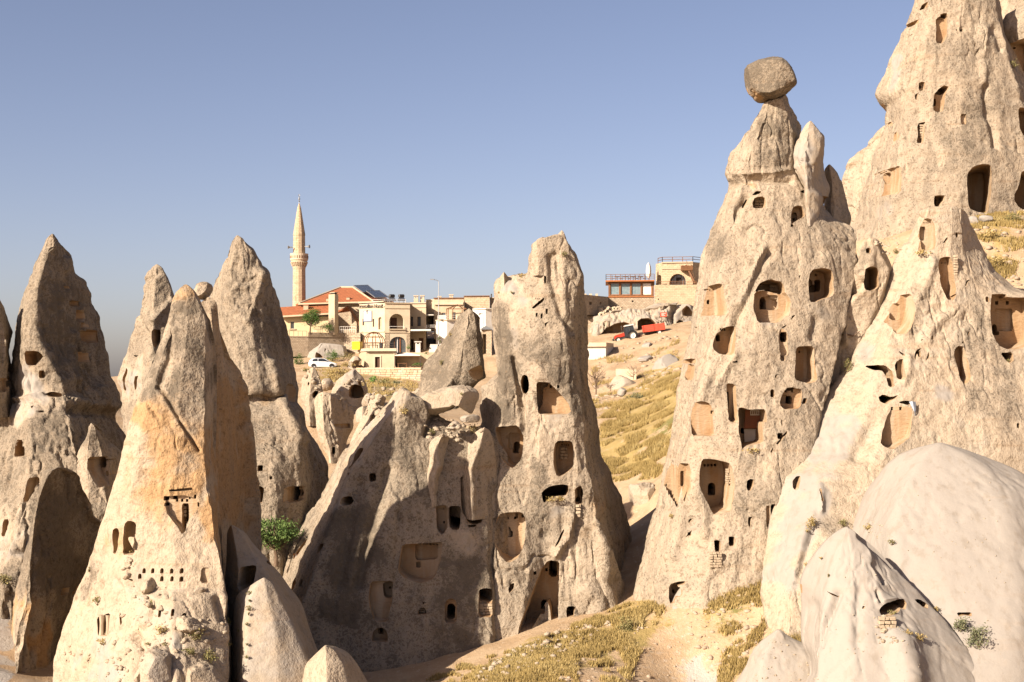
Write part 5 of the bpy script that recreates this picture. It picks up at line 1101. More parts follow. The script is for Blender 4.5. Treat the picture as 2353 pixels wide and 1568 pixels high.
rock_obj('tuff_cone', loft(Mc, 78, res=1.9, seed=57, amp=.35, fine=.6, su=4, sz=4, flute=1.2, marks=[
    (R2((1230, 560), (1340, 660), (1450, 765)), 5, -.45), (R2((1320, 750), (1370, 820), (1390, 880)), 3.2, -.35), (R2((1345, 940), (1360, 1010)), 4, -.4), (R2((1080, 960), (1000, 1140), (950, 1300)), 7, -.35), (R2((1470, 1000), (1340, 1010)), 4, .2), (R2((1500, 1330), (1560, 1560)), 30, .9), (R2((1230, 900), (1200, 1300)), 10, -.25), (R2((900, 1050), (880, 1500)), 12, -.3)]),
    label='cream tuff cone with a low black cave, front lower right', cat='rock', base=(-.04, .9, .02), cuts=[
    cut(R2((1343, 1060), (1360, 1040), (1400, 1020), (1500, 1005), (1560, 1008), (1574, 1040), (1545, 1082), (1512, 1062), (1480, 1086), (1400, 1106), (1352, 1100)), 4, step=6), cut(R2((1588, 992), (1640, 998), (1702, 1036), (1692, 1062), (1650, 1050)), 2, step=6), cut(R2((795, 893), (826, 892), (822, 965), (800, 955), (812, 930)), .8), cut(R2((998, 944), (1040, 958), (1082, 978), (1078, 984), (1030, 968)), .4), cut(R2((1236, 1062), (1245, 1042), (1262, 1045), (1252, 1060)), .5)],
    blobs=[(0, R2((850, 900), (900, 1200)), 22, .35), (0, R2((1500, 1300), (1700, 1480)), 40, .35), (2, R2((1040, 1020)), 26, .4), (2, R2((1400, 1200)), 30, .25)], key='M')
rock_obj('tuff_mound', loft([
    R2((620, 1235, .3), (570, 1265, .5), (522, 1310, .6), (470, 1390, .7), (430, 1470, .8), (360, 1570, .8), (330, 1700, .8)), R2((655, 1212, .1), (600, 1320, -.4), (550, 1450, -1.0), (500, 1700, -2.2)), R2((700, 1222, 0), (690, 1340, -.5), (690, 1450, -1.1), (680, 1700, -2.4)), R2((760, 1290, .1), (830, 1340, -.3), (860, 1450, -1), (880, 1700, -2.2)), R2((800, 1300, .4), (920, 1330, .3), (1020, 1420, -.2), (1120, 1700, -1.4))], 80.5, seed=58, res=2.0, amp=.55, fine=.7, flute=1.3, su=8, sz=8),
    label='pale rounded apron of tuff at the bottom, left of the cave cone', cat='rock', base=(.03, .78, 0), blobs=[(0, R2((780, 1420)), 30, .25)])
rock_obj('tuff_mound', loft([
    R2((-60, 960, .5), (-80, 1010, .3), (-112, 1070, .1), (-158, 1135, -.2), (-210, 1230, -.8), (-275, 1330, -1.4), (-316, 1430, -2), (-358, 1570, -2.8), (-390, 1750, -3.8)), R2((-10, 900, .3), (-50, 1050, -.4), (-120, 1250, -1.7), (-170, 1400, -2.7), (-220, 1750, -5)), R2((40, 880, .3), (20, 1050, -.5), (-10, 1250, -1.9), (-30, 1400, -2.9), (-40, 1750, -5.2)), R2((100, 890, .4), (110, 1050, -.4), (130, 1250, -1.7), (150, 1400, -2.6), (160, 1750, -5)), R2((150, 940, .6), (170, 1100, .1), (235, 1250, -.7), (310, 1380, -1.5), (330, 1500, -2.2), (350, 1750, -3.6))], 90.6, seed=59, res=2.0, amp=.6, fine=.7, flute=1.3, su=10, sz=8),
    label='smooth white tuff slope at the bottom beside the tawny grass', cat='rock', base=(.0, .8, 0), blobs=[(0, R2((50, 1300)), 60, .2), (2, R2((100, 1200)), 40, .2), (0, R2((20, 930)), 30, .3), (1, R2((20, 930)), 30, -.4)])
KD = 1.0
# ---------------------------------------------------------------- rocks in the gap below the village
for nm, cols, Y, sd, base, cuts_, lab in (
    ('cone_rock', [Z8((250, 350, .5), (200, 400, 1), (150, 500, 1.2), (130, 650, 1.4), (160, 800, 1.4), (190, 1000, 1.4)), Z8((290, 342, 0), (260, 500, -.6), (240, 700, -1), (250, 1000, -1.4)), Z8((320, 355, .1), (370, 450, 0), (400, 560, -.2), (420, 1000, -.4)), Z8((330, 365, 1.5), (380, 460, 2), (430, 600, 2.2), (470, 1000, 2.4))], 132, 71, (.45, .1, .05),
     [cut(Z8((225, 525), (240, 505), (254, 520), (245, 550), (228, 545)), 1), cut(Z8((285, 640), (310, 605), (350, 615), (345, 650), (300, 700), (285, 680)), 2)], 'grey pierced cone rock below the parked white car'),
    ('domed_rock', [Z8((330, 660, .8), (308, 720, 1), (310, 900, 1.2), (315, 1000, 1.2), (335, 1130, 1.4), (400, 1300, 1.6), (450, 1470, 1.6), (470, 1600, 1.6)), Z8((400, 625, 0), (400, 800, -.5), (410, 1000, -.8), (420, 1100, -1), (480, 1300, -1.4), (520, 1600, -1.8)), Z8((490, 635, 0), (505, 800, -.1), (500, 950, -.2), (540, 1050, -.3), (600, 1250, -.6), (640, 1600, -.8)), Z8((560, 640, 1.5), (680, 690, 2.2), (740, 800, 2.5), (770, 900, 2.6), (760, 1050, 2.6), (700, 1200, 2.6), (760, 1600, 2.6))], 122, 72, (.25, .25, .1),
     [sq(Z8, 505, 1250, 542, 1332, 2.5), cut(Z8((570, 985), (615, 985), (612, 1040), (575, 1040)), 1.5, yaw=.5), cut(Z8((455, 1400), (480, 1410), (470, 1420)), .7)], 'dome topped rock with a little carved window under the village'),
    ('cave_rock', [Z8((560, 500, .5), (520, 580, .8), (500, 640, 1), (520, 900, 1)), Z8((650, 430, 0), (620, 600, -.5), (640, 900, -.8)), Z8((740, 400, 0), (780, 600, -.3), (800, 900, -.4)), Z8((770, 370, .6), (850, 460, .6), (905, 540, .7), (920, 620, .8), (890, 720, .8), (900, 900, .8)), Z8((790, 375, 1.5), (900, 500, 2), (945, 620, 2), (920, 900, 2))], 136, 73, (.1, .5, .1),
     [cut(Z8((700, 600), (720, 550), (770, 530), (840, 560), (865, 620), (860, 690), (760, 700), (700, 680)), 2.5), cut(Z8((800, 500), (840, 490), (875, 530), (865, 560), (820, 560)), 3)], 'pale hollowed rock with two cave mouths below the stone wall'),
    ('ridge_rock', [Z8((960, 680, .5), (920, 760, .6), (890, 850, .8), (800, 1000, 1), (700, 1200, 1), (600, 1400, 1)), Z8((1040, 645, 0), (1000, 760, -.4), (960, 900, -.6), (900, 1200, -1), (800, 1400, -1)), Z8((1090, 650, 0), (1060, 800, -.2), (1030, 1000, -.3), (980, 1400, -.4)), Z8((1130, 690, 1.2), (1110, 780, 1.4), (1060, 1000, 1.4), (1050, 1400, 1.4))], 112, 74, (.2, .3, .1),
     [cut(Z8((945, 890), (1000, 860), (1040, 930), (1000, 1000), (950, 1090)), .9, yaw=.4)], 'knobbly ridge rock left of the dry grass tuft'),
    ('boulder', [Z8((790, 830, .4), (775, 880, .5), (780, 960, .5)), Z8((860, 790, 0), (850, 960, -.4)), Z8((905, 790, .2), (920, 960, 0)), Z8((920, 800, 1), (940, 960, 1))], 116, 75, (.2, .4, .1), [], 'squat block lying between dome rock and ridge'),
    ('outcrop_rock', [ZM((620, 1150, .5), (480, 1240, 1), (420, 1300, 1.2), (415, 1460, 1.4)), ZM((700, 1095, 0), (600, 1250, -.8), (560, 1460, -1.4)), ZM((850, 1100, 0), (760, 1300, -.6), (780, 1460, -1)), ZM((1000, 1110, .3), (1040, 1250, 0), (1050, 1460, -.2)), ZM((1050, 1130, 1.5), (1120, 1300, 2), (1140, 1460, 2))], 211, 76, (0, .9, 0),
     [cut(ZM((612, 1225), (660, 1250), (720, 1320), (615, 1320)), 1, yaw=.4), cut(ZM((740, 1160), (760, 1190), (742, 1230)), .8, yaw=.3)], 'white rock outcrop behind the parked white car'),
    ('hollow_rock', [ZM((1150, 1300, .4), (1100, 1370, .5), (1080, 1430, .6), (1075, 1500, .6)), ZM((1190, 1288, 0), (1160, 1400, -.5), (1160, 1500, -.6)), ZM((1240, 1292, 0), (1270, 1400, -.2), (1290, 1500, -.3)), ZM((1260, 1305, 1), (1340, 1420, 1.2), (1400, 1500, 1.2))], 203, 77, (.1, .6, .1),
     [cut(ZM((1150, 1440), (1160, 1380), (1200, 1345), (1250, 1350), (1290, 1420), (1290, 1470), (1170, 1470)), 1.5, yaw=.3)], 'small hollow rock at the left end of the stone wall'),
    ('boulder', [Z8((960, 380, .2), (980, 480, .3), (960, 560, .4)), Z8((800, 360, 0), (860, 480, -.2), (900, 560, -.2))], 150, 78, (.1, .5, .1), [], '')):
    if not lab: continue
    rock_obj(nm, loft(cols, Y, seed=sd, amp=.9 if Y < 180 else .7, res=1.0), label=lab, cat='rock', base=base, cuts=cuts_)

# rock terraces on the right under the restaurant
CV = empty('rock_terrace', tuple(W(1460, 790, 218)), 'bleached rock terrace with two open caves behind the tractor', 'rock')
rock_obj('ledge', loft([
    ZR((330, 960, 1), (200, 1000, 1.5), (210, 1100, 1.8), (220, 1350, 2), (220, 1400, 2)), ZR((500, 900, 0), (450, 1080, -.8), (320, 1120, -1), (310, 1350, -1.4), (310, 1420, -1.6)), ZR((800, 880, 0), (820, 1050, -1), (830, 1200, -1.4), (830, 1420, -1.8)), ZR((1000, 870, 0), (1020, 1000, -.8), (1180, 1100, -1.2), (1200, 1250, -1.4), (1200, 1420, -1.8)),
    ZR((1250, 850, .2), (1320, 1000, -.2), (1340, 1150, -.4), (1340, 1420, -1)), ZR((1500, 830, 1.5), (1480, 1000, 2.5), (1500, 1200, 3), (1500, 1420, 3))], 221, seed=81, amp=2.0, big=1.8, flute=2, res=.9), CV, base=(.1, .5, .1),
    cuts=[cut(ZR((330, 1360), (330, 1290), (420, 1200), (520, 1140), (700, 1088), (790, 1120), (800, 1200), (780, 1360)), 3, step=8, jit=1.6), cut(ZR((885, 1265), (888, 1090), (950, 1040), (1080, 1035), (1175, 1120), (1170, 1265)), 4.5, step=8, jit=1.6), cut(ZR((400, 1120), (420, 1105), (432, 1160), (405, 1165)), .6)])
rock_obj('ledge', loft([
    ZR((1450, 870, .5), (1380, 900, .8), (1350, 1000, 1), (1330, 1300, 1)), ZR((1600, 845, 0), (1480, 950, -.5), (1430, 1000, -.7), (1430, 1300, -.9)), ZR((1640, 850, 0), (1690, 980, 0), (1700, 1300, 0)), ZR((1680, 880, 2), (1800, 1000, 3), (1800, 1300, 3))], 223, seed=82, amp=1, res=.9), CV, base=(.1, .6, 0),
    cuts=[cut(ZR((1540, 1020), (1530, 930), (1600, 850), (1680, 960), (1685, 1020)), 2, yaw=.3), cut(ZR((1440, 1200), (1450, 1060), (1560, 1080), (1520, 1210)), 2, yaw=.3)])
for nm, out, Y, th, base, lab, sd in (
    ('outcrop_rock', ZR((930, 1560), (940, 1430), (1000, 1400), (1090, 1380), (1080, 1500)), 206, 3, (0, .8, 0), 'white stump of rock in the bank under the trailer', 83),
    ('outcrop_rock', [(1492, 862), (1500, 838), (1516, 822), (1538, 812), (1556, 822), (1572, 842), (1566, 880), (1540, 900), (1505, 890)], 192, 5, (0, 1, 0), 'bright white outcrop beside the fairy chimney foot', 84),
    ('outcrop_rock', [(1461, 823), (1480, 816), (1502, 818), (1500, 836), (1472, 838)], 199, 3, (0, .9, 0), 'flat white slab half way up the dusty bank', 85),
    ('outcrop_rock', [(1400, 880), (1416, 862), (1440, 866), (1468, 884), (1478, 905), (1430, 912), (1398, 905)], 184, 4, (0, .45, .3), 'tan lump of earth below the cut bank', 86),
    ('boulder', [(1414, 905), (1424, 890), (1440, 893), (1440, 908), (1424, 914)], 166, 1.6, (.1, .6, 0), 'hollow white boulder on the track in the gap', 87),
    ('outcrop_rock', [(1444, 1118), (1460, 1112), (1500, 1112), (1525, 1130), (1530, 1200), (1480, 1215), (1452, 1180)], 108, 5, (.2, .3, 0), 'rounded boulder hidden in the dark cleft', 88)):
    rock_obj(nm, pillow(out, Y, th, seed=sd, amp=1.4), label=lab, cat='rock', base=base)

for k, (out, Y, th, base, lab) in enumerate((
    ([(690, 880), (700, 862), (716, 858), (726, 870), (722, 890), (700, 896)], 150, 3, (.3, .3, .1), 'low grey lump of rock left of the bank under the car'),
    ([(735, 888), (742, 872), (758, 868), (768, 880), (764, 896), (742, 900)], 146, 3, (.2, .4, .1), 'pale lump of rock behind the dome topped rock'),
    ([(828, 925), (838, 905), (856, 902), (866, 918), (858, 936), (836, 938)], 128, 2.5, (.2, .4, .1), 'blocky rock between cave rock and ridge rock'),
    ([(900, 912), (908, 898), (928, 896), (938, 906), (932, 922), (908, 924)], 120, 2.5, (.1, .5, .1), 'pale block below the right end of the stone wall'),
    ([(868, 958), (880, 940), (896, 944), (900, 962), (886, 972)], 112, 2, (.3, .2, .1), 'small block on the slope above the lit flank'),
    ([(836, 960), (846, 944), (862, 950), (862, 972), (844, 980)], 114, 2, (.4, .1, .1), 'dark little block beside the ridge rock'),
    ([(950, 905), (958, 892), (975, 890), (984, 902), (976, 916), (956, 918)], 118, 2.5, (.2, .4, .1), 'rounded block just left of the leaning block foot'))):
    rock_obj('boulder', pillow(out, Y, th, seed=90 + k, amp=1.2), label=lab, cat='boulder', base=base, group='boulders below the village')

# ================================================================ the village on the ridge
M['cream'] = simple_mat('cream_render', (.46, .375, .265), (.40, .32, .22), .8, bump=.15)
M['cream2'] = simple_mat('tan_render', (.41, .325, .22), (.35, .275, .18), .8, bump=.15)
M['white'] = simple_mat('white_paint', (.52, .48, .42), (.45, .41, .35), 1.0)
M['yellow_wall'] = simple_mat('yellow_render', (.45, .365, .215), (.39, .31, .18), .7, bump=.1)
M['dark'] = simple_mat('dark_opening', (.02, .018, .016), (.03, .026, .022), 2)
M['glass'] = simple_mat('window_glass', (.05, .06, .065), (.08, .09, .095), 1.5, rough=.08, spec=.6)
M['wood'] = simple_mat('brown_wood', (.16, .075, .032), (.11, .05, .022), 3, rough=.6)
M['door_wood'] = simple_mat('dark_wood_door', (.07, .032, .018), (.05, .024, .014), 3, rough=.6)
M['redwood'] = simple_mat('orange_timber', (.33, .12, .035), (.27, .09, .028), 2, rough=.5)
M['metal'] = simple_mat('dark_metal', (.06, .055, .05), (.09, .075, .06), 4, rough=.5, metallic=.5)
M['galv'] = simple_mat('galvanised_metal', (.30, .30, .29), (.24, .24, .235), 4, rough=.45, metallic=.6)
M['white_metal'] = simple_mat('white_railing', (.62, .58, .52), (.52, .47, .40), 4, rough=.5)
M['rubber'] = simple_mat('tyre_rubber', (.022, .02, .018), (.035, .03, .026), 5)
M['red'] = simple_mat('red_paint', (.42, .035, .015), (.34, .03, .014), 3, rough=.4, spec=.4)
M['red2'] = simple_mat('faded_red_paint', (.50, .075, .04), (.42, .06, .034), 3, rough=.5)
M['blackp'] = simple_mat('black_paint', (.02, .02, .022), (.03, .03, .032), 3, rough=.35, spec=.4)
M['carwhite'] = simple_mat('white_car_paint', (.68, .67, .66), (.64, .63, .62), 2, rough=.25, spec=.5)
M['yellow'] = simple_mat('yellow_plastic', (.72, .50, .02), (.66, .44, .015), 2, rough=.5)
M['solar'] = simple_mat('solar_panel', (.035, .042, .055), (.05, .058, .07), 2, rough=.15, spec=.5)
M['canvas'] = simple_mat('white_canvas', (.64, .60, .53), (.56, .52, .45), 4)
M['curtain'] = simple_mat('pale_blue_blind', (.16, .215, .225), (.11, .15, .16), 3, rough=.3, spec=.5)
M['whiteboard'] = simple_mat('white_sheet', (.62, .60, .55), (.58, .55, .50), 3)
M['terrace'] = simple_mat('terrace_tile', (.40, .31, .2), (.34, .26, .17), 2)

def stone_mat(name, c1, c2, mortar, bw=.55, bh=.28, ms=.018):
    t = NT(name)
    p = t.pos()
    # run the courses along the wall whichever way it faces
    s = t.n('ShaderNodeSeparateXYZ'); t.l(p, s.inputs[0])
    cmb = t.n('ShaderNodeCombineXYZ')
    t.l(t.m('ADD', s.outputs[0], t.m('MULTIPLY', s.outputs[1], .7)), cmb.inputs[0]); t.l(s.outputs[2], cmb.inputs[1])
    b = t.n('ShaderNodeTexBrick'); t.l(cmb.outputs[0], b.inputs['Vector'])
    b.inputs['Scale'].default_value = 1; b.inputs['Brick Width'].default_value = bw; b.inputs['Row Height'].default_value = bh; b.inputs['Mortar Size'].default_value = ms
    b.inputs['Color1'].default_value = (*c1, 1); b.inputs['Color2'].default_value = (*c2, 1); b.inputs['Mortar'].default_value = (*mortar, 1); b.inputs['Bias'].default_value = .1
    n = t.noise(p, 1.5, 4, .65)
    c = t.mix(b.outputs['Color'], tuple(x * .62 for x in c2), t.ss(n, .5, .75))
    return t.done(c, t.bump(b.outputs['Fac'], .6, -.04))
M['ashlar'] = stone_mat('ashlar_stone', (.45, .345, .225), (.38, .285, .18), (.30, .225, .145))
M['rubble'] = stone_mat('rubble_stone', (.42, .335, .235), (.32, .245, .165), (.23, .175, .12), .4, .22, .03)
M['stoneblock'] = simple_mat('wall_stone', (.45, .365, .26), (.36, .28, .185), 1.3, bump=.3)

def tile_mat():
    t = NT('roof_tile')
    p = t.pos()
    n = t.noise(p, 1.4, 4, .65)
    w = t.n('ShaderNodeTexWave'); w.wave_type = 'BANDS'; w.bands_direction = 'X'; t.l(p, w.inputs['Vector']); w.inputs['Scale'].default_value = 1.4; w.inputs['Distortion'].default_value = .6
    z = t.n('ShaderNodeTexWave'); z.wave_type = 'BANDS'; z.bands_direction = 'Z'; t.l(p, z.inputs['Vector']); z.inputs['Scale'].default_value = 2.6; z.inputs['Distortion'].default_value = 1
    c = t.mix((.31, .105, .045), (.22, .075, .034), t.ss(n, .35, .7))
    c = t.mix(c, (.36, .14, .065), t.m('MULTIPLY', w.outputs['Fac'], .35))
    return t.done(c, t.bump(t.m('ADD', w.outputs['Fac'], z.outputs['Fac']), .5, .08))
M['tile'] = tile_mat()

class MB:
    """collects boxes, tubes and polygons in world or local coordinates and links them as one mesh"""
    def __init__(s): s.v, s.f = [], []
    def add(s, v, f):
        n = len(s.v); s.v += [tuple(map(float, p)) for p in v]; s.f += [[i + n for i in q] for q in f]; return s
    def box(s, x0, x1, y0, y1, z0, z1):
        return s.add([(x, y, z) for z in (z0, z1) for x, y in ((x0, y0), (x1, y0), (x1, y1), (x0, y1))], [(0, 3, 2, 1), (4, 5, 6, 7), (0, 1, 5, 4), (1, 2, 6, 5), (2, 3, 7, 6), (3, 0, 4, 7)])
    def beam(s, a, b, w, h=None):
        a, b = Vector(a), Vector(b); h = h or w
        d = (b - a).normalized(); u = d.cross(Vector((0, 0, 1)))
        if u.length < 1e-3: u = Vector((1, 0, 0))
        u.normalize(); k = u.cross(d).normalized()
        c = [(-w / 2, -h / 2), (w / 2, -h / 2), (w / 2, h / 2), (-w / 2, h / 2)]
        v = [p + u * x + k * y for p in (a, b) for x, y in c]
        return s.add(v, [(0, 1, 2, 3), (7, 6, 5, 4), (0, 4, 5, 1), (1, 5, 6, 2), (2, 6, 7, 3), (3, 7, 4, 0)])
    def tube(s, pts, r, n=8):
        pts = [Vector(p) for p in pts]; rs = r if isinstance(r, (list, tuple)) else [r] * len(pts)
        v, f = [], []
        for i, p in enumerate(pts):
            d = (pts[min(i + 1, len(pts) - 1)] - pts[max(i - 1, 0)]).normalized()
            u = d.orthogonal().normalized(); k = d.cross(u)
            v += [p + (u * math.cos(2 * math.pi * q / n) + k * math.sin(2 * math.pi * q / n)) * rs[i] for q in range(n)]
        for i in range(len(pts) - 1):
            for q in range(n):
                f.append((i * n + q, i * n + (q + 1) % n, (i + 1) * n + (q + 1) % n, (i + 1) * n + q))
        f.append(tuple(range(n))[::-1]); f.append(tuple(range((len(pts) - 1) * n, len(pts) * n)))
        return s.add(v, f)
    def lathe(s, prof, n=12, c=(0, 0), rot=0.0):
        v, f = [], []
        for r, z in prof:
            v += [(c[0] + r * math.cos(rot + 2 * math.pi * q / n), c[1] + r * math.sin(rot + 2 * math.pi * q / n), z) for q in range(n)]
        for i in range(len(prof) - 1):
            for q in range(n):
                f.append((i * n + q, i * n + (q + 1) % n, (i + 1) * n + (q + 1) % n, (i + 1) * n + q))
        f.append(tuple(range(n))[::-1]); f.append(tuple(range((len(prof) - 1) * n, len(prof) * n)))
        return s.add(v, f)
    def prism(s, plan, z0, z1):
        n = len(plan)
        v = [(x, y, z0) for x, y in plan] + [(x, y, z1) for x, y in plan]
        return s.add(v, [tuple(range(n))[::-1], tuple(range(n, 2 * n))] + [(i, (i + 1) % n, n + (i + 1) % n, n + i) for i in range(n)])
    def mesh(s, name): return mesh_np(name, s.v, s.f)
    def build(s, name, mat, parent=None, world=True, smooth=False, fix=True):
        me = s.mesh(name)
        if fix:
            bm = bmesh.new(); bm.from_mesh(me); bmesh.ops.recalc_face_normals(bm, faces=bm.faces); bm.to_mesh(me); bm.free()
        if smooth:
            me.polygons.foreach_set('use_smooth', np.ones(len(me.polygons), dtype=bool)); me.set_sharp_from_angle(angle=math.radians(35))
        if parent is not None and world: return world_part(name, me, parent, (mat,))
        o = link(name, me, parent, (mat,))
        if parent is None:
            c = np.array([v for v in s.v]); b = Vector((c[:, 0].mean(), c[:, 1].mean(), c[:, 2].min()))
            me.transform(Matrix.Translation(-b)); o.location = b
        return o

def zt(vy, Y): return (HY - vy) * Y / F
def pt(vx, Y): return ((vx - CX) * Y / F, Y)

class Face:
    """vertical wall from plan point a to b; (vx, vy) picture points are dropped on it"""
    def __init__(s, a, b):
        s.a, s.b = Vector((*a, 0)), Vector((*b, 0)); s.d = (s.b - s.a).normalized()
        s.n = Vector((s.d.y, -s.d.x, 0))
        if s.n.y > 0: s.n = -s.n                         # towards the camera
    def at(s, vx, vy, out=0.0):
        r = Vector((vx - CX, F, HY - vy))
        t = s.a.dot(s.n) / r.dot(s.n)
        return r * t + s.n * out
    def slab(s, mb, x0, y0, x1, y1, back, front):
        """a board lying on the wall between two picture corners, from depth back to front (positive = proud)"""
        p = [s.at(x0, y1), s.at(x1, y1), s.at(x1, y0), s.at(x0, y0)]
        p[1].z = p[0].z; p[2].z = p[3].z
        p[2].x, p[2].y = p[1].x, p[1].y; p[3].x, p[3].y = p[0].x, p[0].y
        v = [q + s.n * back for q in p] + [q + s.n * front for q in p]
        return mb.add(v, [(0, 1, 2, 3), (7, 6, 5, 4), (0, 4, 5, 1), (1, 5, 6, 2), (2, 6, 7, 3), (3, 7, 4, 0)])
    def hole(s, poly, depth, front=.6):
        P = [s.at(x, y) for x, y in poly]
        v, f = ring_prism([p + s.n * front for p in P], [p - s.n * depth for p in P])
        v = np.array([tuple(x) for x in v]); vol = 0
        for q in f:
            for k in range(1, len(q) - 1): vol += np.dot(v[q[0]] - v[0], np.cross(v[q[k]] - v[0], v[q[k + 1]] - v[0]))
        return v, (f if vol > 0 else [q[::-1] for q in f])

def walls(name, plan, z0, z1, mat, parent, holes_=(), label=None):
    mb = MB().prism(plan, z0, z1)
    me = mb.mesh(name)
    bm = bmesh.new(); bm.from_mesh(me); bmesh.ops.recalc_face_normals(bm, faces=bm.faces); bm.to_mesh(me); bm.free()
    me.materials.append(mat); me.materials.append(mat)
    if holes_:
        r = boolean_cut(me, list(holes_))
        r.materials.clear(); r.materials.append(mat)
        r.polygons.foreach_set('material_index', np.zeros(len(r.polygons), dtype=np.int32))
        me = r
    me.name = name
    o = world_part(name, me, parent)
    if not me.materials: me.materials.append(mat)
    return o

def window(face, x0, y0, x1, y1, parent, pane='glass', frame='wood', name='window', depth=.18, fw=.9, mull=0):
    mb = MB()
    face.slab(mb, x0, y0, x1, y0 + fw, -depth, -depth + .08); face.slab(mb, x0, y1 - fw, x1, y1, -depth, -depth + .08)
    face.slab(mb, x0, y0 + fw, x0 + fw, y1 - fw, -depth, -depth + .08); face.slab(mb, x1 - fw, y0 + fw, x1, y1 - fw, -depth, -depth + .08)
    for k in range(mull):
        xm = x0 + (x1 - x0) * (k + 1) / (mull + 1); face.slab(mb, xm - fw * .3, y0 + fw, xm + fw * .3, y1 - fw, -depth, -depth + .07)
    w = mb.build(name, M[frame], parent)
    pn = MB(); face.slab(pn, x0 + fw * .6, y0 + fw * .6, x1 - fw * .6, y1 - fw * .6, -depth - .03, -depth + .02)
    me = pn.mesh('pane'); me.materials.append(M[pane])
    o = link('pane', me, w)
    me.transform(Matrix.Translation(-Vector(parent.location)))
    return w

def railing(parent, pts, h, mat, step=1.6, rails=2, r=.035, name='railing', rail_name='rail'):
    """posts and rails along a polyline; each post a mesh of its own, rails one part each"""
    P = [Vector(p) for p in pts]
    for a, b in zip(P[:-1], P[1:]):
        L = (b - a).length; n = max(1, int(L / step))
        for i in range(n + 1):
            q = a + (b - a) * (i / n)
            MB().beam(q, q + Vector((0, 0, h)), r * 1.6).build('post', mat, parent)
        for k in range(rails):
            z = h * (1 - k / (rails)) if rails > 1 else h
            MB().beam(a + Vector((0, 0, z)), b + Vector((0, 0, z)), r * 1.4).build('rail', mat, parent)

# ---- minaret (twelve-sided, one balcony, conical cap, finial)
YM = 232.0
mc = pt(687.5, YM)
u = YM / F
mz = lambda y: zt(y, YM)
mn = empty('minaret', (mc[0], mc[1], mz(705)), 'tall slender stone minaret rising behind the red tiled roof', 'minaret')
rot = math.radians(-90 + 3)
def ml(prof, name, mat, n=12): return MB().lathe([(r * u, mz(y)) for r, y in prof], n, mc, rot).build(name, mat, mn)
ml([(15.2, 725), (14.6, 660), (14.2, 618)], 'lower_shaft', M['ashlar'])
cor = ml([(14.4, 618), (15.2, 614), (15.0, 611.5), (17.0, 609), (16.8, 606.5), (18.8, 604), (18.8, 600), (20.4, 598)], 'corbel', M['cream2'], 24)
for q in range(24):
    a = rot + 2 * math.pi * (q + .5) / 24
    MB().tube([(mc[0] + 15.6 * u * math.cos(a), mc[1] + 15.6 * u * math.sin(a), mz(613)), (mc[0] + 18.6 * u * math.cos(a), mc[1] + 18.6 * u * math.sin(a), mz(603))], [.05, .13], 5).build('corbel_leaf', M['cream2'], mn)
bal = ml([(20.4, 598), (20.6, 597), (20.6, 586), (20.9, 585.5), (20.9, 583.6), (19, 583.6)], 'balcony', M['cream'], 24)
for q in range(24):
    a = rot + 2 * math.pi * (q + .5) / 24
    c, s_ = math.cos(a), math.sin(a); p = Vector((mc[0] + 20.45 * u * c, mc[1] + 20.45 * u * s_, 0)); tn = Vector((-s_, c, 0))
    MB().add([p + tn * x + Vector((c, s_, 0)) * o_ + Vector((0, 0, mz(y))) for o_ in (.0, .045) for x, y in ((-.06, 594.6), (.06, 594.6), (.06, 588.4), (-.06, 588.4))], [(0, 1, 2, 3), (7, 6, 5, 4), (0, 4, 5, 1), (1, 5, 6, 2), (2, 6, 7, 3), (3, 7, 4, 0)]).build('baluster_slot', M['wood'], mn)
ml([(14.0, 590), (13.4, 542), (13.9, 541.5), (13.9, 539.5)], 'upper_shaft', M['ashlar'])
ml([(13.9, 539.5), (9.0, 508), (4.2, 478), (.9, 467.5)], 'cap', M['ashlar'])
MB().lathe([(.9 * u, mz(467.5)), (.5 * u, mz(465)), (1.5 * u, mz(464)), (1.9 * u, mz(462.6)), (.5 * u, mz(461)), (.5 * u, mz(460)), (2.4 * u, mz(458.6)), (2.4 * u, mz(457)), (.5 * u, mz(455.5)), (1.5 * u, mz(454.5)), (1.4 * u, mz(453.5)), (.3 * u, mz(452))], 12, mc).build('finial', M['galv'], mn)
MB().tube([(mc[0] + 2.6 * u * math.sin(a) * .6, mc[1], mz(449) + 2.4 * u * math.cos(a)) for a in np.linspace(.6, 5.7, 10)], .05, 5).build('crescent', M['galv'], mn)
for x, y, dx in ((666.5, 568.5, -1), (706.5, 567, 1)):
    p = Vector(W(x, y, YM - 1.0))
    MB().tube([p + Vector((dx * .35, -.1, 0)), p + Vector((dx * .05, 0, 0)), p - Vector((dx * .45, 0, 0))], [.30, .12, .08], 10).build('loudspeaker', M['galv'], mn)

# ---- mosque: big hipped tile roof, lower side roof, yellow annex
ms = empty('mosque', tuple(W(745, 745, 226)), 'mosque with red tiled hipped roof beside the minaret', 'building')
Ye, Yr = 222.0, 230.0
e = lambda T, *p: [T(q)[0] for q in p]
def roof_poly(pts, name='roof', thick=.25, mat='tile', parent=ms):
    v = [Vector(W(*p)) for p in pts]
    n = len(v); lo = [q - Vector((0, 0, thick)) for q in v]
    return MB().add(v + lo, [tuple(range(n)), tuple(range(2 * n - 1, n - 1, -1))] + [(i, n + i, n + (i + 1) % n, (i + 1) % n) for i in range(n)]).build(name, M[mat], parent)
rf = roof_poly([(688, 697.5, 221), (857, 692.5, 219), (811, 661, 229), (783, 661, 230)])
roof_poly([(857, 692.5, 219), (905, 694, 232), (870, 676, 236), (811, 661, 229)])
roof_poly([(688, 697.5, 221), (783, 661, 230), (760, 668, 240), (676, 700, 236)])
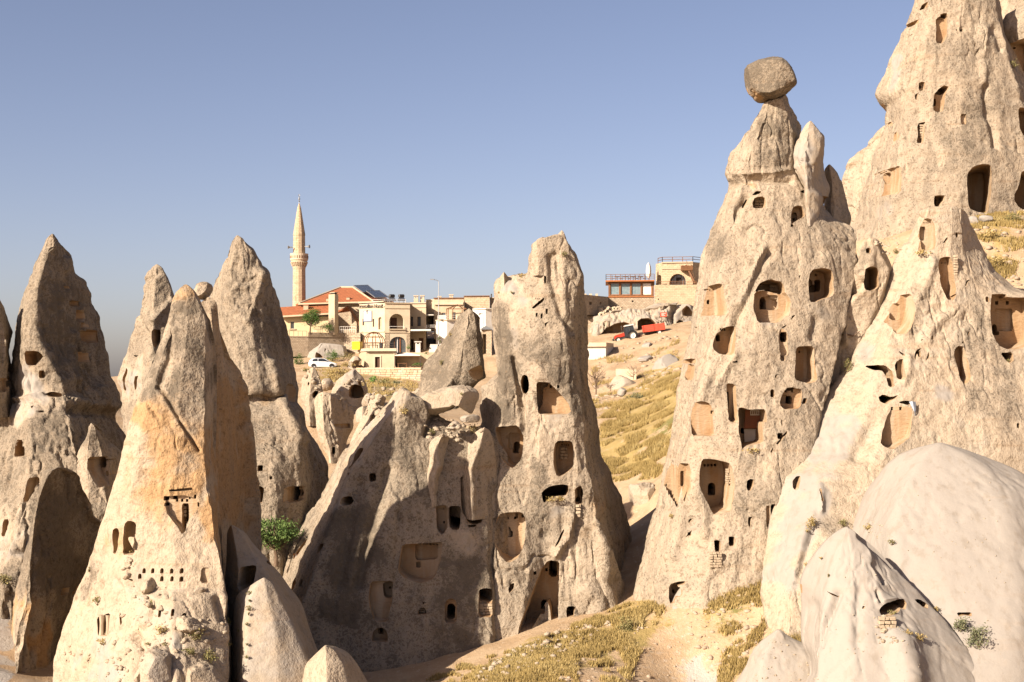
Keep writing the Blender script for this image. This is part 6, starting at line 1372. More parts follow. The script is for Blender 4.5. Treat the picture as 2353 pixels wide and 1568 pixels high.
for a, b in (((688, 697, 221), (783, 660.6, 230)), ((783, 660.6, 230), (811, 660.6, 229)), ((811, 660.6, 229), (857, 692, 219))):
    MB().tube([W(*a), W(*b)], .16, 6).build('ridge_tile', M['cream2'], ms)
MB().beam(W(686, 699, 220.8), W(858, 694, 218.8), .3, .22).build('eave', M['cream2'], ms)
walls('wall', [pt(690, 222), pt(856, 220.5), pt(880, 232), pt(690, 234)], zt(780, 222), zt(698.5, 222), M['cream2'], ms)
roof_poly([(643, 727, 217), (760, 719.5, 216.5), (757, 699, 221), (640, 706.5, 222)], 'side_roof')
MB().beam(W(642, 728, 216.9), W(757, 721.2, 216.4), .3, .25).build('eave', M['cream2'], ms)
fa = Face(pt(640, 218), pt(760, 217.4))
walls('annex_wall', [pt(640, 218), pt(756, 217.4), pt(758, 223), pt(640, 224)], zt(783, 218), zt(727.5, 217.4), M['yellow_wall'], ms, [fa.hole(rect(667.5, 739, 676, 756), .35)])
wn_ = window(fa, 667.5, 739, 676, 756, ms, frame='white_metal', fw=.7)
for k in range(4):
    b = MB(); fa.slab(b, 669.2 + k * 1.7, 740, 669.7 + k * 1.7, 755.5, -.1, -.06); b.build('window_bar', M['metal'], ms)
sl = MB(); fa.slab(sl, 664, 756, 680, 758, 0, .18); sl.build('window_sill', M['cream2'], ms)
dark_f = Face(pt(776, 221.5), pt(828, 219.6))
walls('back_wing', [pt(776, 219.4), pt(800, 219.2), pt(828, 218.2), pt(828, 220.6), pt(776, 221.4)], zt(790, 219), zt(706, 219), M['rubble'], ms, [dark_f.hole(rect(795, 739, 801, 752), 4)])
roof_poly([(771, 717, 216.8), (800, 703, 216.6), (806, 705, 219), (808, 712, 219)], 'gable_roof')
MB().beam(W(801, 704, 216.5), W(827, 748, 216.2), .5, .35).build('gable_eave', M['wood'], ms)
for x, y, w_, h_, Y in ((703.5, 702, 11, 18, 219.5), (754, 686.5, 8, 8, 221.2), (800, 684, 7.5, 7, 221.3)):
    q = pt(x, Y); hw = w_ / 2 * Y / F
    c = MB().box(q[0] - hw, q[0] + hw, q[1] - hw, q[1] + hw, zt(y + h_, Y), zt(y, Y)).build('roof_vent', M['cream2'], ms)
    k = MB().box(q[0] - hw * 1.25, q[0] + hw * 1.25, q[1] - hw * 1.25, q[1] + hw * 1.25, zt(y, Y), zt(y - 1.2, Y)); me = k.mesh('vent_cap'); me.materials.append(M['tile']); o = link('vent_cap', me, c); me.transform(Matrix.Translation(-Vector(ms.location)))
# ---- solar collectors on the roof
for i, (a, b, c, d) in enumerate((((812.5, 656.5, 228.5), (845, 655.5, 230), (862, 669, 226), (834, 672, 224)), ((842, 669, 224), (872, 668, 226), (893, 683, 222), (862, 684, 220.5)))):
    sp = empty('solar_collector', tuple(W(a[0] + 20, 680, 224)), ('upper' if i == 0 else 'lower') + ' dark solar collector tilted on the mosque roof', 'solar panel', 'solar collectors on the mosque roof')
    v = [Vector(W(*q)) for q in (a, b, c, d)]
    n = (v[1] - v[0]).cross(v[3] - v[0]).normalized()
    if n.y > 0: n = -n
    for k in range(4):
        t0, t1 = k / 4 + .008, (k + 1) / 4 - .008
        p = [v[0].lerp(v[1], t0), v[0].lerp(v[1], t1), v[3].lerp(v[2], t1), v[3].lerp(v[2], t0)]
        MB().add([q + n * .03 for q in p] + [q - n * .05 for q in p], [(0, 1, 2, 3), (7, 6, 5, 4), (0, 4, 5, 1), (1, 5, 6, 2), (2, 6, 7, 3), (3, 7, 4, 0)]).build('panel', M['solar'], sp)
    fr = MB()
    for p, q in ((v[0], v[1]), (v[1], v[2]), (v[2], v[3]), (v[3], v[0])): fr.beam(p, q, .09, .12)
    fr.build('frame', M['galv'], sp)
    MB().beam(v[1], v[1] + Vector((1.2, 1.5, -2.4)), .06).build('strut', M['galv'], sp); MB().beam(v[2], v[2] + Vector((.4, 1.2, -1.6)), .06).build('strut', M['galv'], sp)

# ---- chimney column in front of the mosque
ch = empty('chimney_stack', tuple(W(766, 766, 213.5)), 'tall square cream chimney stack in front of the red roof', 'chimney')
pl = [pt(755, 214.3), pt(769, 213), pt(777.5, 214.2), pt(764, 215.4)]
MB().prism(pl, zt(770, 214), zt(677, 214)).build('shaft', M['cream2'], ch)
MB().prism([pt(759, 214.2), pt(769.2, 213.2), pt(774, 214), pt(764, 215)], zt(677, 214), zt(673.6, 214)).build('flue', M['dark'], ch)
MB().prism([pt(758, 214.2), pt(769.2, 212.9), pt(777.8, 214.2), pt(764, 215.6)], zt(673.6, 214), zt(672.4, 214)).build('cap', M['cream'], ch)

# ---- stone terrace wall under the mosque, with railing
rw = empty('retaining_wall', tuple(W(740, 812, 211)), 'long pale rubble retaining wall below the mosque', 'wall')
MB().prism([pt(640, 210), pt(708, 211.5), pt(790, 214.5), pt(828, 213.2), pt(828, 222), pt(640, 222)], zt(820, 211), zt(774, 211)).build('wall_base', M['rubble'], rw)
MB().prism([pt(640, 209.9), pt(708, 211.4), pt(708, 212.2), pt(640, 210.8)], zt(774, 211) , zt(772.4, 211)).build('coping', M['cream'], rw)
MB().prism([pt(708.2, 211.4), pt(790, 214.4), pt(828, 213.1), pt(828, 216), pt(708.2, 216)], zt(774, 211) , zt(765, 213)).build('upper_course', M['rubble'], rw)
fence_a = empty('iron_fence', tuple(W(690, 772, 211)), 'low iron fence on the retaining wall left of the tree', 'fence')
railing(fence_a, [(*pt(655, 210.8), zt(772.4, 211)), (*pt(705, 211.6), zt(772.4, 211))], .75, M['metal'], .55, 1, .03)
fence_b = empty('iron_fence', tuple(W(725, 765, 213)), 'pale paling fence between the tree and the round shrub', 'fence')
railing(fence_b, [(*pt(721, 212.3), zt(765, 213)), (*pt(741, 213), zt(765, 213))], .95, M['white_metal'], .3, 2, .03)
fence_c = empty('iron_fence', tuple(W(805, 765, 213)), 'paling fence in the shade right of the chimney stack', 'fence')
railing(fence_c, [(*pt(781, 213.6), zt(765, 213)), (*pt(817, 213), zt(765, 213))], .95, M['white_metal'], .3, 2, .025)

# ---- hotel
ho = empty('hotel', tuple(W(884, 812, 211)), 'cream two storey corner hotel with arched balcony', 'building')
YL, YC, YR = 214.6, 210.4, 211.2
fl, fr_ = Face(pt(825.5, YL), pt(884, YC)), Face(pt(884, YC), pt(942, YR))
arch_b = arch(894.5, 721.4, 928.5, 757, 9); arch_g = arch(895.5, 774, 933.5, 812, 9, rise=16)
holes_h = [fl.hole(arch(869.5, 729, 877.5, 757.5, 5), .4), fl.hole(rect(833, 733, 836.8, 748), .3), fl.hole(rect(856.4, 733, 860, 751.5), .3), fr_.hole(arch_b, 1.6), fr_.hole(arch_g, .5)]
walls('wall', [pt(825.5, YL), pt(884, YC), pt(942, YR), pt(944, 222), pt(828, 224)], zt(825, 211), zt(697, 211), M['cream'], ho, holes_h)
cr = MB(); 
for F_, x0, x1 in ((fl, 825.2, 884), (fr_, 884, 942.2)):
    F_.slab(cr, x0, 695.4, x1, 697.6, -.3, .22); F_.slab(cr, x0, 707.6, x1, 709, 0, .12)
cr.build('cornice', M['cream2'], ho)
bd = MB(); fl.slab(bd, 825.5, 764.2, 884, 765.6, 0, .1); fr_.slab(bd, 884, 764.2, 942, 766, 0, .1); bd.build('string_course', M['cream2'], ho)
for x0_, x1_ in ((884.3, 895), (934, 941.8)):
    st = MB(); fr_.slab(st, x0_, 766, x1_, 812, 0, .03); st.build('stone_facing', M['rubble'], ho)
window(fl, 833, 733, 836.8, 748, ho, depth=.2, fw=.5); window(fl, 856.4, 733, 860, 751.5, ho, depth=.2, fw=.5)
pn = MB(); fl.slab(pn, 870, 731, 877.2, 757, -.38, -.3); pn.build('niche_panel', M['cream2'], ho)
dm = MB(); fr_.slab(dm, 901, 729.5, 915, 756.5, -1.6, -1.5); dm.build('balcony_door', M['door_wood'], ho)
bs = MB(); fr_.slab(bs, 892.5, 756, 930, 758.2, -1.5, .35); bs.build('balcony_slab', M['cream2'], ho)
bh = MB(); fr_.slab(bh, 893.5, 750.2, 929, 751, .2, .26); fr_.slab(bh, 893.5, 750, 894.2, 756, .2, .26); fr_.slab(bh, 928.4, 750, 929, 756, .2, .26); bh.build('balcony_rail', M['white_metal'], ho)
hd = MB(); fr_.slab(hd, 893, 757.9, 932, 763.6, 0, .14); hd.build('balcony_moulding', M['cream2'], ho)
gd = MB(); fr_.slab(gd, 895.5, 773, 933.5, 811, -.5, -.42); gd.build('glass_front', M['glass'], ho)
for x, mname in ((906.2, 'wood'), (913.2, 'white_metal'), (919.3, 'redwood')):
    b = MB(); fr_.slab(b, x, 775.5, x + 1.5, 811, -.42, -.3); b.build('shop_mullion', M[mname], ho)
# sign letters on the left face
sg = empty('hotel_sign', tuple(fl.at(855, 708)), 'dark serif lettering on the hotel parapet', 'sign')
def text(name, body, face, x0, x1, ybase, size_v, mat, parent, depth=.05, out=.14):
    cu = bpy.data.curves.new(name, 'FONT'); cu.body = body; cu.size = 1.0; cu.extrude = .03; cu.align_x = 'LEFT'
    o = bpy.data.objects.new(name, cu); COL.objects.link(o)
    dg = bpy.context.evaluated_depsgraph_get(); me = bpy.data.meshes.new_from_object(o.evaluated_get(dg)); bpy.data.objects.remove(o)
    co = np.array([v.co for v in me.vertices]); w = co[:, 0].max() - co[:, 0].min(); mnx = co[:, 0].min()
    A, B = face.at(x0, ybase, out), face.at(x1, ybase, out); L = Vector((B.x - A.x, B.y - A.y, 0)).length
    h = size_v * A.y / F
    for v in me.vertices:
        x, y, z = (v.co.x - mnx) / w * L, v.co.y * h, v.co.z
        q = A + face.d * (x if face.d.x > 0 else -x) + Vector((0, 0, y)) + face.n * z
        v.co = q - Vector(parent.location)
    me.materials.append(mat)
    return link(name, me, parent)
_n, _adv = 'anatolian Hotel', []
_w = {'a': 1, 'n': 1.05, 't': .7, 'o': 1.05, 'l': .5, 'i': .5, ' ': .6, 'H': 1.35, 'e': 1}
_tot = sum(_w[c] for c in _n); _x = 826.5
for c in _n:
    _dx = _w[c] / _tot * 54
    if c != ' ': text('letter', c, fl, _x + .25, _x + _dx - .25, 707.6, 12, M['metal'], sg)
    _x += _dx
bo = empty('sign_board', tuple(fl.at(846.5, 739)), 'square white board with blue frame on the hotel wall', 'sign')
b = MB(); fl.slab(b, 836.8, 716, 855, 739, .02, .10); b.build('board', M['whiteboard'], bo)
M['blueframe'] = simple_mat('blue_frame', (.10, .14, .22), (.08, .11, .18), 2)
b = MB()
for q in ((836.2, 715.2, 855.6, 716.4), (836.2, 738.4, 855.6, 739.6), (836.2, 716.4, 837.2, 738.4), (854.6, 716.4, 855.6, 738.4)): fl.slab(b, *q, .03, .14)
b.build('frame', M['blueframe'], bo)
b = MB(); fl.slab(b, 844, 713, 846, 721, .1, .16); fl.slab(b, 840, 722, 852, 723, .1, .12); b.build('emblem', M['metal'], bo)
# recessed wing with canopy, right of the corner block
wg = empty('hotel_wing', tuple(W(965, 808, 216)), 'recessed tan hotel wing with two tall windows and a white canopy', 'building')
fw_ = Face(pt(942, 214.5), pt(979, 214))
walls('wall', [pt(942.3, 214.5), pt(979, 214), pt(981, 224), pt(944.5, 224)], zt(820, 214), zt(697.5, 214), M['cream2'], wg, [fw_.hole(rect(942.8, 728, 949, 750), .5), fw_.hole(rect(958.5, 728, 967, 750), .5), fw_.hole(rect(943.2, 780, 950.5, 806), .6), fw_.hole(rect(961.5, 777, 973, 806), .5)])
window(fw_, 943.0, 728, 949, 750, wg, depth=.3); window(fw_, 958.5, 728, 967, 750, wg, depth=.3)
b = MB(); fw_.slab(b, 943.4, 780, 950.5, 806, -.6, -.5); b.build('doorway', M['door_wood'], wg); b = MB(); fw_.slab(b, 961.8, 777, 972.8, 806, -.5, -.4); b.build('door', M['wood'], wg)
b = MB(); fw_.slab(b, 942.4, 695.6, 979.4, 697.8, -.3, .2); fw_.slab(b, 942.4, 706, 979, 707.2, 0, .12); b.build('cornice', M['cream'], wg)
MB().prism([pt(942.5, 214.2), pt(943.5, 210.6), pt(990, 209.6), pt(990, 214)], zt(761, 211), zt(757.5, 211)).build('canopy', M['white'], wg)
# stair tower and rear blocks
rb = empty('rear_house', tuple(W(1030, 740, 219)), 'tan flat roofed house with a terrace pergola behind the hotel', 'building')
f2 = Face(pt(997, 216.2), pt(1066, 215.6))
walls('stair_block', [pt(978, 217.5), pt(1000, 216.9), pt(1000, 222), pt(978, 222)], zt(760, 217), zt(688, 217), M['cream2'], rb, [Face(pt(978, 217.5), pt(1000, 216.9)).hole(rect(979.5, 726, 999, 751), 2.5)])
walls('wall', [pt(997, 216.2), pt(1066, 215.6), pt(1068, 226), pt(999, 226)], zt(780, 216), zt(686, 216), M['cream2'], rb, [f2.hole(rect(1015.5, 719, 1024, 727.5), .5), f2.hole(rect(1039, 718, 1047, 736), .6)])
window(f2, 1015.5, 719, 1024, 727.5, rb); window(f2, 1039, 718, 1047, 736, rb, mull=1)
b = MB(); f2.slab(b, 996.6, 684.6, 1066.2, 686.8, -.3, .2); b.build('cornice', M['wood'], rb); b = MB(); f2.slab(b, 998.5, 695.5, 1065, 701, 0, .35); b.build('awning_beam', M['cream'], rb)
MB().prism([pt(978, 214.4), pt(996, 214.2), pt(1000, 217), pt(978, 217.4)], zt(725.4, 215), zt(723.4, 215)).build('porch_roof', M['white'], rb)
railing(rb, [(*pt(979.5, 213.9), zt(756, 214)), (*pt(1001, 213.8), zt(756, 214))], .55, M['white_metal'], 1.2, 2, .035)
wh = empty('white_house', tuple(W(1025, 779, 211)), 'whitewashed terrace house below the rear house', 'building')
f3 = Face(pt(1002, 212.6), pt(1048, 211.6))
walls('wall', [pt(1002, 213.4), pt(1027, 211.6), pt(1050, 212.2), pt(1050, 217), pt(1004, 217)], zt(800, 212), zt(737, 212), M['white'], wh)
MB().prism([pt(1000.5, 213.4), pt(1027, 211.2), pt(1051, 211.9), pt(1051, 216.6), pt(1003, 216.8)], zt(737, 212), zt(734.5, 212)).build('parapet', M['cream'], wh)
railing(wh, [(*pt(1006, 212.9), zt(734.5, 212)), (*pt(1027, 211.4), zt(734.5, 212)), (*pt(1049, 212), zt(734.5, 212))], .62, M['white_metal'], 1.0, 2, .035)
q = pt(1018, 212.2); MB().box(q[0] - .55, q[0] + .55, q[1] - .5, q[1] + .5, zt(734.5, 212), zt(724.6, 212)).build('terrace_chimney', M['white'], wh)
pg = empty('pergola', tuple(W(1050, 734, 213.6)), 'bare timber pergola frame with ridged top on the white terrace', 'pergola')
for x, Y in ((1026.5, 213), (1040.5, 213), (1066, 213.4), (1030, 215), (1062, 215)):
    MB().beam((*pt(x, Y), zt(736, 213)), (*pt(x, Y), zt(710.5, 213)), .12).build('post', M['wood'], pg)
apx = Vector((*pt(1051, 214), zt(699.5, 213)))
for x, Y in ((1026.5, 213), (1040.5, 213), (1072, 213.2), (1030, 215), (1066, 215)):
    MB().beam((*pt(x, Y), zt(710, 213)), apx, .09).build('rafter', M['wood'], pg)
MB().beam((*pt(1025, 213), zt(710.2, 213)), (*pt(1072, 213), zt(710.2, 213)), .12).build('beam', M['wood'], pg)
fb = empty('far_house', tuple(W(1100, 720, 228)), 'long flat roofed ashlar house on the skyline right of the lamp', 'building')
MB().prism([pt(1066, 226), pt(1125, 225.4), pt(1125, 236), pt(1066, 236)], zt(760, 226), zt(682, 226)).build('wall', M['ashlar'], fb)
MB().prism([pt(1065.5, 225.8), pt(1125.4, 225.2), pt(1125.4, 236), pt(1065.5, 236)], zt(682, 226), zt(680, 226)).build('parapet', M['wood'], fb)
MB().prism([pt(1125.5, 227), pt(1142, 226.8), pt(1142, 236), pt(1125.5, 236)], zt(760, 227), zt(685.5, 227)).build('side_block', M['ashlar'], fb)
MB().prism([pt(1125.5, 226.8), pt(1142, 226.6), pt(1142, 236), pt(1125.5, 236)], zt(685.5, 227), zt(684, 227)).build('side_parapet', M['cream2'], fb)
MB().tube([(*pt(1129, 228), zt(684, 228)), (*pt(1129, 228), zt(677, 228)), (*pt(1130, 228), zt(676, 228))], .12, 6).build('flue_pipe', M['metal'], fb)
fh = empty('white_outhouse', tuple(W(1110, 800, 214)), 'white stone outhouse with dark alcoves behind the leaning block', 'building')
f4 = Face(pt(1086, 215), pt(1142, 214))
walls('wall', [pt(1086, 215.4), pt(1116, 213.6), pt(1142, 214.4), pt(1142, 222), pt(1088, 222)], zt(850, 214), zt(711, 214), M['white'], fh, [f4.hole(arch(1126, 776, 1141, 817), 2)])
MB().prism([pt(1085.5, 215.2), pt(1116, 213.3), pt(1143, 214.1), pt(1143, 222), pt(1086, 222)], zt(711, 214), zt(708.6, 214)).build('roof_slab', M['white'], fh)
walls('porch', [pt(1106, 211.6), pt(1130, 211.2), pt(1130, 213.8), pt(1106, 213.8)], zt(850, 212), zt(757, 212), M['rubble'], fh, [Face(pt(1106, 211.6), pt(1130, 211.2)).hole(rect(1108.5, 768, 1117, 818), 1.5)])
v = [Vector(W(*p)) for p in ((1102, 757.5, 211), (1116, 749, 212), (1132, 757.5, 211), (1102, 757.5, 213.6), (1116, 749, 213.6), (1132, 757.5, 213.6))]
MB().add(v, [(0, 1, 2), (5, 4, 3), (0, 3, 4, 1), (1, 4, 5, 2), (0, 2, 5, 3)]).build('porch_roof', M['galv'], fh)
for x, y, Y, wv, hv in ((956, 679.5, 216, 10, 17), (970.5, 679, 216.4, 9.5, 17.5), (1010, 681, 219, 8, 5), (1037, 677, 219, 9, 9)):
    c_ = empty('roof_chimney', tuple(W(x, y + hv, Y)), {956: 'left of the paired cream roof chimneys by the hotel wing', 970.5: 'right of the paired cream roof chimneys by the hotel wing', 1010: 'squat roof chimney beside the lamp post', 1037: 'small hooded roof chimney right of the lamp post'}[x], 'chimney')
    q = pt(x, Y); h = wv / 2 * Y / F; zb_, zt_ = zt(y + hv, Y), zt(y, Y)
    MB().box(q[0] - h, q[0] + h, q[1] - h, q[1] + h, zb_ - .4, zt_ - .42).build('shaft', M['cream'], c_)
    for sx in (-1, 1):
        for sy in (-1, 1):
            MB().box(q[0] + sx * h * .55 - .1, q[0] + sx * h * .55 + .1, q[1] + sy * h * .55 - .1, q[1] + sy * h * .55 + .1, zt_ - .42, zt_ - .12).build('cap_pier', M['cream'], c_)
    MB().box(q[0] - h * 1.2, q[0] + h * 1.2, q[1] - h * 1.2, q[1] + h * 1.2, zt_ - .12, zt_).build('cap', M['cream'], c_)
# roof railing, water tanks and collectors on the hotel roof
rr = empty('roof_railing', tuple(W(890, 696, 212)), 'white pipe railing along the hotel roof edge', 'railing')
railing(rr, [(*pt(856, 213), zt(696, 212)), (*pt(886, 211.4), zt(696, 212)), (*pt(932, 212), zt(696, 212))], .5, M['white_metal'], 1.6, 2, .03)
for x in (900.5, 922.5):
    wt = empty('solar_water_tank', tuple(W(x, 696, 215)), ('left' if x < 910 else 'right') + ' of two dark cylindrical water tanks on the hotel roof', 'water tank', 'roof water tanks')
    a = Vector(W(x - 5, 680.5, 215)); b2 = Vector(W(x + 4.5, 680.5, 215.6))
    MB().tube([a, b2], .26, 12).build('tank', M['metal'], wt)
    MB().tube([a - Vector((.03, 0, 0)), a + Vector((.1, 0.01, 0))], .28, 12).build('end_cap', M['galv'], wt)
    p = [Vector(W(x - 9, 690.5, 213.2)), Vector(W(x + 10, 690.5, 213.6)), Vector(W(x + 6, 684, 215)), Vector(W(x - 6, 684, 214.8))]
    MB().add(p + [q - Vector((0, 0, .08)) for q in p], [(0, 1, 2, 3), (7, 6, 5, 4), (0, 4, 5, 1), (1, 5, 6, 2), (2, 6, 7, 3), (3, 7, 4, 0)]).build('collector', M['solar'], wt)
    for q in p[:2] + [a, b2]: MB().beam(q, (q.x, q.y, zt(697, 214)), .06).build('leg', M['galv'], wt)
# street lamp
lp = empty('street_lamp', tuple(W(1008, 800, 208)), 'thin tall street lamp with a single arm in front of the houses', 'street lamp')
q = pt(1008, 208)
MB().tube([(q[0], q[1], zt(800, 208)), (q[0], q[1], zt(720, 208)), (q[0], q[1], zt(647, 208))], [.09, .07, .05], 8).build('pole', M['galv'], lp)
MB().tube([(q[0], q[1], zt(647, 208)), (*pt(1004, 208), zt(644.5, 208)), (*pt(996, 208), zt(642.4, 208))], .045, 6).build('arm', M['galv'], lp)
h0 = pt(993, 208); MB().box(h0[0] - .28, h0[0] + .28, h0[1] - .14, h0[1] + .14, zt(643.2, 208), zt(641.4, 208)).build('lamp_head', M['galv'], lp)

# ---- terrace house with the brown door, dome frame on top
th = empty('terrace_house', tuple(W(866, 847, 204)), 'low tan flat roofed house with a brown door under the dome frame', 'building')
fq = Face(pt(841, 204.2), pt(909, 203.6))
walls('wall', [pt(825, 208.5), pt(841, 204.2), pt(909, 203.6), pt(909, 209), pt(826, 211)], zt(858, 204), zt(807.5, 204), M['cream2'], th, [fq.hole(rect(862, 820.5, 873, 848), .4)])
b = MB(); fq.slab(b, 862.6, 821, 872.4, 848, -.38, -.26); d = b.build('door', M['door_wood'], th)
b = MB(); fq.slab(b, 859, 817.4, 876, 820.4, 0, .1); fq.slab(b, 859, 820.4, 861.8, 848, 0, .1); fq.slab(b, 873.2, 820.4, 876, 848, 0, .1); b.build('door_surround', M['cream'], th)
MB().prism([pt(822.5, 208.5), pt(840, 203.6), pt(911, 203), pt(911, 209), pt(824, 211.5)], zt(807.5, 204), zt(801, 204)).build('roof_slab', M['cream'], th)
b = MB(); fq.slab(b, 841, 809, 909.4, 811, 0, .14); b.build('pipe_band', M['cream'], th)
b = MB(); b.tube([fq.at(906.5, 812, .16), fq.at(906.5, 838, .16), fq.at(909, 846, .3)], .06, 6); b.build('downpipe', M['cream'], th)
df = empty('dome_frame', tuple(W(859.5, 801, 205.6)), 'open geodesic dome frame of thin brown tubes on the terrace', 'dome')
cx_, cy_ = pt(859.5, 205.8); Rr = 25.5 * 205.8 / F; zb_ = zt(800.5, 205.5); HH = zt(763, 205.5) - zb_
ribs = 8
for k in range(ribs):
    a = 2 * math.pi * (k + .3) / ribs
    pts = []
    for t_ in np.linspace(-.35, math.pi / 2, 11):
        rr_ = Rr * math.cos(t_); pts.append((cx_ + rr_ * math.cos(a), cy_ + rr_ * math.sin(a), zb_ + HH * (math.sin(t_) + .343) / 1.343))
    MB().tube(pts, .06, 5).build('rib', M['wood'], df)
for t_ in (.1, .62, 1.1):
    rr_ = Rr * math.cos(t_); z_ = zb_ + HH * (math.sin(t_) + .343) / 1.343
    MB().tube([(cx_ + rr_ * math.cos(a), cy_ + rr_ * math.sin(a), z_) for a in np.linspace(0, 2 * math.pi, 25)], .04, 5).build('hoop', M['wood'], df)
tr = empty('terrace_railing', tuple(W(870, 801, 203.8)), 'thin metal railing along the dome terrace edge', 'railing')
railing(tr, [(*pt(834, 206), zt(801, 204)), (*pt(842, 203.9), zt(801, 204)), (*pt(906, 203.3), zt(801, 204))], .72, M['metal'], 1.0, 2, .025)
so = empty('garden_sofa', (cx_ - .2, cy_ - .3, zt(801, 204)), 'small dark garden table and bench inside the dome frame', 'table')
MB().box(cx_ - .8, cx_ + .6, cy_ - .7, cy_ + .1, zb_ + .42, zb_ + .5).build('table_top', M['wood'], so)
for sx in (-.7, .5):
    for sy in (-.6, 0): MB().box(cx_ + sx - .04, cx_ + sx + .04, cy_ + sy - .04, cy_ + sy + .04, zb_ - .1, zb_ + .42).build('leg', M['wood'], so)
MB().box(cx_ + .8, cx_ + 1.3, cy_ - .5, cy_ + .3, zb_ - .05, zb_ + .75).build('bench_back', M['blackp'], so)
# yellow container
yb = empty('yellow_skip', tuple(W(820, 803.5, 207)), 'bright yellow box standing left of the dome frame', 'container')
pl = [pt(808.8, 207.4), pt(826, 206.4), pt(833, 208.2), pt(816, 209.4)]
MB().prism(pl, zt(803.5, 207), zt(786.2, 207)).build('body', M['yellow'], yb)
MB().prism([pt(808.3, 207.4), pt(826, 206.2), pt(833.6, 208.2), pt(816, 209.6)], zt(786.2, 207), zt(785.2, 207)).build('rim', M['yellow'], yb)
fy = Face(pt(808.8, 207.4), pt(826, 206.4))
for x in (814.6, 816.8):
    b = MB(); fy.slab(b, x, 796, x + .8, 799, 0, .06); b.build('handle', M['metal'], yb)
# white outdoor oven chimney, umbrella roof, stairs
ov = empty('garden_chimney', tuple(W(961, 812, 206)), 'white outdoor oven chimney with open hood on the hotel terrace', 'chimney')
q = pt(960.6, 206); h = .36
MB().box(q[0] - h, q[0] + h, q[1] - h, q[1] + h, zt(815, 206), zt(791, 206)).build('shaft', M['white'], ov)
for sx in (-1, 1):
    for sy in (-1, 1): MB().box(q[0] + sx * .26 - .09, q[0] + sx * .26 + .09, q[1] + sy * .26 - .09, q[1] + sy * .26 + .09, zt(791, 206), zt(787, 206)).build('hood_pier', M['white'], ov)
MB().prism([(q[0] - .5, q[1] - .5), (q[0] + .5, q[1] - .5), (q[0] + .5, q[1] + .5), (q[0] - .5, q[1] + .5)], zt(787, 206), zt(784.8, 206)).build('hood', M['white'], ov)
cn = empty('garden_canopy', tuple(W(930, 845, 203)), 'low canvas garden canopy on posts beside the brown door house', 'canopy')
v = [Vector(W(*p)) for p in ((907, 816.5, 203), (966, 816.5, 202.4), (966, 816, 206.5), (909, 816, 206.5), (936, 810.5, 204.6))]
MB().add(v + [p - Vector((0, 0, .1)) for p in v], [(0, 1, 4), (1, 2, 4), (2, 3, 4), (3, 0, 4), (6, 5, 9), (7, 6, 9), (8, 7, 9), (5, 8, 9), (0, 5, 6, 1), (1, 6, 7, 2), (2, 7, 8, 3), (3, 8, 5, 0)]).build('cover', M['canvas'], cn)
b = MB(); 
for p, q in ((0, 1), (1, 2), (2, 3), (3, 0)): b.beam(v[p] - Vector((0, 0, .12)), v[q] - Vector((0, 0, .12)), .09)
b.build('frame', M['wood'], cn)
for p in v[:4]: MB().beam(p - Vector((0, 0, .1)), (p.x, p.y, zt(847, 204)), .09).build('post', M['metal'], cn)
pt_ = empty('picnic_table', tuple(W(925, 846, 203.4)), 'small wooden table under the garden canopy', 'table')
q = pt(925, 203.4); zq = zt(847, 203.4)
MB().box(q[0] - .7, q[0] + .7, q[1] - .4, q[1] + .4, zq + .68, zq + .75).build('table_top', M['wood'], pt_)
for sx in (-.6, .6): MB().box(q[0] + sx - .05, q[0] + sx + .05, q[1] - .3, q[1] + .3, zq, zq + .68).build('leg', M['wood'], pt_)
ss_ = empty('stone_steps', tuple(W(995, 812, 206)), 'short flight of pale stone steps left of the leaning block', 'steps')
for k in range(5):
    a = pt(985 + k * .8, 206.2 + .3 * k); MB().box(a[0], a[0] + 1.1, a[1], a[1] + .5, zt(810, 206), zt(807 - 4 * k, 206)).build('step', M['white'], ss_)
tw = empty('terrace_floor', tuple(W(930, 812, 208)), 'paved hotel terrace behind the oven chimney', 'terrace')
MB().prism([pt(911.5, 205.5), pt(1000, 205), pt(1040, 206), pt(1040, 214), pt(912, 214)], zt(850, 206), zt(810.5, 206)).build('paving', M['terrace'], tw)

# ---- coursed stone wall at the village edge: every stone its own block
sw = empty('stone_wall', tuple(W(890, 882, 199)), 'coursed cream stone wall at the foot of the village', 'wall')
A_, B_ = Vector((*pt(819, 199.6), 0)), Vector((*pt(968, 197.8), 0))
dW = (B_ - A_); LW = dW.length; dW.normalize(); nW = Vector((dW.y, -dW.x, 0))
zb_, zt_ = zt(886, 199), zt(848.6, 199)
MB().add([A_ + Vector((0, 0, z)) - nW * k for z in (zb_ - 1, zt_) for k in (.02,)] + [B_ + Vector((0, 0, z)) - nW * .02 for z in (zb_ - 1, zt_)] + [A_ + Vector((0, 0, z)) - nW * .7 for z in (zb_ - 1, zt_)] + [B_ + Vector((0, 0, z)) - nW * .7 for z in (zb_ - 1, zt_)],
    [(0, 2, 3, 1), (4, 5, 7, 6), (0, 1, 5, 4), (2, 6, 7, 3), (1, 3, 7, 5), (0, 4, 6, 2)]).build('core', M['rubble'], sw)
rs = random.Random(5)
variants = []
for i in range(8):
    bm = bmesh.new(); bmesh.ops.create_cube(bm, size=1)
    for v in bm.verts: v.co += Vector((rs.uniform(-.04, .04), rs.uniform(-.1, .1), rs.uniform(-.06, .06)))
    bmesh.ops.bevel(bm, geom=bm.edges[:], offset=.06, segments=1, affect='EDGES')
    me = bpy.data.meshes.new('stone'); bm.to_mesh(me); bm.free(); me.materials.append(M['stoneblock']); variants.append(me)
M['stoneblock2'] = simple_mat('wall_stone_warm', (.46, .345, .22), (.38, .28, .17), 1.3, bump=.3)
for me in variants[5:]: me.materials.clear(); me.materials.append(M['stoneblock2'])
z = zb_; row = 0
ang = math.atan2(dW.y, dW.x)
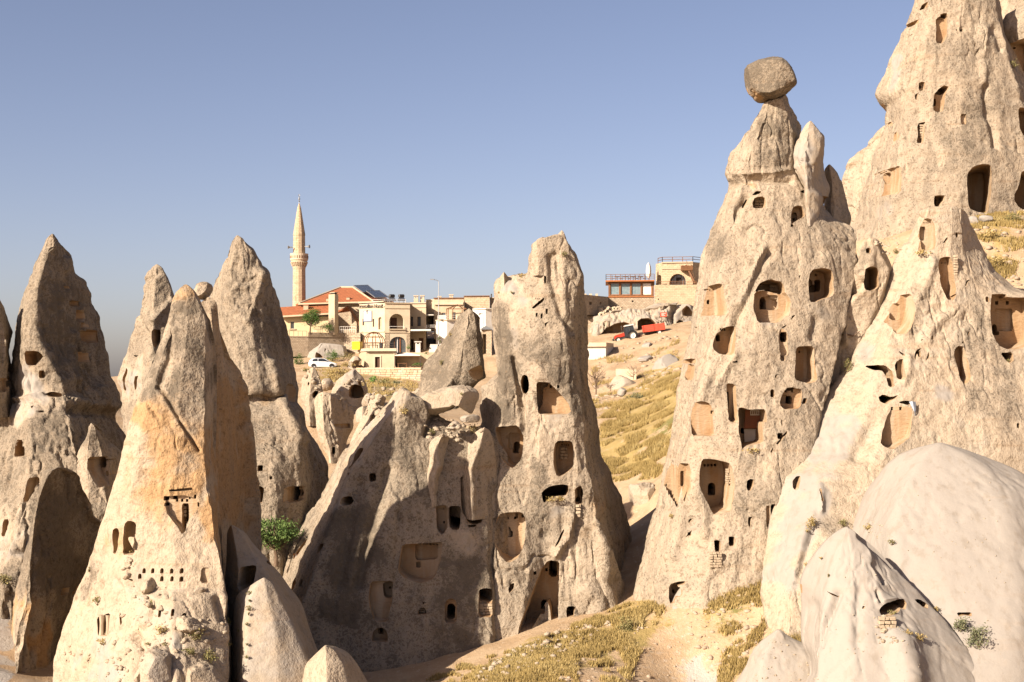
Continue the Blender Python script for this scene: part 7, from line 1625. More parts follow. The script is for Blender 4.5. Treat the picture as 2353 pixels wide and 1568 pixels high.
while z < zt_ - .12:
    h = rs.uniform(.26, .36); x = 0.0
    while x < LW:
        w = rs.uniform(.45, 1.05)
        o = bpy.data.objects.new('stone', rs.choice(variants)); COL.objects.link(o); o.parent = sw
        o.location = A_ + dW * (x + w / 2) + nW * (.06 + rs.uniform(-.02, .03)) + Vector((0, 0, z + h / 2)) - Vector(sw.location)
        o.rotation_euler = (0, 0, ang); o.scale = (w - .035, .22, h - .03)
        x += w
    z += h; row += 1
MB().add([A_ + dW * x_ + nW * k + Vector((0, 0, z_)) for z_ in (zt_, zt_ + .12) for x_, k in ((0, .2), (LW, .2), (LW, -.75), (0, -.75))], [(0, 3, 2, 1), (4, 5, 6, 7), (0, 1, 5, 4), (1, 2, 6, 5), (2, 3, 7, 6), (3, 0, 4, 7)]).build('coping', M['cream'], sw)

# ---- restaurant on the right skyline
re_ = empty('glazed_restaurant', tuple(W(1450, 708, 232)), 'restaurant with four large brown framed windows and roof terrace', 'building')
YF = 230.0
fR = Face(pt(1398, YF), pt(1502.5, YF - .8))
panes = [ZR((a, 545), (b_, 712)) for a, b_ in ((505, 632), (655, 787), (808, 940), (960, 1090))]
walls('base_wall', [pt(1397, YF - .1), pt(1503, YF - .9), pt(1503, YF + 9), pt(1397, YF + 9)], zt(712, YF), zt(682.5, YF), M['rubble'], re_, [fR.hole(rect(*ZR((808, 792))[0], *ZR((836, 818))[0]), .6)])
walls('glazed_wall', [pt(1398, YF), pt(1502.5, YF - .8), pt(1502.5, YF + 8), pt(1398, YF + 8)], zt(682.5, YF), zt(648, YF), M['wood'], re_, [fR.hole(rect(p[0][0], p[0][1], p[1][0], p[1][1]), .35) for p in panes])
for k, p in enumerate(panes):
    window(fR, p[0][0], p[0][1], p[1][0], p[1][1], re_, pane='whiteboard' if k == 3 else 'curtain', frame='redwood', depth=.22, fw=.8)
MB().prism([pt(1391.5, YF - .9), pt(1504, YF - 1.8), pt(1504, YF + 9), pt(1391.5, YF + 9)], zt(648.4, YF), zt(645.4, YF)).build('roof_slab', M['redwood'], re_)
b = MB(); fR.slab(b, 1396.8, 682, 1503, 684, 0, .25); b.build('sill_beam', M['redwood'], re_)
ra = empty('terrace_railing', tuple(W(1448, 645, YF)), 'dark wooden railing round the restaurant roof terrace', 'railing')
railing(ra, [(*pt(1392.5, YF + 4), zt(645.4, YF)), (*pt(1392.5, YF - .7), zt(645.4, YF)), (*pt(1503.5, YF - 1.6), zt(645.4, YF))], .95, M['wood'], .75, 3, .05)
# terrace furniture seen through the railing
for k, x in enumerate((1418, 1437, 1455, 1472)):
    t_ = empty('terrace_table', tuple(W(x, 645, YF + 1.4)), ['leftmost', 'second from left', 'third from left', 'rightmost'][k] + ' dark table and chairs behind the roof terrace railing', 'table', 'tables on the restaurant roof')
    q = pt(x, YF + 1.4); z0 = zt(645.4, YF)
    MB().box(q[0] - .4, q[0] + .4, q[1] - .4, q[1] + .4, z0 + .7, z0 + .75).build('table_top', M['blackp'], t_); MB().tube([(q[0], q[1], z0), (q[0], q[1], z0 + .7)], .05, 6).build('leg', M['blackp'], t_)
    for sx in (-.62, .62):
        MB().box(q[0] + sx - .2, q[0] + sx + .2, q[1] - .2, q[1] + .2, z0 + .42, z0 + .47).build('chair_seat', M['blackp'], t_); MB().box(q[0] + sx * 1.3 - .03, q[0] + sx * 1.3 + .03, q[1] - .2, q[1] + .2, z0, z0 + .95).build('chair_back', M['blackp'], t_)
um = empty('closed_parasol', tuple(W(1490, 645, YF + 1)), 'folded white parasol standing on the restaurant roof', 'parasol')
q = pt(1490, YF + 1)
MB().lathe([(.04, zt(645, YF)), (.04, zt(636, YF))], 8, q).build('pole', M['wood'], um)
prof = [(.10, zt(638, YF)), (.36, zt(634, YF)), (.40, zt(622, YF)), (.34, zt(612, YF)), (.22, zt(606, YF)), (.05, zt(603, YF))]
mb = MB(); n = 20; vv, ff = [], []
for i, (r, z_) in enumerate(prof): vv += [(q[0] + r * (1 + .16 * math.cos(5 * a)) * math.cos(a), q[1] + r * (1 + .16 * math.cos(5 * a)) * math.sin(a), z_) for a in np.linspace(0, 2 * math.pi, n, endpoint=False)]
for i in range(len(prof) - 1):
    for k in range(n): ff.append((i * n + k, i * n + (k + 1) % n, (i + 1) * n + (k + 1) % n, (i + 1) * n + k))
ff += [tuple(range(n))[::-1], tuple(range((len(prof) - 1) * n, len(prof) * n))]
mb.add(vv, ff).build('canopy', M['canvas'], um, smooth=True)
sb = empty('stone_restaurant', tuple(W(1560, 708, 233)), 'ashlar stone restaurant with a wide arch and outdoor stair', 'building')
fS = Face(pt(1509, 231.2), pt(1612, 230.2))
walls('wall', [pt(1507, 233.6), pt(1521, 230.6), pt(1592, 229.6), pt(1620, 232), pt(1620, 242), pt(1507, 242)], zt(655, 231), zt(604, 231), M['ashlar'], sb, [Face(pt(1521, 230.6), pt(1592, 229.6)).hole(arch(1539, 629.5, 1576, 654.5, 9, rise=18), 1.6), Face(pt(1507, 233.6), pt(1521, 230.6)).hole(arch(1510.5, 632, 1519.5, 654.5, 7), 1.6)])
fS2 = Face(pt(1521, 230.6), pt(1592, 229.6))
b = MB(); fS2.slab(b, 1539, 629, 1576, 654.5, -1.6, -1.45); b.build('glass_front', M['glass'], sb)
for x in (1546, 1553, 1563, 1569):
    b = MB(); fS2.slab(b, x, 633, x + 1.2, 654.5, -1.44, -1.3); b.build('shop_mullion', M['wood'], sb)
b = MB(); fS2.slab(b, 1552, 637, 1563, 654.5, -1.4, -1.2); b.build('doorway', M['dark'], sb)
b = MB(); fS2.slab(b, 1521, 617, 1592, 619, 0, .15); fS2.slab(b, 1520.6, 602.6, 1592.4, 605, -.3, .2); b.build('string_course', M['cream2'], sb)
walls('terrace_base', [pt(1503.5, 229), pt(1625, 228), pt(1625, 236), pt(1503.5, 236)], zt(716, 229), zt(655.3, 229), M['ashlar'], sb, [Face(pt(1503.5, 229), pt(1625, 228)).hole(rect(1512, 686.5, 1514, 690), .8), Face(pt(1503.5, 229), pt(1625, 228)).hole(rect(1529, 697, 1539, 699), .6), Face(pt(1503.5, 229), pt(1625, 228)).hole([(1597, 698), (1600, 688), (1601.5, 698)], .8)])
r2 = empty('terrace_railing', tuple(W(1555, 655, 228.6)), 'wooden rail in front of the stone arch', 'railing')
railing(r2, [(*pt(1508, 229.1), zt(655, 229)), (*pt(1600, 228.3), zt(655, 229))], .55, M['wood'], 1.9, 2, .05)
r3 = empty('terrace_railing', tuple(W(1555, 604, 230)), 'wooden rail on top of the stone restaurant', 'railing')
railing(r3, [(*pt(1512, 233), zt(603, 231)), (*pt(1522, 230.8), zt(603, 231)), (*pt(1592, 229.8), zt(603, 231)), (*pt(1612, 231.6), zt(603, 231))], .8, M['wood'], 1.3, 2, .06)
so2 = empty('outdoor_stair', tuple(W(1590, 640, 229)), 'wooden outdoor stair climbing the side of the stone restaurant', 'stairs')
a, b2 = Vector(W(1576, 609, 228.8)), Vector(W(1597, 652, 228.4))
MB().beam(a, b2, .12, .3).build('stringer', M['wood'], so2); MB().beam(a + Vector((.1, .9, 0)), b2 + Vector((.1, .9, 0)), .12, .3).build('stringer', M['wood'], so2)
for k in range(9):
    p = a.lerp(b2, (k + .5) / 9); MB().box(p.x - .16, p.x + .16, p.y, p.y + .9, p.z - .03, p.z + .03).build('tread', M['wood'], so2)
MB().beam(a + Vector((0, 0, .8)), b2 + Vector((0, 0, .8)), .06).build('handrail', M['wood'], so2)
p = Vector(W(1579, 609, 228.6)); MB().box(p.x - .9, p.x + .9, p.y - .1, p.y + 1.2, p.z - .9, p.z - .1).build('landing', M['wood'], so2)
dk = empty('shaded_house', tuple(W(1370, 716, 226)), 'dark shaded stone house left of the restaurant', 'building')
fD = Face(pt(1336, 221.5), pt(1398, 227))
walls('wall', [pt(1398, 227.6), pt(1336, 220.6), pt(1320, 232), pt(1398, 236)], zt(725, 225), zt(679.5, 224), M['rubble'], dk, [fD.hole(rect(1351, 694, 1358, 701), .8), fD.hole(rect(1379, 694, 1383, 700.5), .8)])
for x, w_ in ((1345, 4.5), (1357, 6), (1371, 5)):
    q = pt(x, 224.5); MB().box(q[0] - w_ * .034, q[0] + w_ * .034, q[1] - .2, q[1] + .2, zt(680, 224), zt(675, 224)).build('roof_chimney', M['cream'], dk)
sr = empty('red_sign', tuple(W(1524.5, 732, 219)), 'square red notice board on posts above the trailer', 'sign')
pa, pb = Vector(W(1517.2, 728.4, 219)), Vector(W(1532, 718, 219))
MB().box(pa.x, pb.x, 218.95, 219.05, pa.z, pb.z).build('board', M['red2'], sr)
for x in (.2, .8):
    xx = pa.x + (pb.x - pa.x) * x; MB().box(xx - .04, xx + .04, 219.06, 219.14, zt(740, 219), pb.z).build('post', M['metal'], sr)
for k, (w0, w1) in enumerate(((.15, .85), (.15, .6), (.15, .75))):
    zz = pa.z + (pb.z - pa.z) * (.75 - .22 * k); MB().box(pa.x + (pb.x - pa.x) * w0, pa.x + (pb.x - pa.x) * w1, 218.93, 218.95, zz - .03, zz + .03).build('text_line', M['canvas'], sr)
# rubble terraces under the restaurant
rt = empty('rubble_heap', tuple(W(1420, 722, 224)), 'heap of grey rubble stones on the step below the restaurant', 'rubble')
for k in range(70):
    x, y = 1378 + rs.random() * 50, 707 + rs.random() * 18
    s_ = rs.uniform(.22, .5)
    o = bpy.data.objects.new('stone', rs.choice(variants)); COL.objects.link(o); o.parent = rt
    o.location = Vector(W(x, y, 226 - (y - 707) * .18)) - Vector(rt.location); o.rotation_euler = (rs.random() * 3, rs.random() * 3, rs.random() * 3); o.scale = (s_ * 1.2, s_, s_ * .7)
stp = empty('stepped_wall', tuple(W(1370, 745, 220)), 'stepped dry stone terrace wall left of the caves', 'wall')
for k, (x0, x1, y0, y1, Y) in enumerate(((1335, 1440, 708, 716, 227.2), (1335, 1400, 716, 726, 226), (1330, 1386, 726, 735, 224.6), (1330, 1372, 735, 770, 223))):
    MB().prism([pt(x0, Y), pt(x1, Y - .5), pt(x1, Y + 4), pt(x0, Y + 4)], zt(y1 + 12, Y), zt(y0, Y)).build('course', M['rubble'], stp)

# ---- retaining wall and platform under the tractor road
cw = empty('concrete_wall', tuple(W(1375, 860, 203)), 'pale concrete retaining wall below the tractor road', 'wall')
MB().prism([pt(1340, 204), pt(1392, 203.4), pt(1409, 207.5), pt(1340, 209)], zt(865, 204), zt(797, 204)).build('wall_face', M['white'], cw)
MB().prism([pt(1338, 203.6), pt(1393, 203), pt(1410, 207.5), pt(1338, 209)], zt(797, 204), zt(788, 204)).build('road_edge', M['cream'], cw)
lw = empty('low_wall', tuple(W(1455, 905, 184)), 'broken low rendered wall behind the tan mound', 'wall')
MB().prism([pt(1415, 188.5), pt(1462, 186.5), pt(1462, 188), pt(1415, 190)], zt(905, 187), zt(848, 187)).build('wall_face', M['cream2'], lw)

# ================================================================ vehicles
def wheel(parent, name, c, r, w, rim_mat, lugs=0):
    """tyre with a rounded shoulder and a dished rim, axle along local y"""
    wo = bpy.data.objects.new(name, None); COL.objects.link(wo); wo.parent = parent; wo.location = c
    def lathe_y(prof, n=28):
        v, f = [], []
        for rr, y in prof: v += [(rr * math.cos(2 * math.pi * q / n), y, rr * math.sin(2 * math.pi * q / n)) for q in range(n)]
        for i in range(len(prof) - 1):
            for q in range(n): f.append((i * n + q, i * n + (q + 1) % n, (i + 1) * n + (q + 1) % n, (i + 1) * n + q))
        return v, f
    t = MB().add(*lathe_y([(r * .62, -w * .42), (r * .74, -w * .5), (r * .92, -w * .46), (r, -w * .28), (r, w * .28), (r * .92, w * .46), (r * .74, w * .5), (r * .62, w * .42), (r * .62, -w * .42)]))
    for k in range(lugs):
        a = 2 * math.pi * k / lugs
        for s_ in (-1, 1):
            p0 = Vector((r * .99 * math.cos(a), s_ * w * .04, r * .99 * math.sin(a))); p1 = Vector((r * .99 * math.cos(a + .16), s_ * w * .45, r * .99 * math.sin(a + .16)))
            t.beam(p0, p1, .05, .07)
    t.build('tyre', M['rubber'], wo, world=False, smooth=True)
    MB().add(*lathe_y([(r * .63, -w * .40), (r * .56, -w * .34), (r * .5, -w * .1), (r * .22, -w * .12), (r * .2, -w * .3), (r * .02, -w * .32)])).build('rim', rim_mat, wo, world=False, smooth=True)
    return wo

M['rimwhite'] = simple_mat('white_rim', (.55, .53, .49), (.45, .42, .37), 6, rough=.5)
M['carglass'] = simple_mat('car_glass', (.02, .024, .028), (.03, .034, .04), 2, rough=.08, spec=.6)
g0 = Vector(W(*ZR((828, 1358))[0], 212.5))
tilt = -math.atan2((1390 - 1350), (828 - 612))
tc = empty('tractor', tuple(g0), 'red and black farm tractor with white wheel rims on the sloping road', 'tractor')
tc.rotation_euler = (0, tilt, 0)
def lbox(name, mat, x0, x1, y0, y1, z0, z1, parent=tc, bev=.04):
    bm = bmesh.new(); bmesh.ops.create_cube(bm, size=1)
    for v in bm.verts: v.co = Vector((x0 + (v.co.x + .5) * (x1 - x0), y0 + (v.co.y + .5) * (y1 - y0), z0 + (v.co.z + .5) * (z1 - z0)))
    if bev: bmesh.ops.bevel(bm, geom=bm.edges[:], offset=bev, segments=2, affect='EDGES')
    me = bpy.data.meshes.new(name); bm.to_mesh(me); bm.free(); me.materials.append(mat)
    return link(name, me, parent)
def lprism(name, mat, prof, y0, y1, parent=tc, inset=0.0):
    n = len(prof); cxm = sum(p[0] for p in prof) / n; czm = sum(p[1] for p in prof) / n
    v = [(x, y0, z) for x, z in prof] + [(x, y1, z) for x, z in prof]
    return MB().add(v, [tuple(range(n)), tuple(range(n, 2 * n))[::-1]] + [(i, n + i, n + (i + 1) % n, (i + 1) % n) for i in range(n)]).build(name, mat, parent, world=False)
for y in (-.72, .72):
    wheel(tc, 'rear_wheel', (0, y, .70), .70, .42, M['rimwhite'], 18)
for y in (-.66, .66):
    wheel(tc, 'front_wheel', (-2.22, y, .42), .42, .28, M['rimwhite'], 14)
lprism('bonnet', M['red'], [(-2.75, .62), (-2.72, 1.0), (-2.5, 1.16), (-1.1, 1.34), (-1.1, .82), (-2.2, .72)], -.36, .36)
lbox('grille', M['blackp'], -2.82, -2.72, -.33, .33, .6, 1.0)
for y in (-.22, .22): lbox('headlight', M['rimwhite'], -2.86, -2.8, y - .08, y + .08, .86, .96, bev=.02)
lbox('front_weight', M['blackp'], -3.05, -2.8, -.3, .3, .45, .7)
lbox('engine_block', M['metal'], -2.4, -.3, -.24, .24, .42, .86)
lbox('front_axle', M['metal'], -2.3, -2.14, -.6, .6, .34, .5)
lbox('rear_axle', M['metal'], -.14, .14, -.6, .6, .56, .84)
lprism('cab_body', M['blackp'], [(-1.15, .7), (-1.15, 1.25), (.35, 1.25), (.5, .9), (.35, .6), (-.9, .6)], -.55, .55)
for x0, z0, x1, z1 in ((-1.12, 1.25, -.92, 2.22), (-.3, 1.25, -.28, 2.22), (.4, 1.25, .3, 2.22)):
    for y in (-.6, .6): MB().beam((x0, y, z0), (x1, y * .92, z1), .07).build('cab_pillar', M['blackp'], tc, world=False)
lprism('cab_glass', M['carglass'], [(-1.08, 1.25), (-.9, 2.18), (.28, 2.18), (.38, 1.25)], -.54, .54)
lprism('cab_roof', M['rimwhite'], [(-1.0, 2.2), (-1.0, 2.32), (-.8, 2.38), (.3, 2.38), (.45, 2.3), (.42, 2.2)], -.68, .68)
for y in (-.74, .74):
    pr = [(.78 * math.cos(a), .70 + .80 * math.sin(a)) for a in np.linspace(.25, 2.7, 10)]; inn = [(.72 * math.cos(a), .70 + .74 * math.sin(a)) for a in np.linspace(2.7, .25, 10)]
    lprism('mudguard', M['blackp'], pr + inn, y - .24, y + .24)
MB().tube([(-1.35, .4, 1.2), (-1.35, .4, 2.3), (-1.28, .4, 2.4)], .05, 8).build('exhaust', M['metal'], tc, world=False)
lbox('step', M['metal'], -.95, -.65, -.62, -.4, .42, .5)
MB().beam((.4, 0, .5), (1.2, 0, .52), .1).build('tow_bar', M['metal'], tc, world=False)
tl = empty('trailer', tuple(W(*ZR((1200, 1287))[0], 212.5)), 'faded red plank sided farm trailer hitched behind the tractor', 'trailer')
tl.rotation_euler = (0, -.135, 0)
lbox('chassis', M['metal'], -2.3, .85, -.4, .4, .52, .68, tl); MB().beam((-3.0, 0, .45), (-2.0, 0, .58), .12).build('drawbar', M['metal'], tl, world=False)
for y in (-.7, .7): wheel(tl, 'wheel', (0, y, .38), .38, .26, M['rimwhite'])
lbox('bed', M['red2'], -2.3, .9, -.85, .85, .7, .78, tl, 0)
for k in range(4):
    z0 = .79 + k * .235
    for y in (-.87, .84): 
        lbox('side_plank', M['red2'], -2.3, -.72, y, y + .045, z0, z0 + .215, tl, .012); lbox('side_plank', M['red2'], -.68, .9, y, y + .045, z0, z0 + .215, tl, .012)
    for x in (-2.33, .9): lbox('end_plank', M['red2'], x, x + .045, -.84, .84, z0, z0 + .215, tl, .012)
for x in (-2.3, -.72, .86):
    for y in (-.9, .87): lbox('stake', M['red'], x, x + .07, y, y + .05, .7, 1.74, tl, .01)
lbox('tail_light', M['red'], .92, .97, -.7, -.5, .58, .68, tl, .01)
# ---- white hatchback
cr0 = Vector(W(742, 846.5, 204.5))
car = empty('parked_car', tuple(cr0), 'white hatchback parked by the white outcrop below the mosque', 'car')
car.rotation_euler = (0, 0, math.radians(6))
def car_shell():
    # stations along the car: x, half width low, half width high, z bottom, z belt, z top
    S = [(-2.02, .70, .62, .42, .80, .86), (-1.95, .80, .66, .28, .86, 1.06), (-1.6, .86, .60, .22, .92, 1.36), (-1.0, .88, .60, .20, .93, 1.46), (-.3, .88, .60, .20, .92, 1.47), (.35, .88, .60, .20, .90, 1.38), (.95, .88, .66, .20, .87, 1.02), (1.25, .87, .70, .20, .84, .90), (1.75, .84, .72, .24, .74, .78), (2.02, .70, .62, .34, .58, .62)]
    v, f = [], []
    for x, wl, wh, zb, zbelt, ztp in S:
        v += [(x, -wl * .93, zb), (x, -wl, zb + .2), (x, -wl, zbelt - .06), (x, -wl * .97, zbelt), (x, -(wh + .04), ztp - .06), (x, -wh * .7, ztp), (x, wh * .7, ztp), (x, wh + .04, ztp - .06), (x, wl * .97, zbelt), (x, wl, zbelt - .06), (x, wl, zb + .2), (x, wl * .93, zb)]
    n = 12
    for i in range(len(S) - 1):
        for q in range(n): f.append((i * n + q, i * n + (q + 1) % n, (i + 1) * n + (q + 1) % n, (i + 1) * n + q))
    f += [tuple(range(n))[::-1], tuple(range((len(S) - 1) * n, len(S) * n))]
    return v, f
body = MB().add(*car_shell()).build('body', M['carwhite'], car, world=False, smooth=True)
for y, s_ in ((-1, -1), (1, 1)):
    for prof in ([(-1.52, .98), (-1.42, 1.28), (-1.05, 1.38), (-.72, 1.39), (-.72, .98)], [(-.64, .98), (-.64, 1.39), (-.1, 1.39), (.30, 1.30), (.78, 1.0), (.78, .97)]):
        vv = []
        for x, z in prof: vv.append((x, s_ * (.885 - (z - .93) * .52), z))
        n = len(vv); MB().add(vv + [(a, b + s_ * .012, c) for a, b, c in vv], [tuple(range(n)), tuple(range(n, 2 * n))[::-1]] + [(i, (i + 1) % n, n + (i + 1) % n, n + i) for i in range(n)]).build('side_window', M['carglass'], car, world=False)
MB().add([(.42, -.56, 1.345), (.42, .56, 1.345), (.98, .64, 1.01), (.98, -.64, 1.01), (.44, -.56, 1.365), (.44, .56, 1.365), (1.0, .64, 1.03), (1.0, -.64, 1.03)], [(0, 1, 2, 3), (7, 6, 5, 4), (0, 4, 5, 1), (1, 5, 6, 2), (2, 6, 7, 3), (3, 7, 4, 0)]).build('windscreen', M['carglass'], car, world=False)
for x in (-1.28, 1.28):
    for y in (-.80, .80):
        wheel(car, 'wheel', (x, y, .31), .31, .2, M['galv'])
        lprism('wheel_arch', M['blackp'], [(x + .38 * math.cos(a), .31 + .38 * math.sin(a)) for a in np.linspace(0, math.pi, 10)], y - .09 if y < 0 else y + .06, y - .06 if y < 0 else y + .09, car)
for y in (-.62, .62):
    lbox('headlight', M['galv'], 1.82, 1.98, y - .14, y + .14, .6, .72, car, .03); lbox('tail_light', M['red'], -2.03, -1.95, y - .1, y + .1, .8, .98, car, .03); lbox('mirror', M['blackp'], .62, .78, y * 1.52 - .1, y * 1.52 + .1, .95, 1.08, car, .03)
lbox('door_handle', M['galv'], -.55, -.4, -.9, -.87, .82, .86, car, .01)
lbox('bumper', M['blackp'], 1.9, 2.06, -.6, .6, .28, .42, car, .03)

# ================================================================ vegetation
def leaf_mat(name, c1, c2, c3):
    t = NT(name)
    a = t.attr('tone').outputs['Fac']
    c = t.mix(c1, c2, t.ss(a, .0, .6)); c = t.mix(c, c3, t.ss(a, .6, 1.0))
    t.b.inputs['Subsurface Weight'].default_value = 0.0
    return t.done(c, None, .7, .2)
M['leaf'] = leaf_mat('green_leaf', (.028, .062, .012), (.06, .115, .022), (.12, .17, .04))
M['leafbright'] = leaf_mat('bright_leaf', (.05, .11, .02), (.10, .19, .035), (.17, .26, .06))
M['leafmid'] = leaf_mat('dusty_green_leaf', (.04, .075, .018), (.085, .135, .032), (.15, .195, .06))
M['leafdry'] = leaf_mat('olive_leaf', (.10, .095, .035), (.17, .15, .055), (.25, .20, .08))
M['straw'] = leaf_mat('straw', (.215, .15, .05), (.33, .24, .09), (.41, .325, .15))
M['sage'] = leaf_mat('sage_leaf', (.075, .085, .045), (.13, .135, .07), (.20, .19, .10))
M['bark'] = simple_mat('bark', (.10, .065, .04), (.15, .10, .065), 6, bump=.4)
M['twig'] = simple_mat('grey_twig', (.19, .13, .085), (.13, .09, .06), 6)

def cards(P, size, name, mat, parent, seed, up=.4, aspect=.5):
    """leaf-sized quads at the points P with random turn"""
    r = np.random.default_rng(seed)
    n = len(P)
    d = r.normal(size=(n, 3)); d[:, 2] += up; d /= np.linalg.norm(d, axis=1, keepdims=True)
    e = np.cross(d, r.normal(size=(n, 3))); e /= np.linalg.norm(e, axis=1, keepdims=True)
    s = size * r.uniform(.6, 1.3, (n, 1))
    v = np.stack((P - d * s * .5, P + e * s * aspect * .5, P + d * s * .5, P - e * s * aspect * .5), 1).reshape(-1, 3)
    f = np.arange(4 * n).reshape(-1, 4)
    me = mesh_np(name, v, f)
    at = me.attributes.new('tone', 'FLOAT', 'POINT'); at.data.foreach_set('value', np.repeat(r.random(n), 4).astype(np.float32))
    me.materials.append(mat)
    o = link(name, me, parent)
    if parent is not None: me.transform(Matrix.Translation(-Vector(parent.location)))
    return o

def bush(vx, vy, rx, ry, Y, label, mat='leafdry', name='shrub', n=None, leaf=None, group=None, twigs=5, seed=None, cat='shrub', dense=1.0):
    """a rounded bush: clumps of small leaves on a few stems, standing at its base"""
    seed = seed or int(vx * 7 + vy * 13) % 9973
    r = np.random.default_rng(seed)
    k = Y / F; RX, RZ = rx * k, ry * k
    base = Vector(W(vx, vy + ry * .8, Y)); c = np.array(W(vx, vy, Y))
    e = empty(name, tuple(base), label, cat, group)
    leaf = leaf or max(.05, min(.16, RX * .16))
    n = n or int(max(60, min(3200, 15.0 * dense * (RX * RZ) / (leaf * leaf))))
    nc = max(5, int(12 * dense))
    cc = r.normal(size=(nc, 3)); cc /= np.linalg.norm(cc, axis=1, keepdims=True); cc *= r.uniform(.35, .95, (nc, 1)) ** .6
    q = cc[r.integers(0, nc, n)] * .72 + r.normal(size=(n, 3)) * .20
    P = c + q * np.array((RX, RX * .9, RZ))
    P[:, 2] = np.maximum(P[:, 2], base.z - .02)
    cards(P, leaf, 'foliage', M[mat], e, seed)
    for i in range(twigs):
        t = c + cc[i % nc] * np.array((RX, RX * .9, RZ)) * .7
        MB().tube([base, Vector((base + Vector(t)) / 2) + Vector(r.normal(size=3) * RX * .1), Vector(t)], [.03 * max(.5, RX), .02 * max(.5, RX), .008], 5).build('stem', M['bark'], e)
    return e

def tree(vx, vbase, vc, rx, ry, Y, label, mat, name, leaf=.16, n=3200, seed=3, limbs=9, puff=.15):
    r = np.random.default_rng(seed)
    k = Y / F
    base = Vector(W(vx, vbase, Y)); c = np.array(W(vc[0], vc[1], Y)); R = np.array((rx * k, rx * k * .9, ry * k))
    e = empty(name, tuple(base), label, 'tree')
    fork = base.lerp(Vector(c), .5)
    MB().tube([base, base.lerp(fork, .5) + Vector((.05, 0, 0)), fork, Vector(c) + Vector((0, 0, R[2] * .4))], [.05 * R[0] + .05, .04 * R[0] + .04, .03 * R[0] + .03, .02], 8).build('trunk', M['bark'], e)
    pts = []
    cl = r.normal(size=(limbs * 3, 3)); cl /= np.linalg.norm(cl, axis=1, keepdims=True); cl *= r.uniform(.5, 1.0, (limbs * 3, 1)) ** .5; cl[:, 2] = cl[:, 2] * .95 + .05
    for i in range(limbs):
        t = Vector(c + cl[i] * R * .85)
        MB().tube([fork, fork.lerp(t, .5) + Vector((0, 0, -.08 * R[2])), t], [.025 * R[0] + .02, .018 * R[0] + .012, .008], 5).build('limb', M['bark'], e)
    idx = r.integers(0, len(cl), n)
    P = c + (cl[idx] * .85 * r.uniform(.55, 1, (n, 1)) + r.normal(size=(n, 3)) * puff) * R
    cards(P, leaf, 'crown', M[mat], e, seed, up=.1)
    return e

def bare(vx, vbase, h, spread, Y, label, name='bare_tree', seed=1, n=26, mat='twig', cat='tree', rad=.05):
    r = np.random.default_rng(seed); k = Y / F
    base = Vector(W(vx, vbase, Y)); H, S = h * k, spread * k
    e = empty(name, tuple(base), label, cat)
    top = base + Vector((r.normal() * .05 * S, 0, H * .55))
    MB().tube([base, base.lerp(top, .5) + Vector((.04 * S, 0, 0)), top], [rad * 1.6, rad * 1.2, rad * .6], 7).build('trunk', M[mat], e)
    for i in range(n):
        t0 = r.uniform(.15, 1.0); p = base.lerp(top, t0); a = r.uniform(0, 2 * math.pi)
        q = p + Vector((math.cos(a) * S * r.uniform(.3, 1), math.sin(a) * S * r.uniform(.3, 1), H * r.uniform(.15, .45)))
        m = p.lerp(q, .5) + Vector((0, 0, -.05 * H))
        tb = MB().tube([p, m, q], [rad * .55, rad * .4, rad * .12], 5)
        for j in range(3):
            s0 = m.lerp(q, r.random()); s1 = s0 + Vector((r.normal() * S * .25, r.normal() * S * .25, H * r.uniform(.06, .2)))
            tb.tube([s0, s1], [rad * .25, rad * .08], 4)
        tb.build('branch', M[mat], e)
    return e

bpy.context.view_layer.update()
_dg = bpy.context.evaluated_depsgraph_get()
def see(vx, vy):
    """distance of the first surface along the sight line"""
    ok, loc, nrm, i, o, m = SC.ray_cast(_dg, Vector((0, 0, 0)), ray(vx, vy))
    return (loc.y, loc, nrm) if ok else (None, None, None)

# trees and bushes at the village
tree(711, 769, (716, 729), 28, 27, 211.6, 'leafy green tree in front of the yellow annex wall', 'leaf', 'tree', .2, 2600, 11)
bush(752, 754, 19, 12, 212.2, 'round green shrub beside the chimney stack', 'leaf', dense=1.3, leaf=.15)
bush(686, 828, 13, 18, 207, 'dark green ivy mound behind the left cones', 'leaf', dense=1.3, leaf=.16)
bush(763, 817, 18, 15, 208.5, 'dense green creeper hanging above the car bonnet', 'leaf', dense=1.4, leaf=.15)
bush(798, 818, 22, 14, 206.5, 'loose flowering bush left of the low tan house', 'leafdry', dense=.8, leaf=.16)
bush(958, 838, 16, 5, 202.5, 'strip of green plants behind the stone wall', 'leaf', leaf=.14)
bush(938, 797, 5, 7, 206, 'small yellow green pot plant by the hotel glass front', 'leafbright', leaf=.12)
bush(1009, 782, 8, 8, 206.6, 'dark spiky agave clump at the foot of the street lamp', 'sage', leaf=.3, dense=.5)
bush(980, 812, 9, 3, 205.2, 'low green border on the hotel terrace', 'leaf', leaf=.12)
for vx, vy, rx, ry, Y, mt, lab in (
    (858, 873, 10, 8, 185, 'leafbright', 'bright green bush against the foot of the stone wall'), (884, 883, 22, 11, 178, 'leafdry', 'wide olive bush below the stone wall'), (912, 881, 9, 6, 186, 'sage', 'grey green bush right of the olive bush'),
    (866, 898, 17, 8, 165, 'straw', 'straw coloured tussock beneath the olive bush'), (800, 838, 16, 6, 200, 'straw', 'dry tussock right of the parked car'), (775, 852, 26, 5, 196, 'straw', 'long strip of dry weeds in front of the car'), (705, 851, 12, 4, 198, 'leafdry', 'low weeds behind the car boot'),
    (772, 866, 20, 6, 184, 'straw', 'straw weeds on the bank under the car'), (790, 895, 8, 5, 150, 'straw', 'tuft of straw on top of the cave rock'), (800, 874, 14, 7, 172, 'straw', 'rusty dry tuft above the cave rock')):
    bush(vx, vy, rx * 1.25, ry * 1.35, Y, lab, mt, 'shrub', leaf=.2, twigs=3, dense=1.4)
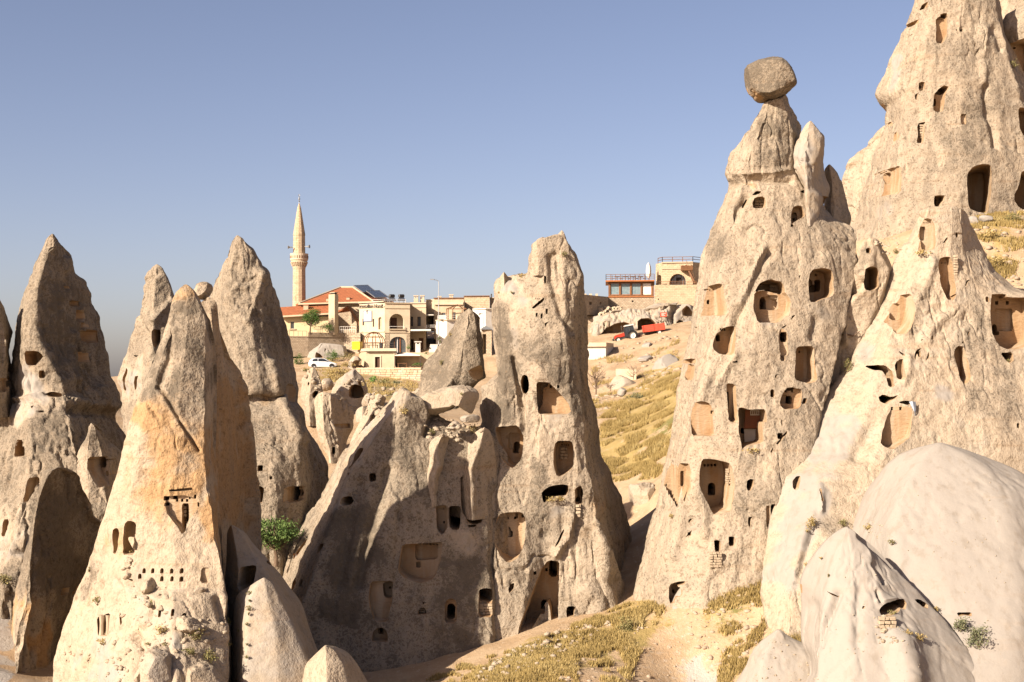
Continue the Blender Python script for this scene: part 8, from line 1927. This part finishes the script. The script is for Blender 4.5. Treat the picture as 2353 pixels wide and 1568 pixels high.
# gap on the right
bare(1369, 907, 74, 30, 172, 'bare leafless tree beside the central spire', seed=4, n=30, rad=.07)
bare(1403, 899, 24, 20, 168, 'small bare leafless tree right of the taller bare tree', seed=5, n=18, rad=.04)
bush(1462, 911, 24, 13, 158, 'grey green thorn bush at the top of the grass slope', 'sage', leaf=.16, dense=1.2)
bare(1455, 872, 44, 26, 178, 'brown thicket of dry stalks below the white slab', 'dry_thicket', seed=6, n=34, cat='shrub', rad=.03)
bare(1482, 880, 30, 14, 182, 'thin reddish stalks beside the white outcrop', 'dry_thicket', seed=8, n=20, cat='shrub', rad=.025)
# gully tree behind the ochre cone
tree(634, 1302, (630, 1222), 72, 46, 78, 'feathery bright green tree in the gully behind the ochre cone', 'leafmid', 'tree', .13, 4200, 23, 15, .105)
# shrubs rooted on the rocks
RB = (
    (R2, 1915, 1165, 72, 70, 'sage', 'grey green bush under the little hole in the cream dome'), (R2, 2042, 1255, 112, 92, 'sage', 'largest round green bush on the cream dome'), (R2, 1440, 602, 34, 22, 'leafdry', 'small bush on the cream dome above the crack'),
    (R2, 1105, 468, 42, 30, 'leafdry', 'olive bush at the tip of the cave cone'), (R2, 1275, 492, 30, 34, 'straw', 'dry tuft among stones on the cream dome'), (R2, 1640, 1255, 44, 34, 'straw', 'dry bush on the flank right of the low cave'), (R2, 1560, 1220, 40, 22, 'straw', 'flat dry bush below the low cave'), (R2, 1745, 1060, 48, 22, 'straw', 'pale dry cushion at the second cave mouth'), (R2, 885, 470, 40, 60, 'straw', 'golden grass hanging on the wide pale cone'), (R2, 862, 522, 20, 14, 'straw', 'tiny golden tuft under the hanging grass'),
    (R2, 955, 710, 14, 10, 'straw', 'topmost tiny tuft on the left flank of the cave cone'), (R2, 848, 760, 20, 16, 'straw', 'tiny tuft on the outline of the cave cone'), (R2, 1005, 828, 10, 12, 'leafdry', 'little green tuft on the cave cone'), (R2, 1450, 1085, 40, 18, 'leafdry', 'grass at the lip of the low black cave'),
    (R1, 1140, 960, 36, 62, 'leafdry', 'olive bush growing in the cleft above the white slope'), (R1, 1432, 1158, 46, 34, 'leafbright', 'bright green fern in the keyhole cave'), (R1, 2250, 920, 24, 16, 'leafdry', 'small plant in the square hole below the big niche'), (R1, 480, 1540, 60, 22, 'straw', 'straw grass under the rusty sheet doorway'),
    (R2, -70, 420, 28, 24, 'straw', 'straw tuft under the paired tall niches'), (C1, 1540, 185, 28, 24, 'leafdry', 'dark tuft near the top of the central spire'), (C1, 1175, 447, 16, 10, 'leafdry', 'small tuft on the white shoulder of the spire'), (C1, 1086, 447, 8, 10, 'straw', 'tiny tuft left on the white shoulder of the spire'),
    (C1, 435, 1255, 46, 32, 'straw', 'orange grass tuft on top of the shaded buttress'), (C1, 690, 930, 16, 20, 'leafdry', 'dark tuft on the face of the leaning block'), (C1, 625, 1410, 34, 34, 'leafdry', 'olive tuft left of the rubble under the slab'), (C1, 915, 1390, 62, 38, 'straw', 'straw tuft on the ledge right under the slab'), (C1, 750, 735, 12, 18, 'straw', 'tuft on the left edge of the leaning block'),
    (C1, 830, 1145, 16, 12, 'leafdry', 'little tuft on the fallen slab'), (C2, 1480, 305, 78, 26, 'straw', 'grass growing in the wide black opening of the spire'), (C1, 1240, 330, 40, 18, 'straw', 'straw on the shoulder left of the spire top'),
    (L2, 1340, 1240, 66, 46, 'leafdry', 'olive bush under the oblong boulder'), (L2, 1445, 1390, 60, 66, 'leafdry', 'tall olive bush near the foot of the ochre cone'), (L2, 1305, 1350, 52, 36, 'leafdry', 'spreading bush left of the tall olive bush'), (L2, 1115, 1205, 62, 40, 'straw', 'straw tuft on the slope below the ledge'), (L2, 712, 1285, 66, 34, 'straw', 'straw filling the doorway with pillars'), (L2, 672, 1005, 42, 42, 'leafdry', 'green tuft on the left shoulder of the ochre cone'), (L2, 615, 790, 14, 22, 'leafdry', 'small tuft on the outline of the ochre cone'),
    (L2, 1140, 1302, 30, 12, 'leafdry', 'low tuft above the split boulder'), (L2, 1020, 1302, 26, 10, 'leafdry', 'low tuft left above the split boulder'), (L2, 1040, 1030, 20, 34, 'leafdry', 'tuft in the crack below the ledge'), (L2, 890, 665, 26, 14, 'straw', 'straw in the arched opening'),
    (L2, 1715, 952, 26, 16, 'leafdry', 'topmost shrub of the line on the pink mound'), (L2, 1714, 1054, 30, 20, 'leafdry', 'largest shrub of the line on the pink mound'), (L2, 1718, 1003, 14, 10, 'leafdry', 'second shrub of the line on the pink mound'), (L2, 1714, 1095, 12, 12, 'leafdry', 'fourth shrub of the line on the pink mound'), (L2, 1700, 1166, 18, 12, 'leafdry', 'fifth shrub of the line on the pink mound'), (L2, 1645, 1213, 12, 8, 'leafdry', 'lone shrub left of the line on the pink mound'), (L2, 1702, 1306, 16, 10, 'leafdry', 'sixth shrub of the line on the pink mound'), (L2, 1701, 1392, 16, 14, 'leafdry', 'lowest shrub of the line on the pink mound'), (L2, 1578, 1310, 22, 18, 'leafdry', 'shrub in the notch left of the pink mound'), (L2, 1575, 1150, 18, 30, 'leafdry', 'dark shrub in the cleft left of the pink mound'),
    (R0, 2270, 1500, 110, 50, 'leafdry', 'green grass bank right of the large cave'), (R1, 2110, 50, 90, 50, 'straw', 'dry grass bank below the large cave'), (R1, 2170, 250, 80, 60, 'straw', 'dry brush on the path above the big niche'), (R1, 1470, 165, 26, 22, 'leafdry', 'bush in the dark hollow left of the tall carved niche'), (R1, 1660, 175, 70, 22, 'straw', 'golden grass at the foot of the beam holed niche'),
    (R0, 2275, 445, 40, 30, 'leafdry', 'tuft in the dark crack of the castle rock'), (L2, 40, 850, 60, 44, 'leafdry', 'olive bush at the left edge above the pale slope'), (C2, 1340, 1335, 24, 18, 'leafdry', 'small bush at the foot of the lit spire'), (C2, 1420, 1330, 40, 26, 'leafdry', 'bush right of the small bush at the spire foot'), (C2, 1960, 1170, 66, 74, 'leafdry', 'green bush on the grass below the right cleft'), (C2, 1240, 1475, 36, 18, 'leafdry', 'low bush on the grassy bank, bottom centre'), (C2, 1050, 1430, 50, 28, 'straw', 'dry bush at the corner of the shaded wall'))
for T, x, y, rx, ry, mt, lab in RB:
    vx, vy = T((x, y))[0]
    Y, loc, nr = see(vx, vy + ry / 3 * .5)
    if Y is None: continue
    Y = Y - .12
    k = Y / F
    lf = .13 if mt == 'straw' else .10
    bush(vx, vy, rx / 3, ry / 3, Y, lab, mt, 'grass_tuft' if mt == 'straw' else 'shrub', leaf=max(.06, min(lf, rx / 3 * k * .3)), twigs=3 if rx < 40 else 5, group='shrubs rooted on the rocks', dense=1.2)

# ---- grass fields: far too many blades to count
GB, GT, SH = [], [], []
def grass_field(poly, y0, y1, n, h, tone, clump=1.2, thresh=-.1, seed=0):
    r = np.random.default_rng(100 + seed)
    yy = r.uniform(y0, y1, n * 3); vx = [p[0] for p in poly]
    xx = (r.uniform(min(vx), max(vx), n * 3) - CX) * yy / F
    zz = ground_z(xx, yy)
    P = np.stack((xx, yy, zz), 1)
    qq = proj(P); m = in_poly(qq, poly) & ~in_poly(qq, PALE[0]) & ~in_poly(qq, PALE[1]) & (fbm(P / clump + 5, 2, 61) > thresh)
    P = P[m][:n]
    k = 5
    for j in range(k):
        b = P + r.normal(size=P.shape) * np.array((.07, .07, 0))
        a = r.uniform(0, 2 * math.pi, len(P)); hh = h * r.uniform(.5, 1.3, len(P)); w = .022 + .012 * r.random(len(P))
        t = b + np.stack((np.cos(a) * hh * .45, np.sin(a) * hh * .45, hh), 1)
        s = np.stack((-np.sin(a) * w, np.cos(a) * w, 0 * w), 1)
        GB.append(np.stack((b - s - (0, 0, .03), b + s - (0, 0, .03), t), 1).reshape(-1, 3))
        GT.append(np.repeat(np.clip(tone + .35 * vnoise(P / 2.2, 63) + r.normal(size=len(P)) * .15, 0, 1), 3))
grass_field([(1385, 1110), (1380, 960), (1440, 915), (1500, 890), (1545, 850), (1580, 855), (1560, 960), (1530, 1100)], 112, 180, 15000, .34, .45, 1.6, -.02, 1)
grass_field([(1060, 1580), (1100, 1545), (1200, 1490), (1290, 1450), (1440, 1390), (1500, 1385), (1540, 1400), (1500, 1470), (1440, 1580)], 58, 82, 15000, .22, .5, 1.2, -.12, 2)
grass_field([(1560, 1390), (1620, 1350), (1700, 1290), (1765, 1285), (1770, 1400), (1745, 1480), (1690, 1580), (1640, 1580), (1660, 1480), (1610, 1400)], 56, 80, 8000, .2, .45, 1.0, .02, 3)
grass_field([(690, 845), (840, 855), (960, 880), (960, 900), (850, 915), (700, 880)], 140, 202, 2200, .35, .4, 2, .1, 4)
grass_field([(0, 1300), (40, 1310), (30, 1370), (0, 1380)], 64, 84, 900, .25, .5, 1, -.3, 5)
grass_field([(1780, 1520), (1785, 1440), (1830, 1385), (1845, 1400), (1842, 1490)], 58, 76, 1600, .3, .6, 1, -.5, 6)
grass_field([(2200, 560), (2230, 500), (2353, 480), (2353, 560), (2330, 640), (2280, 640)], 84, 102, 2500, .25, .4, 1.2, -.1, 7)
grass_field([(2150, 1010), (2353, 1010), (2353, 1090), (2250, 1030)], 72, 84, 1500, .25, .5, 1.2, -.1, 8)
grass_field([(940, 1590), (1040, 1530), (1200, 1490), (1320, 1440), (1330, 1590)], 56, 76, 9000, .16, .45, .8, -.02, 9)
grass_field([(1360, 1000), (1360, 830), (1560, 780), (1560, 860), (1440, 940)], 150, 212, 3500, .4, .5, 3, .15, 10)
gvv = np.vstack(GB); gme2 = mesh_np('dry_grass', gvv, np.arange(len(gvv)).reshape(-1, 3))
at = gme2.attributes.new('tone', 'FLOAT', 'POINT'); at.data.foreach_set('value', np.concatenate(GT).astype(np.float32))
gme2.materials.append(M['straw'])
tag(link('dry_grass', gme2), 'dry golden grass growing on the slopes', 'grass', kind='stuff')

# ---- loose stones on the ground
SP, SF = [], []
ico = bmesh.new(); bmesh.ops.create_icosphere(ico, subdivisions=1, radius=1); iv = np.array([v.co for v in ico.verts]); ifc = np.array([[v.index for v in f.verts] for f in ico.faces]); ico.free()
r = np.random.default_rng(55); nst = 0
def stones(poly, y0, y1, n, s0, s1, seed):
    global nst
    r = np.random.default_rng(seed)
    yy = r.uniform(y0, y1, n * 4); vx = [p[0] for p in poly]; xx = (r.uniform(min(vx), max(vx), n * 4) - CX) * yy / F
    zz = ground_z(xx, yy); P = np.stack((xx, yy, zz), 1); P = P[in_poly(proj(P), poly)][:n]
    for p in P:
        s = s0 + (s1 - s0) * r.random() ** 3
        v = iv * (1 + .35 * r.normal(size=(len(iv), 1)) * .6) * s * np.array((1.2, 1, .7)) @ np.array(Matrix.Rotation(r.uniform(0, 6), 3, 'Z'))
        SP.append(v + p); SF.append(ifc + nst); nst += len(iv)
stones([(1080, 1580), (1200, 1490), (1440, 1395), (1520, 1390), (1500, 1580)], 58, 82, 260, .03, .2, 1)
stones([(1560, 1390), (1700, 1295), (1765, 1290), (1745, 1480), (1640, 1580)], 56, 80, 260, .03, .18, 2)
stones([(1360, 960), (1370, 800), (1560, 760), (1560, 860), (1440, 930)], 150, 215, 420, .06, .45, 3)
stones([(660, 900), (690, 840), (960, 880), (960, 920)], 130, 205, 220, .06, .35, 4)
stones([(2200, 600), (2240, 510), (2353, 500), (2353, 680), (2280, 660)], 82, 100, 160, .05, .25, 5)
M['pebble'] = simple_mat('loose_stone', (.33, .26, .185), (.25, .19, .13), 3, bump=.3)
tag(link('loose_stones', mesh_np('loose_stones', np.vstack(SP), np.vstack(SF)), None, (M['pebble'],)), 'scattered loose stones on the dusty ground', 'stones', kind='stuff')

# ---- rubble lying on ledges and at the foot of the rocks
bpy.context.view_layer.update(); _dg = bpy.context.evaluated_depsgraph_get()
SP, SF, nst = [], [], 0
def rubble(poly, n, s0, s1, seed):
    global nst
    r = np.random.default_rng(seed); xs = [p[0] for p in poly]; ys = [p[1] for p in poly]; done = 0
    for _ in range(n * 6):
        if done >= n: break
        q = np.array([[r.uniform(min(xs), max(xs)), r.uniform(min(ys), max(ys))]])
        if not in_poly(q, poly)[0]: continue
        Y, loc, nr = see(q[0, 0], q[0, 1])
        if Y is None or abs(nr.z) < .12: continue
        s = s0 + (s1 - s0) * r.random() ** 3
        v = iv * (1 + .22 * r.normal(size=(len(iv), 1))) * s * np.array((1.25, 1, .75)) @ np.array(Matrix.Rotation(r.uniform(0, 6), 3, 'Z'))
        SP.append(v + np.array(loc)); SF.append(ifc + nst); nst += len(iv); done += 1
rubble([p[:2] for p in L2((800, 880), (900, 700), (960, 900), (1300, 900), (1540, 900), (1560, 1250), (1300, 1420), (950, 1420), (760, 1350))], 150, .02, .16, 1)
rubble([p[:2] for p in L2((380, 1560), (450, 1300), (700, 1300), (900, 1400), (900, 1568))], 60, .03, .15, 2)
rubble([p[:2] for p in C1((560, 1330), (700, 1300), (900, 1330), (1000, 1400), (800, 1480), (600, 1450))], 90, .03, .2, 3)
rubble([p[:2] for p in C2((900, 1520), (1220, 1330), (1500, 1180), (1900, 1150), (1700, 1300), (1200, 1500), (950, 1568))], 160, .03, .2, 4)
rubble([p[:2] for p in R2((1250, 440), (1380, 460), (1480, 620), (1300, 560))], 40, .02, .08, 5)
rubble([p[:2] for p in R2((1320, 1100), (1500, 1100), (1520, 1300), (1300, 1300))], 50, .02, .14, 6)
rubble([p[:2] for p in R1((1300, 80), (1520, 60), (1500, 200), (1400, 220))], 50, .03, .18, 7)
rubble([p[:2] for p in Z8((150, 350), (700, 420), (1150, 620), (1150, 1000), (700, 800), (300, 620))], 120, .05, .3, 8)
rubble([p[:2] for p in R2((-300, 1568), (-150, 1150), (100, 990), (290, 1350), (250, 1568))], 120, .015, .07, 9)
rubble([p[:2] for p in R2((400, 1568), (600, 1270), (850, 1340), (950, 1568))], 90, .015, .07, 10)
rubble([p[:2] for p in R2((900, 1560), (1050, 700), (1300, 700), (1500, 1200), (1700, 1560))], 90, .012, .05, 11)
rubble([p[:2] for p in R2((1300, 500), (1700, 100), (2200, 200), (2300, 1500), (2100, 1400))], 90, .012, .05, 12)
tag(link('rubble', mesh_np('rubble', np.vstack(SP), np.vstack(SF)), None, (M['rock'],)), 'fallen rubble on the ledges and rock feet', 'rubble', kind='stuff')

# ================================================================ masonry and odds and ends in the niches
M['pale_block'] = simple_mat('pale_block', (.35, .275, .19), (.28, .215, .145), 2.5, bump=.4)
blocks = []
for i in range(6):
    bm = bmesh.new(); bmesh.ops.create_cube(bm, size=1)
    for v in bm.verts: v.co += Vector((rs.uniform(-.12, .12), rs.uniform(-.1, .1), rs.uniform(-.12, .12)))
    bmesh.ops.bevel(bm, geom=bm.edges[:], offset=.1, segments=1, affect='EDGES')
    me = bpy.data.meshes.new('stone'); bm.to_mesh(me); bm.free(); me.materials.append(M['pale_block']); blocks.append(me)
M['rust'] = simple_mat('rusted_sheet', (.16, .065, .035), (.22, .085, .04), 1.6, rough=.8, bump=.2)
M['plaster'] = simple_mat('white_plaster', (.60, .54, .45), (.52, .45, .36), 1.5, bump=.2)
M['tarp'] = simple_mat('pale_blue_tarp', (.36, .40, .46), (.30, .33, .38), 2)
bpy.context.view_layer.update(); _dg = bpy.context.evaluated_depsgraph_get()
def infill(T, x0, y0, x1, y1, rows, label, out=.06, mat='pale_block', seed=1, wmul=1.5, name='stone_infill'):
    """courses of separate stones set against whatever stands behind them"""
    a, b = T((x0, y0), (x1, y1)); Y, loc, nr = see((a[0] + b[0]) / 2, (a[1] + b[1]) / 2)
    if Y is None: return
    Y -= out; rr = random.Random(seed)
    lo, hi = Vector(W(a[0], b[1], Y)), Vector(W(b[0], a[1], Y))
    e = empty(name, tuple(lo), label, 'stones')
    h = (hi.z - lo.z) / rows
    for i in range(rows):
        x = lo.x
        while x < hi.x - .02:
            w = min(h * wmul * rr.uniform(.7, 1.4), hi.x - x)
            if hi.x - x - w < h * .4: w = hi.x - x
            o = bpy.data.objects.new('stone', blocks[rr.randrange(6)]); COL.objects.link(o); o.parent = e
            o.location = Vector((x + w / 2, Y + rr.uniform(-.03, .03), lo.z + (i + .5) * h)) - lo
            o.scale = (w * rr.uniform(.85, 1), .24, h * rr.uniform(.8, 1)); o.rotation_euler = (0, rr.uniform(-.1, .1), rr.uniform(-.12, .12)); x += w
    return e
infill(C1, 1508, 1515, 1560, 1600, 4, 'small blocked window of stones in the upper right niche of the spire')
infill(C2, 950, 1024, 1046, 1120, 5, 'rubble wall closing the lower part of the shaded arched opening', seed=2)
infill(R2, 186, 668, 272, 776, 6, 'little wall of stones under the window at the chimney foot', seed=3)
infill(R0, 496, 1362, 574, 1440, 4, 'square blocks walling up the niche below the balancing boulder', seed=4)
infill(R2, 1350, 1112, 1470, 1226, 4, 'tumbled dry stone wall below the low black cave', seed=5, out=.02)
infill(L2, 1258, 350, 1290, 428, 3, 'stones stacked in the slit of the ochre cone', seed=6, wmul=3)
infill(C2, 1618, 340, 1652, 430, 4, 'stones blocking the small niche right of the black opening', seed=7)
infill(C2, 535, 1056, 584, 1100, 3, 'stones in the small shaded arch', seed=8)
infill(R1, 600, 398, 690, 440, 2, 'pale blocks standing in the broken vault', seed=9, wmul=1.2, out=.1)
infill(R1, 598, 455, 650, 496, 1, 'two grey blocks below the broken vault', seed=10, out=.1)
infill(R2, 296, 95, 352, 200, 7, 'thin coursed wall at the right side of the tall carved niche', seed=11)
infill(R0, 1632, 858, 1668, 960, 6, 'thin brick pier in the small castle niche', seed=12, wmul=2)
infill(R1, 1868, 190, 1898, 350, 9, 'rough stone edge beside the tall carved niche', seed=13, wmul=3, out=.1)
def panel(T, pts, label, mat, name, cat, out=.15, thick=.06, yref=None):
    q = T(*pts); cx_ = sum(p[0] for p in q) / len(q); cy_ = sum(p[1] for p in q) / len(q)
    Y, loc, nr = see(cx_, cy_)
    Y = (yref or Y) - out
    v = [Vector(W(p[0], p[1], Y)) for p in q]; n = len(v)
    return tag(MB().add(v + [p + Vector((0, thick, 0)) for p in v], [tuple(range(n)), tuple(range(n, 2 * n))[::-1]] + [(i, n + i, n + (i + 1) % n, (i + 1) % n) for i in range(n)]).build(name, M[mat]), label, cat), Y
o, Yp = panel(R1, ((434, 1262), (470, 1258), (582, 1252), (588, 1340), (560, 1345), (556, 1386), (424, 1386), (430, 1320)), 'rusty metal sheet hanging in the chimney doorway', 'rust', 'metal_sheet', 'sheet', .5)
panel(R1, ((424, 1390), (556, 1390), (554, 1490), (430, 1512)), 'white plastered wall under the rusty sheet', 'plaster', 'plaster_wall', 'wall', .1, .12, Yp + .4)
lt = empty('lattice', tuple(W(*R1((497, 1290))[0], Yp - .05)), 'small white lattice of four openings over the rusty sheet', 'lattice')
a, b = R1((470, 1264), (526, 1292))
A3, B3 = Vector(W(a[0], a[1], Yp - .04)), Vector(W(b[0], b[1], Yp - .04))
for k in range(5): 
    x = A3.x + (B3.x - A3.x) * k / 4; MB().box(x - .025, x + .025, A3.y - .03, A3.y, B3.z, A3.z).build('bar', M['plaster'], lt)
for z in (A3.z, B3.z): MB().box(A3.x - .03, B3.x + .03, A3.y - .035, A3.y + .005, z - .03, z + .03).build('rail', M['plaster'], lt)
Yt = see(*R1((1590, 1230))[0])[0]
tv = [Vector(W(*R1(p)[0], Yt - .25 + dy)) for p, dy in (((1562, 1202), .1), ((1585, 1198), -.1), ((1608, 1204), .1), ((1610, 1260), 0), ((1606, 1318), .15), ((1598, 1270), -.1), ((1580, 1235), .05))]
tag(MB().add(tv + [p + Vector((0, .03, 0)) for p in tv], [(0, 1, 6), (1, 5, 6), (1, 2, 3), (1, 3, 5), (3, 4, 5), (13, 8, 7), (13, 12, 8), (10, 9, 8), (12, 10, 8), (12, 11, 10)] + [(i, (i + 1) % 7, 7 + (i + 1) % 7, 7 + i) for i in range(7)]).build('tarpaulin', M['tarp']), 'scrap of pale blue tarpaulin hanging beside the keyhole cave', 'tarp')
Yb = see(*R1((1150, 745))[0])[0]
if Yb: tag(MB().tube([W(*R1(p)[0], Yb - .15) for p in ((1104, 742), (1140, 740), (1175, 748), (1200, 735), (1222, 714))], [.05, .06, .05, .04, .02], 7).build('branch', M['bark']), 'curved dead branch lodged in the cleft', 'branch')
# two short pillars in the low doorway of the ochre cone
Yd = see(*L2((690, 1200))[0])[0]
if Yd:
    for k, x in enumerate((700, 745)):
        p0, p1 = Vector(W(*L2((x, 1248))[0], Yd - .5)), Vector(W(*L2((x + 4, 1120))[0], Yd - .5))
        tag(MB().tube([p0, p0.lerp(p1, .3), p0.lerp(p1, .7), p1 + Vector((0, 0, .1))], [.13, .10, .10, .14], 8).build('stone_pillar', M['pale_block'], smooth=True), ['left', 'right'][k] + ' of two stubby pillars in the low doorway of the ochre cone', 'pillar')
# wooden gate in the buttress cave
Yg = see(*L2((2045, 700))[0])[0]
if Yg:
    gt = empty('wooden_gate', tuple(W(*L2((2045, 722))[0], Yg - .1)), 'small red and white gate in the lit flank cave', 'gate')
    for k, x in enumerate((2028, 2040, 2052, 2064)):
        p = Vector(W(*L2((x, 720))[0], Yg - .15)); MB().box(p.x - .035, p.x + .035, p.y - .02, p.y + .02, p.z, p.z + .32).build('bar', M['white_metal'] if k % 2 else M['redwood'], gt)
# tall white rock on the skyline path and stones at the big cave
for T, pts, Yo, lab in ((R0, ((2040, 1490), (2080, 1478), (2135, 1485), (2140, 1520), (2100, 1545), (2050, 1535)), .2, 'bright white boulder right of the large cave mouth'), (R0, ((1965, 1500), (2000, 1485), (2040, 1510), (2060, 1568), (1985, 1560)), .1, 'bright white boulder under the large cave mouth')):
    q = T(*pts); cx_ = sum(p[0] for p in q) / len(q); cy_ = sum(p[1] for p in q) / len(q); Y = see(cx_, cy_)[0]
    rock_obj('boulder', pillow(q, Y, 1.2, seed=int(cx_), amp=.7), label=lab, cat='boulder', base=(0, 1, 0))
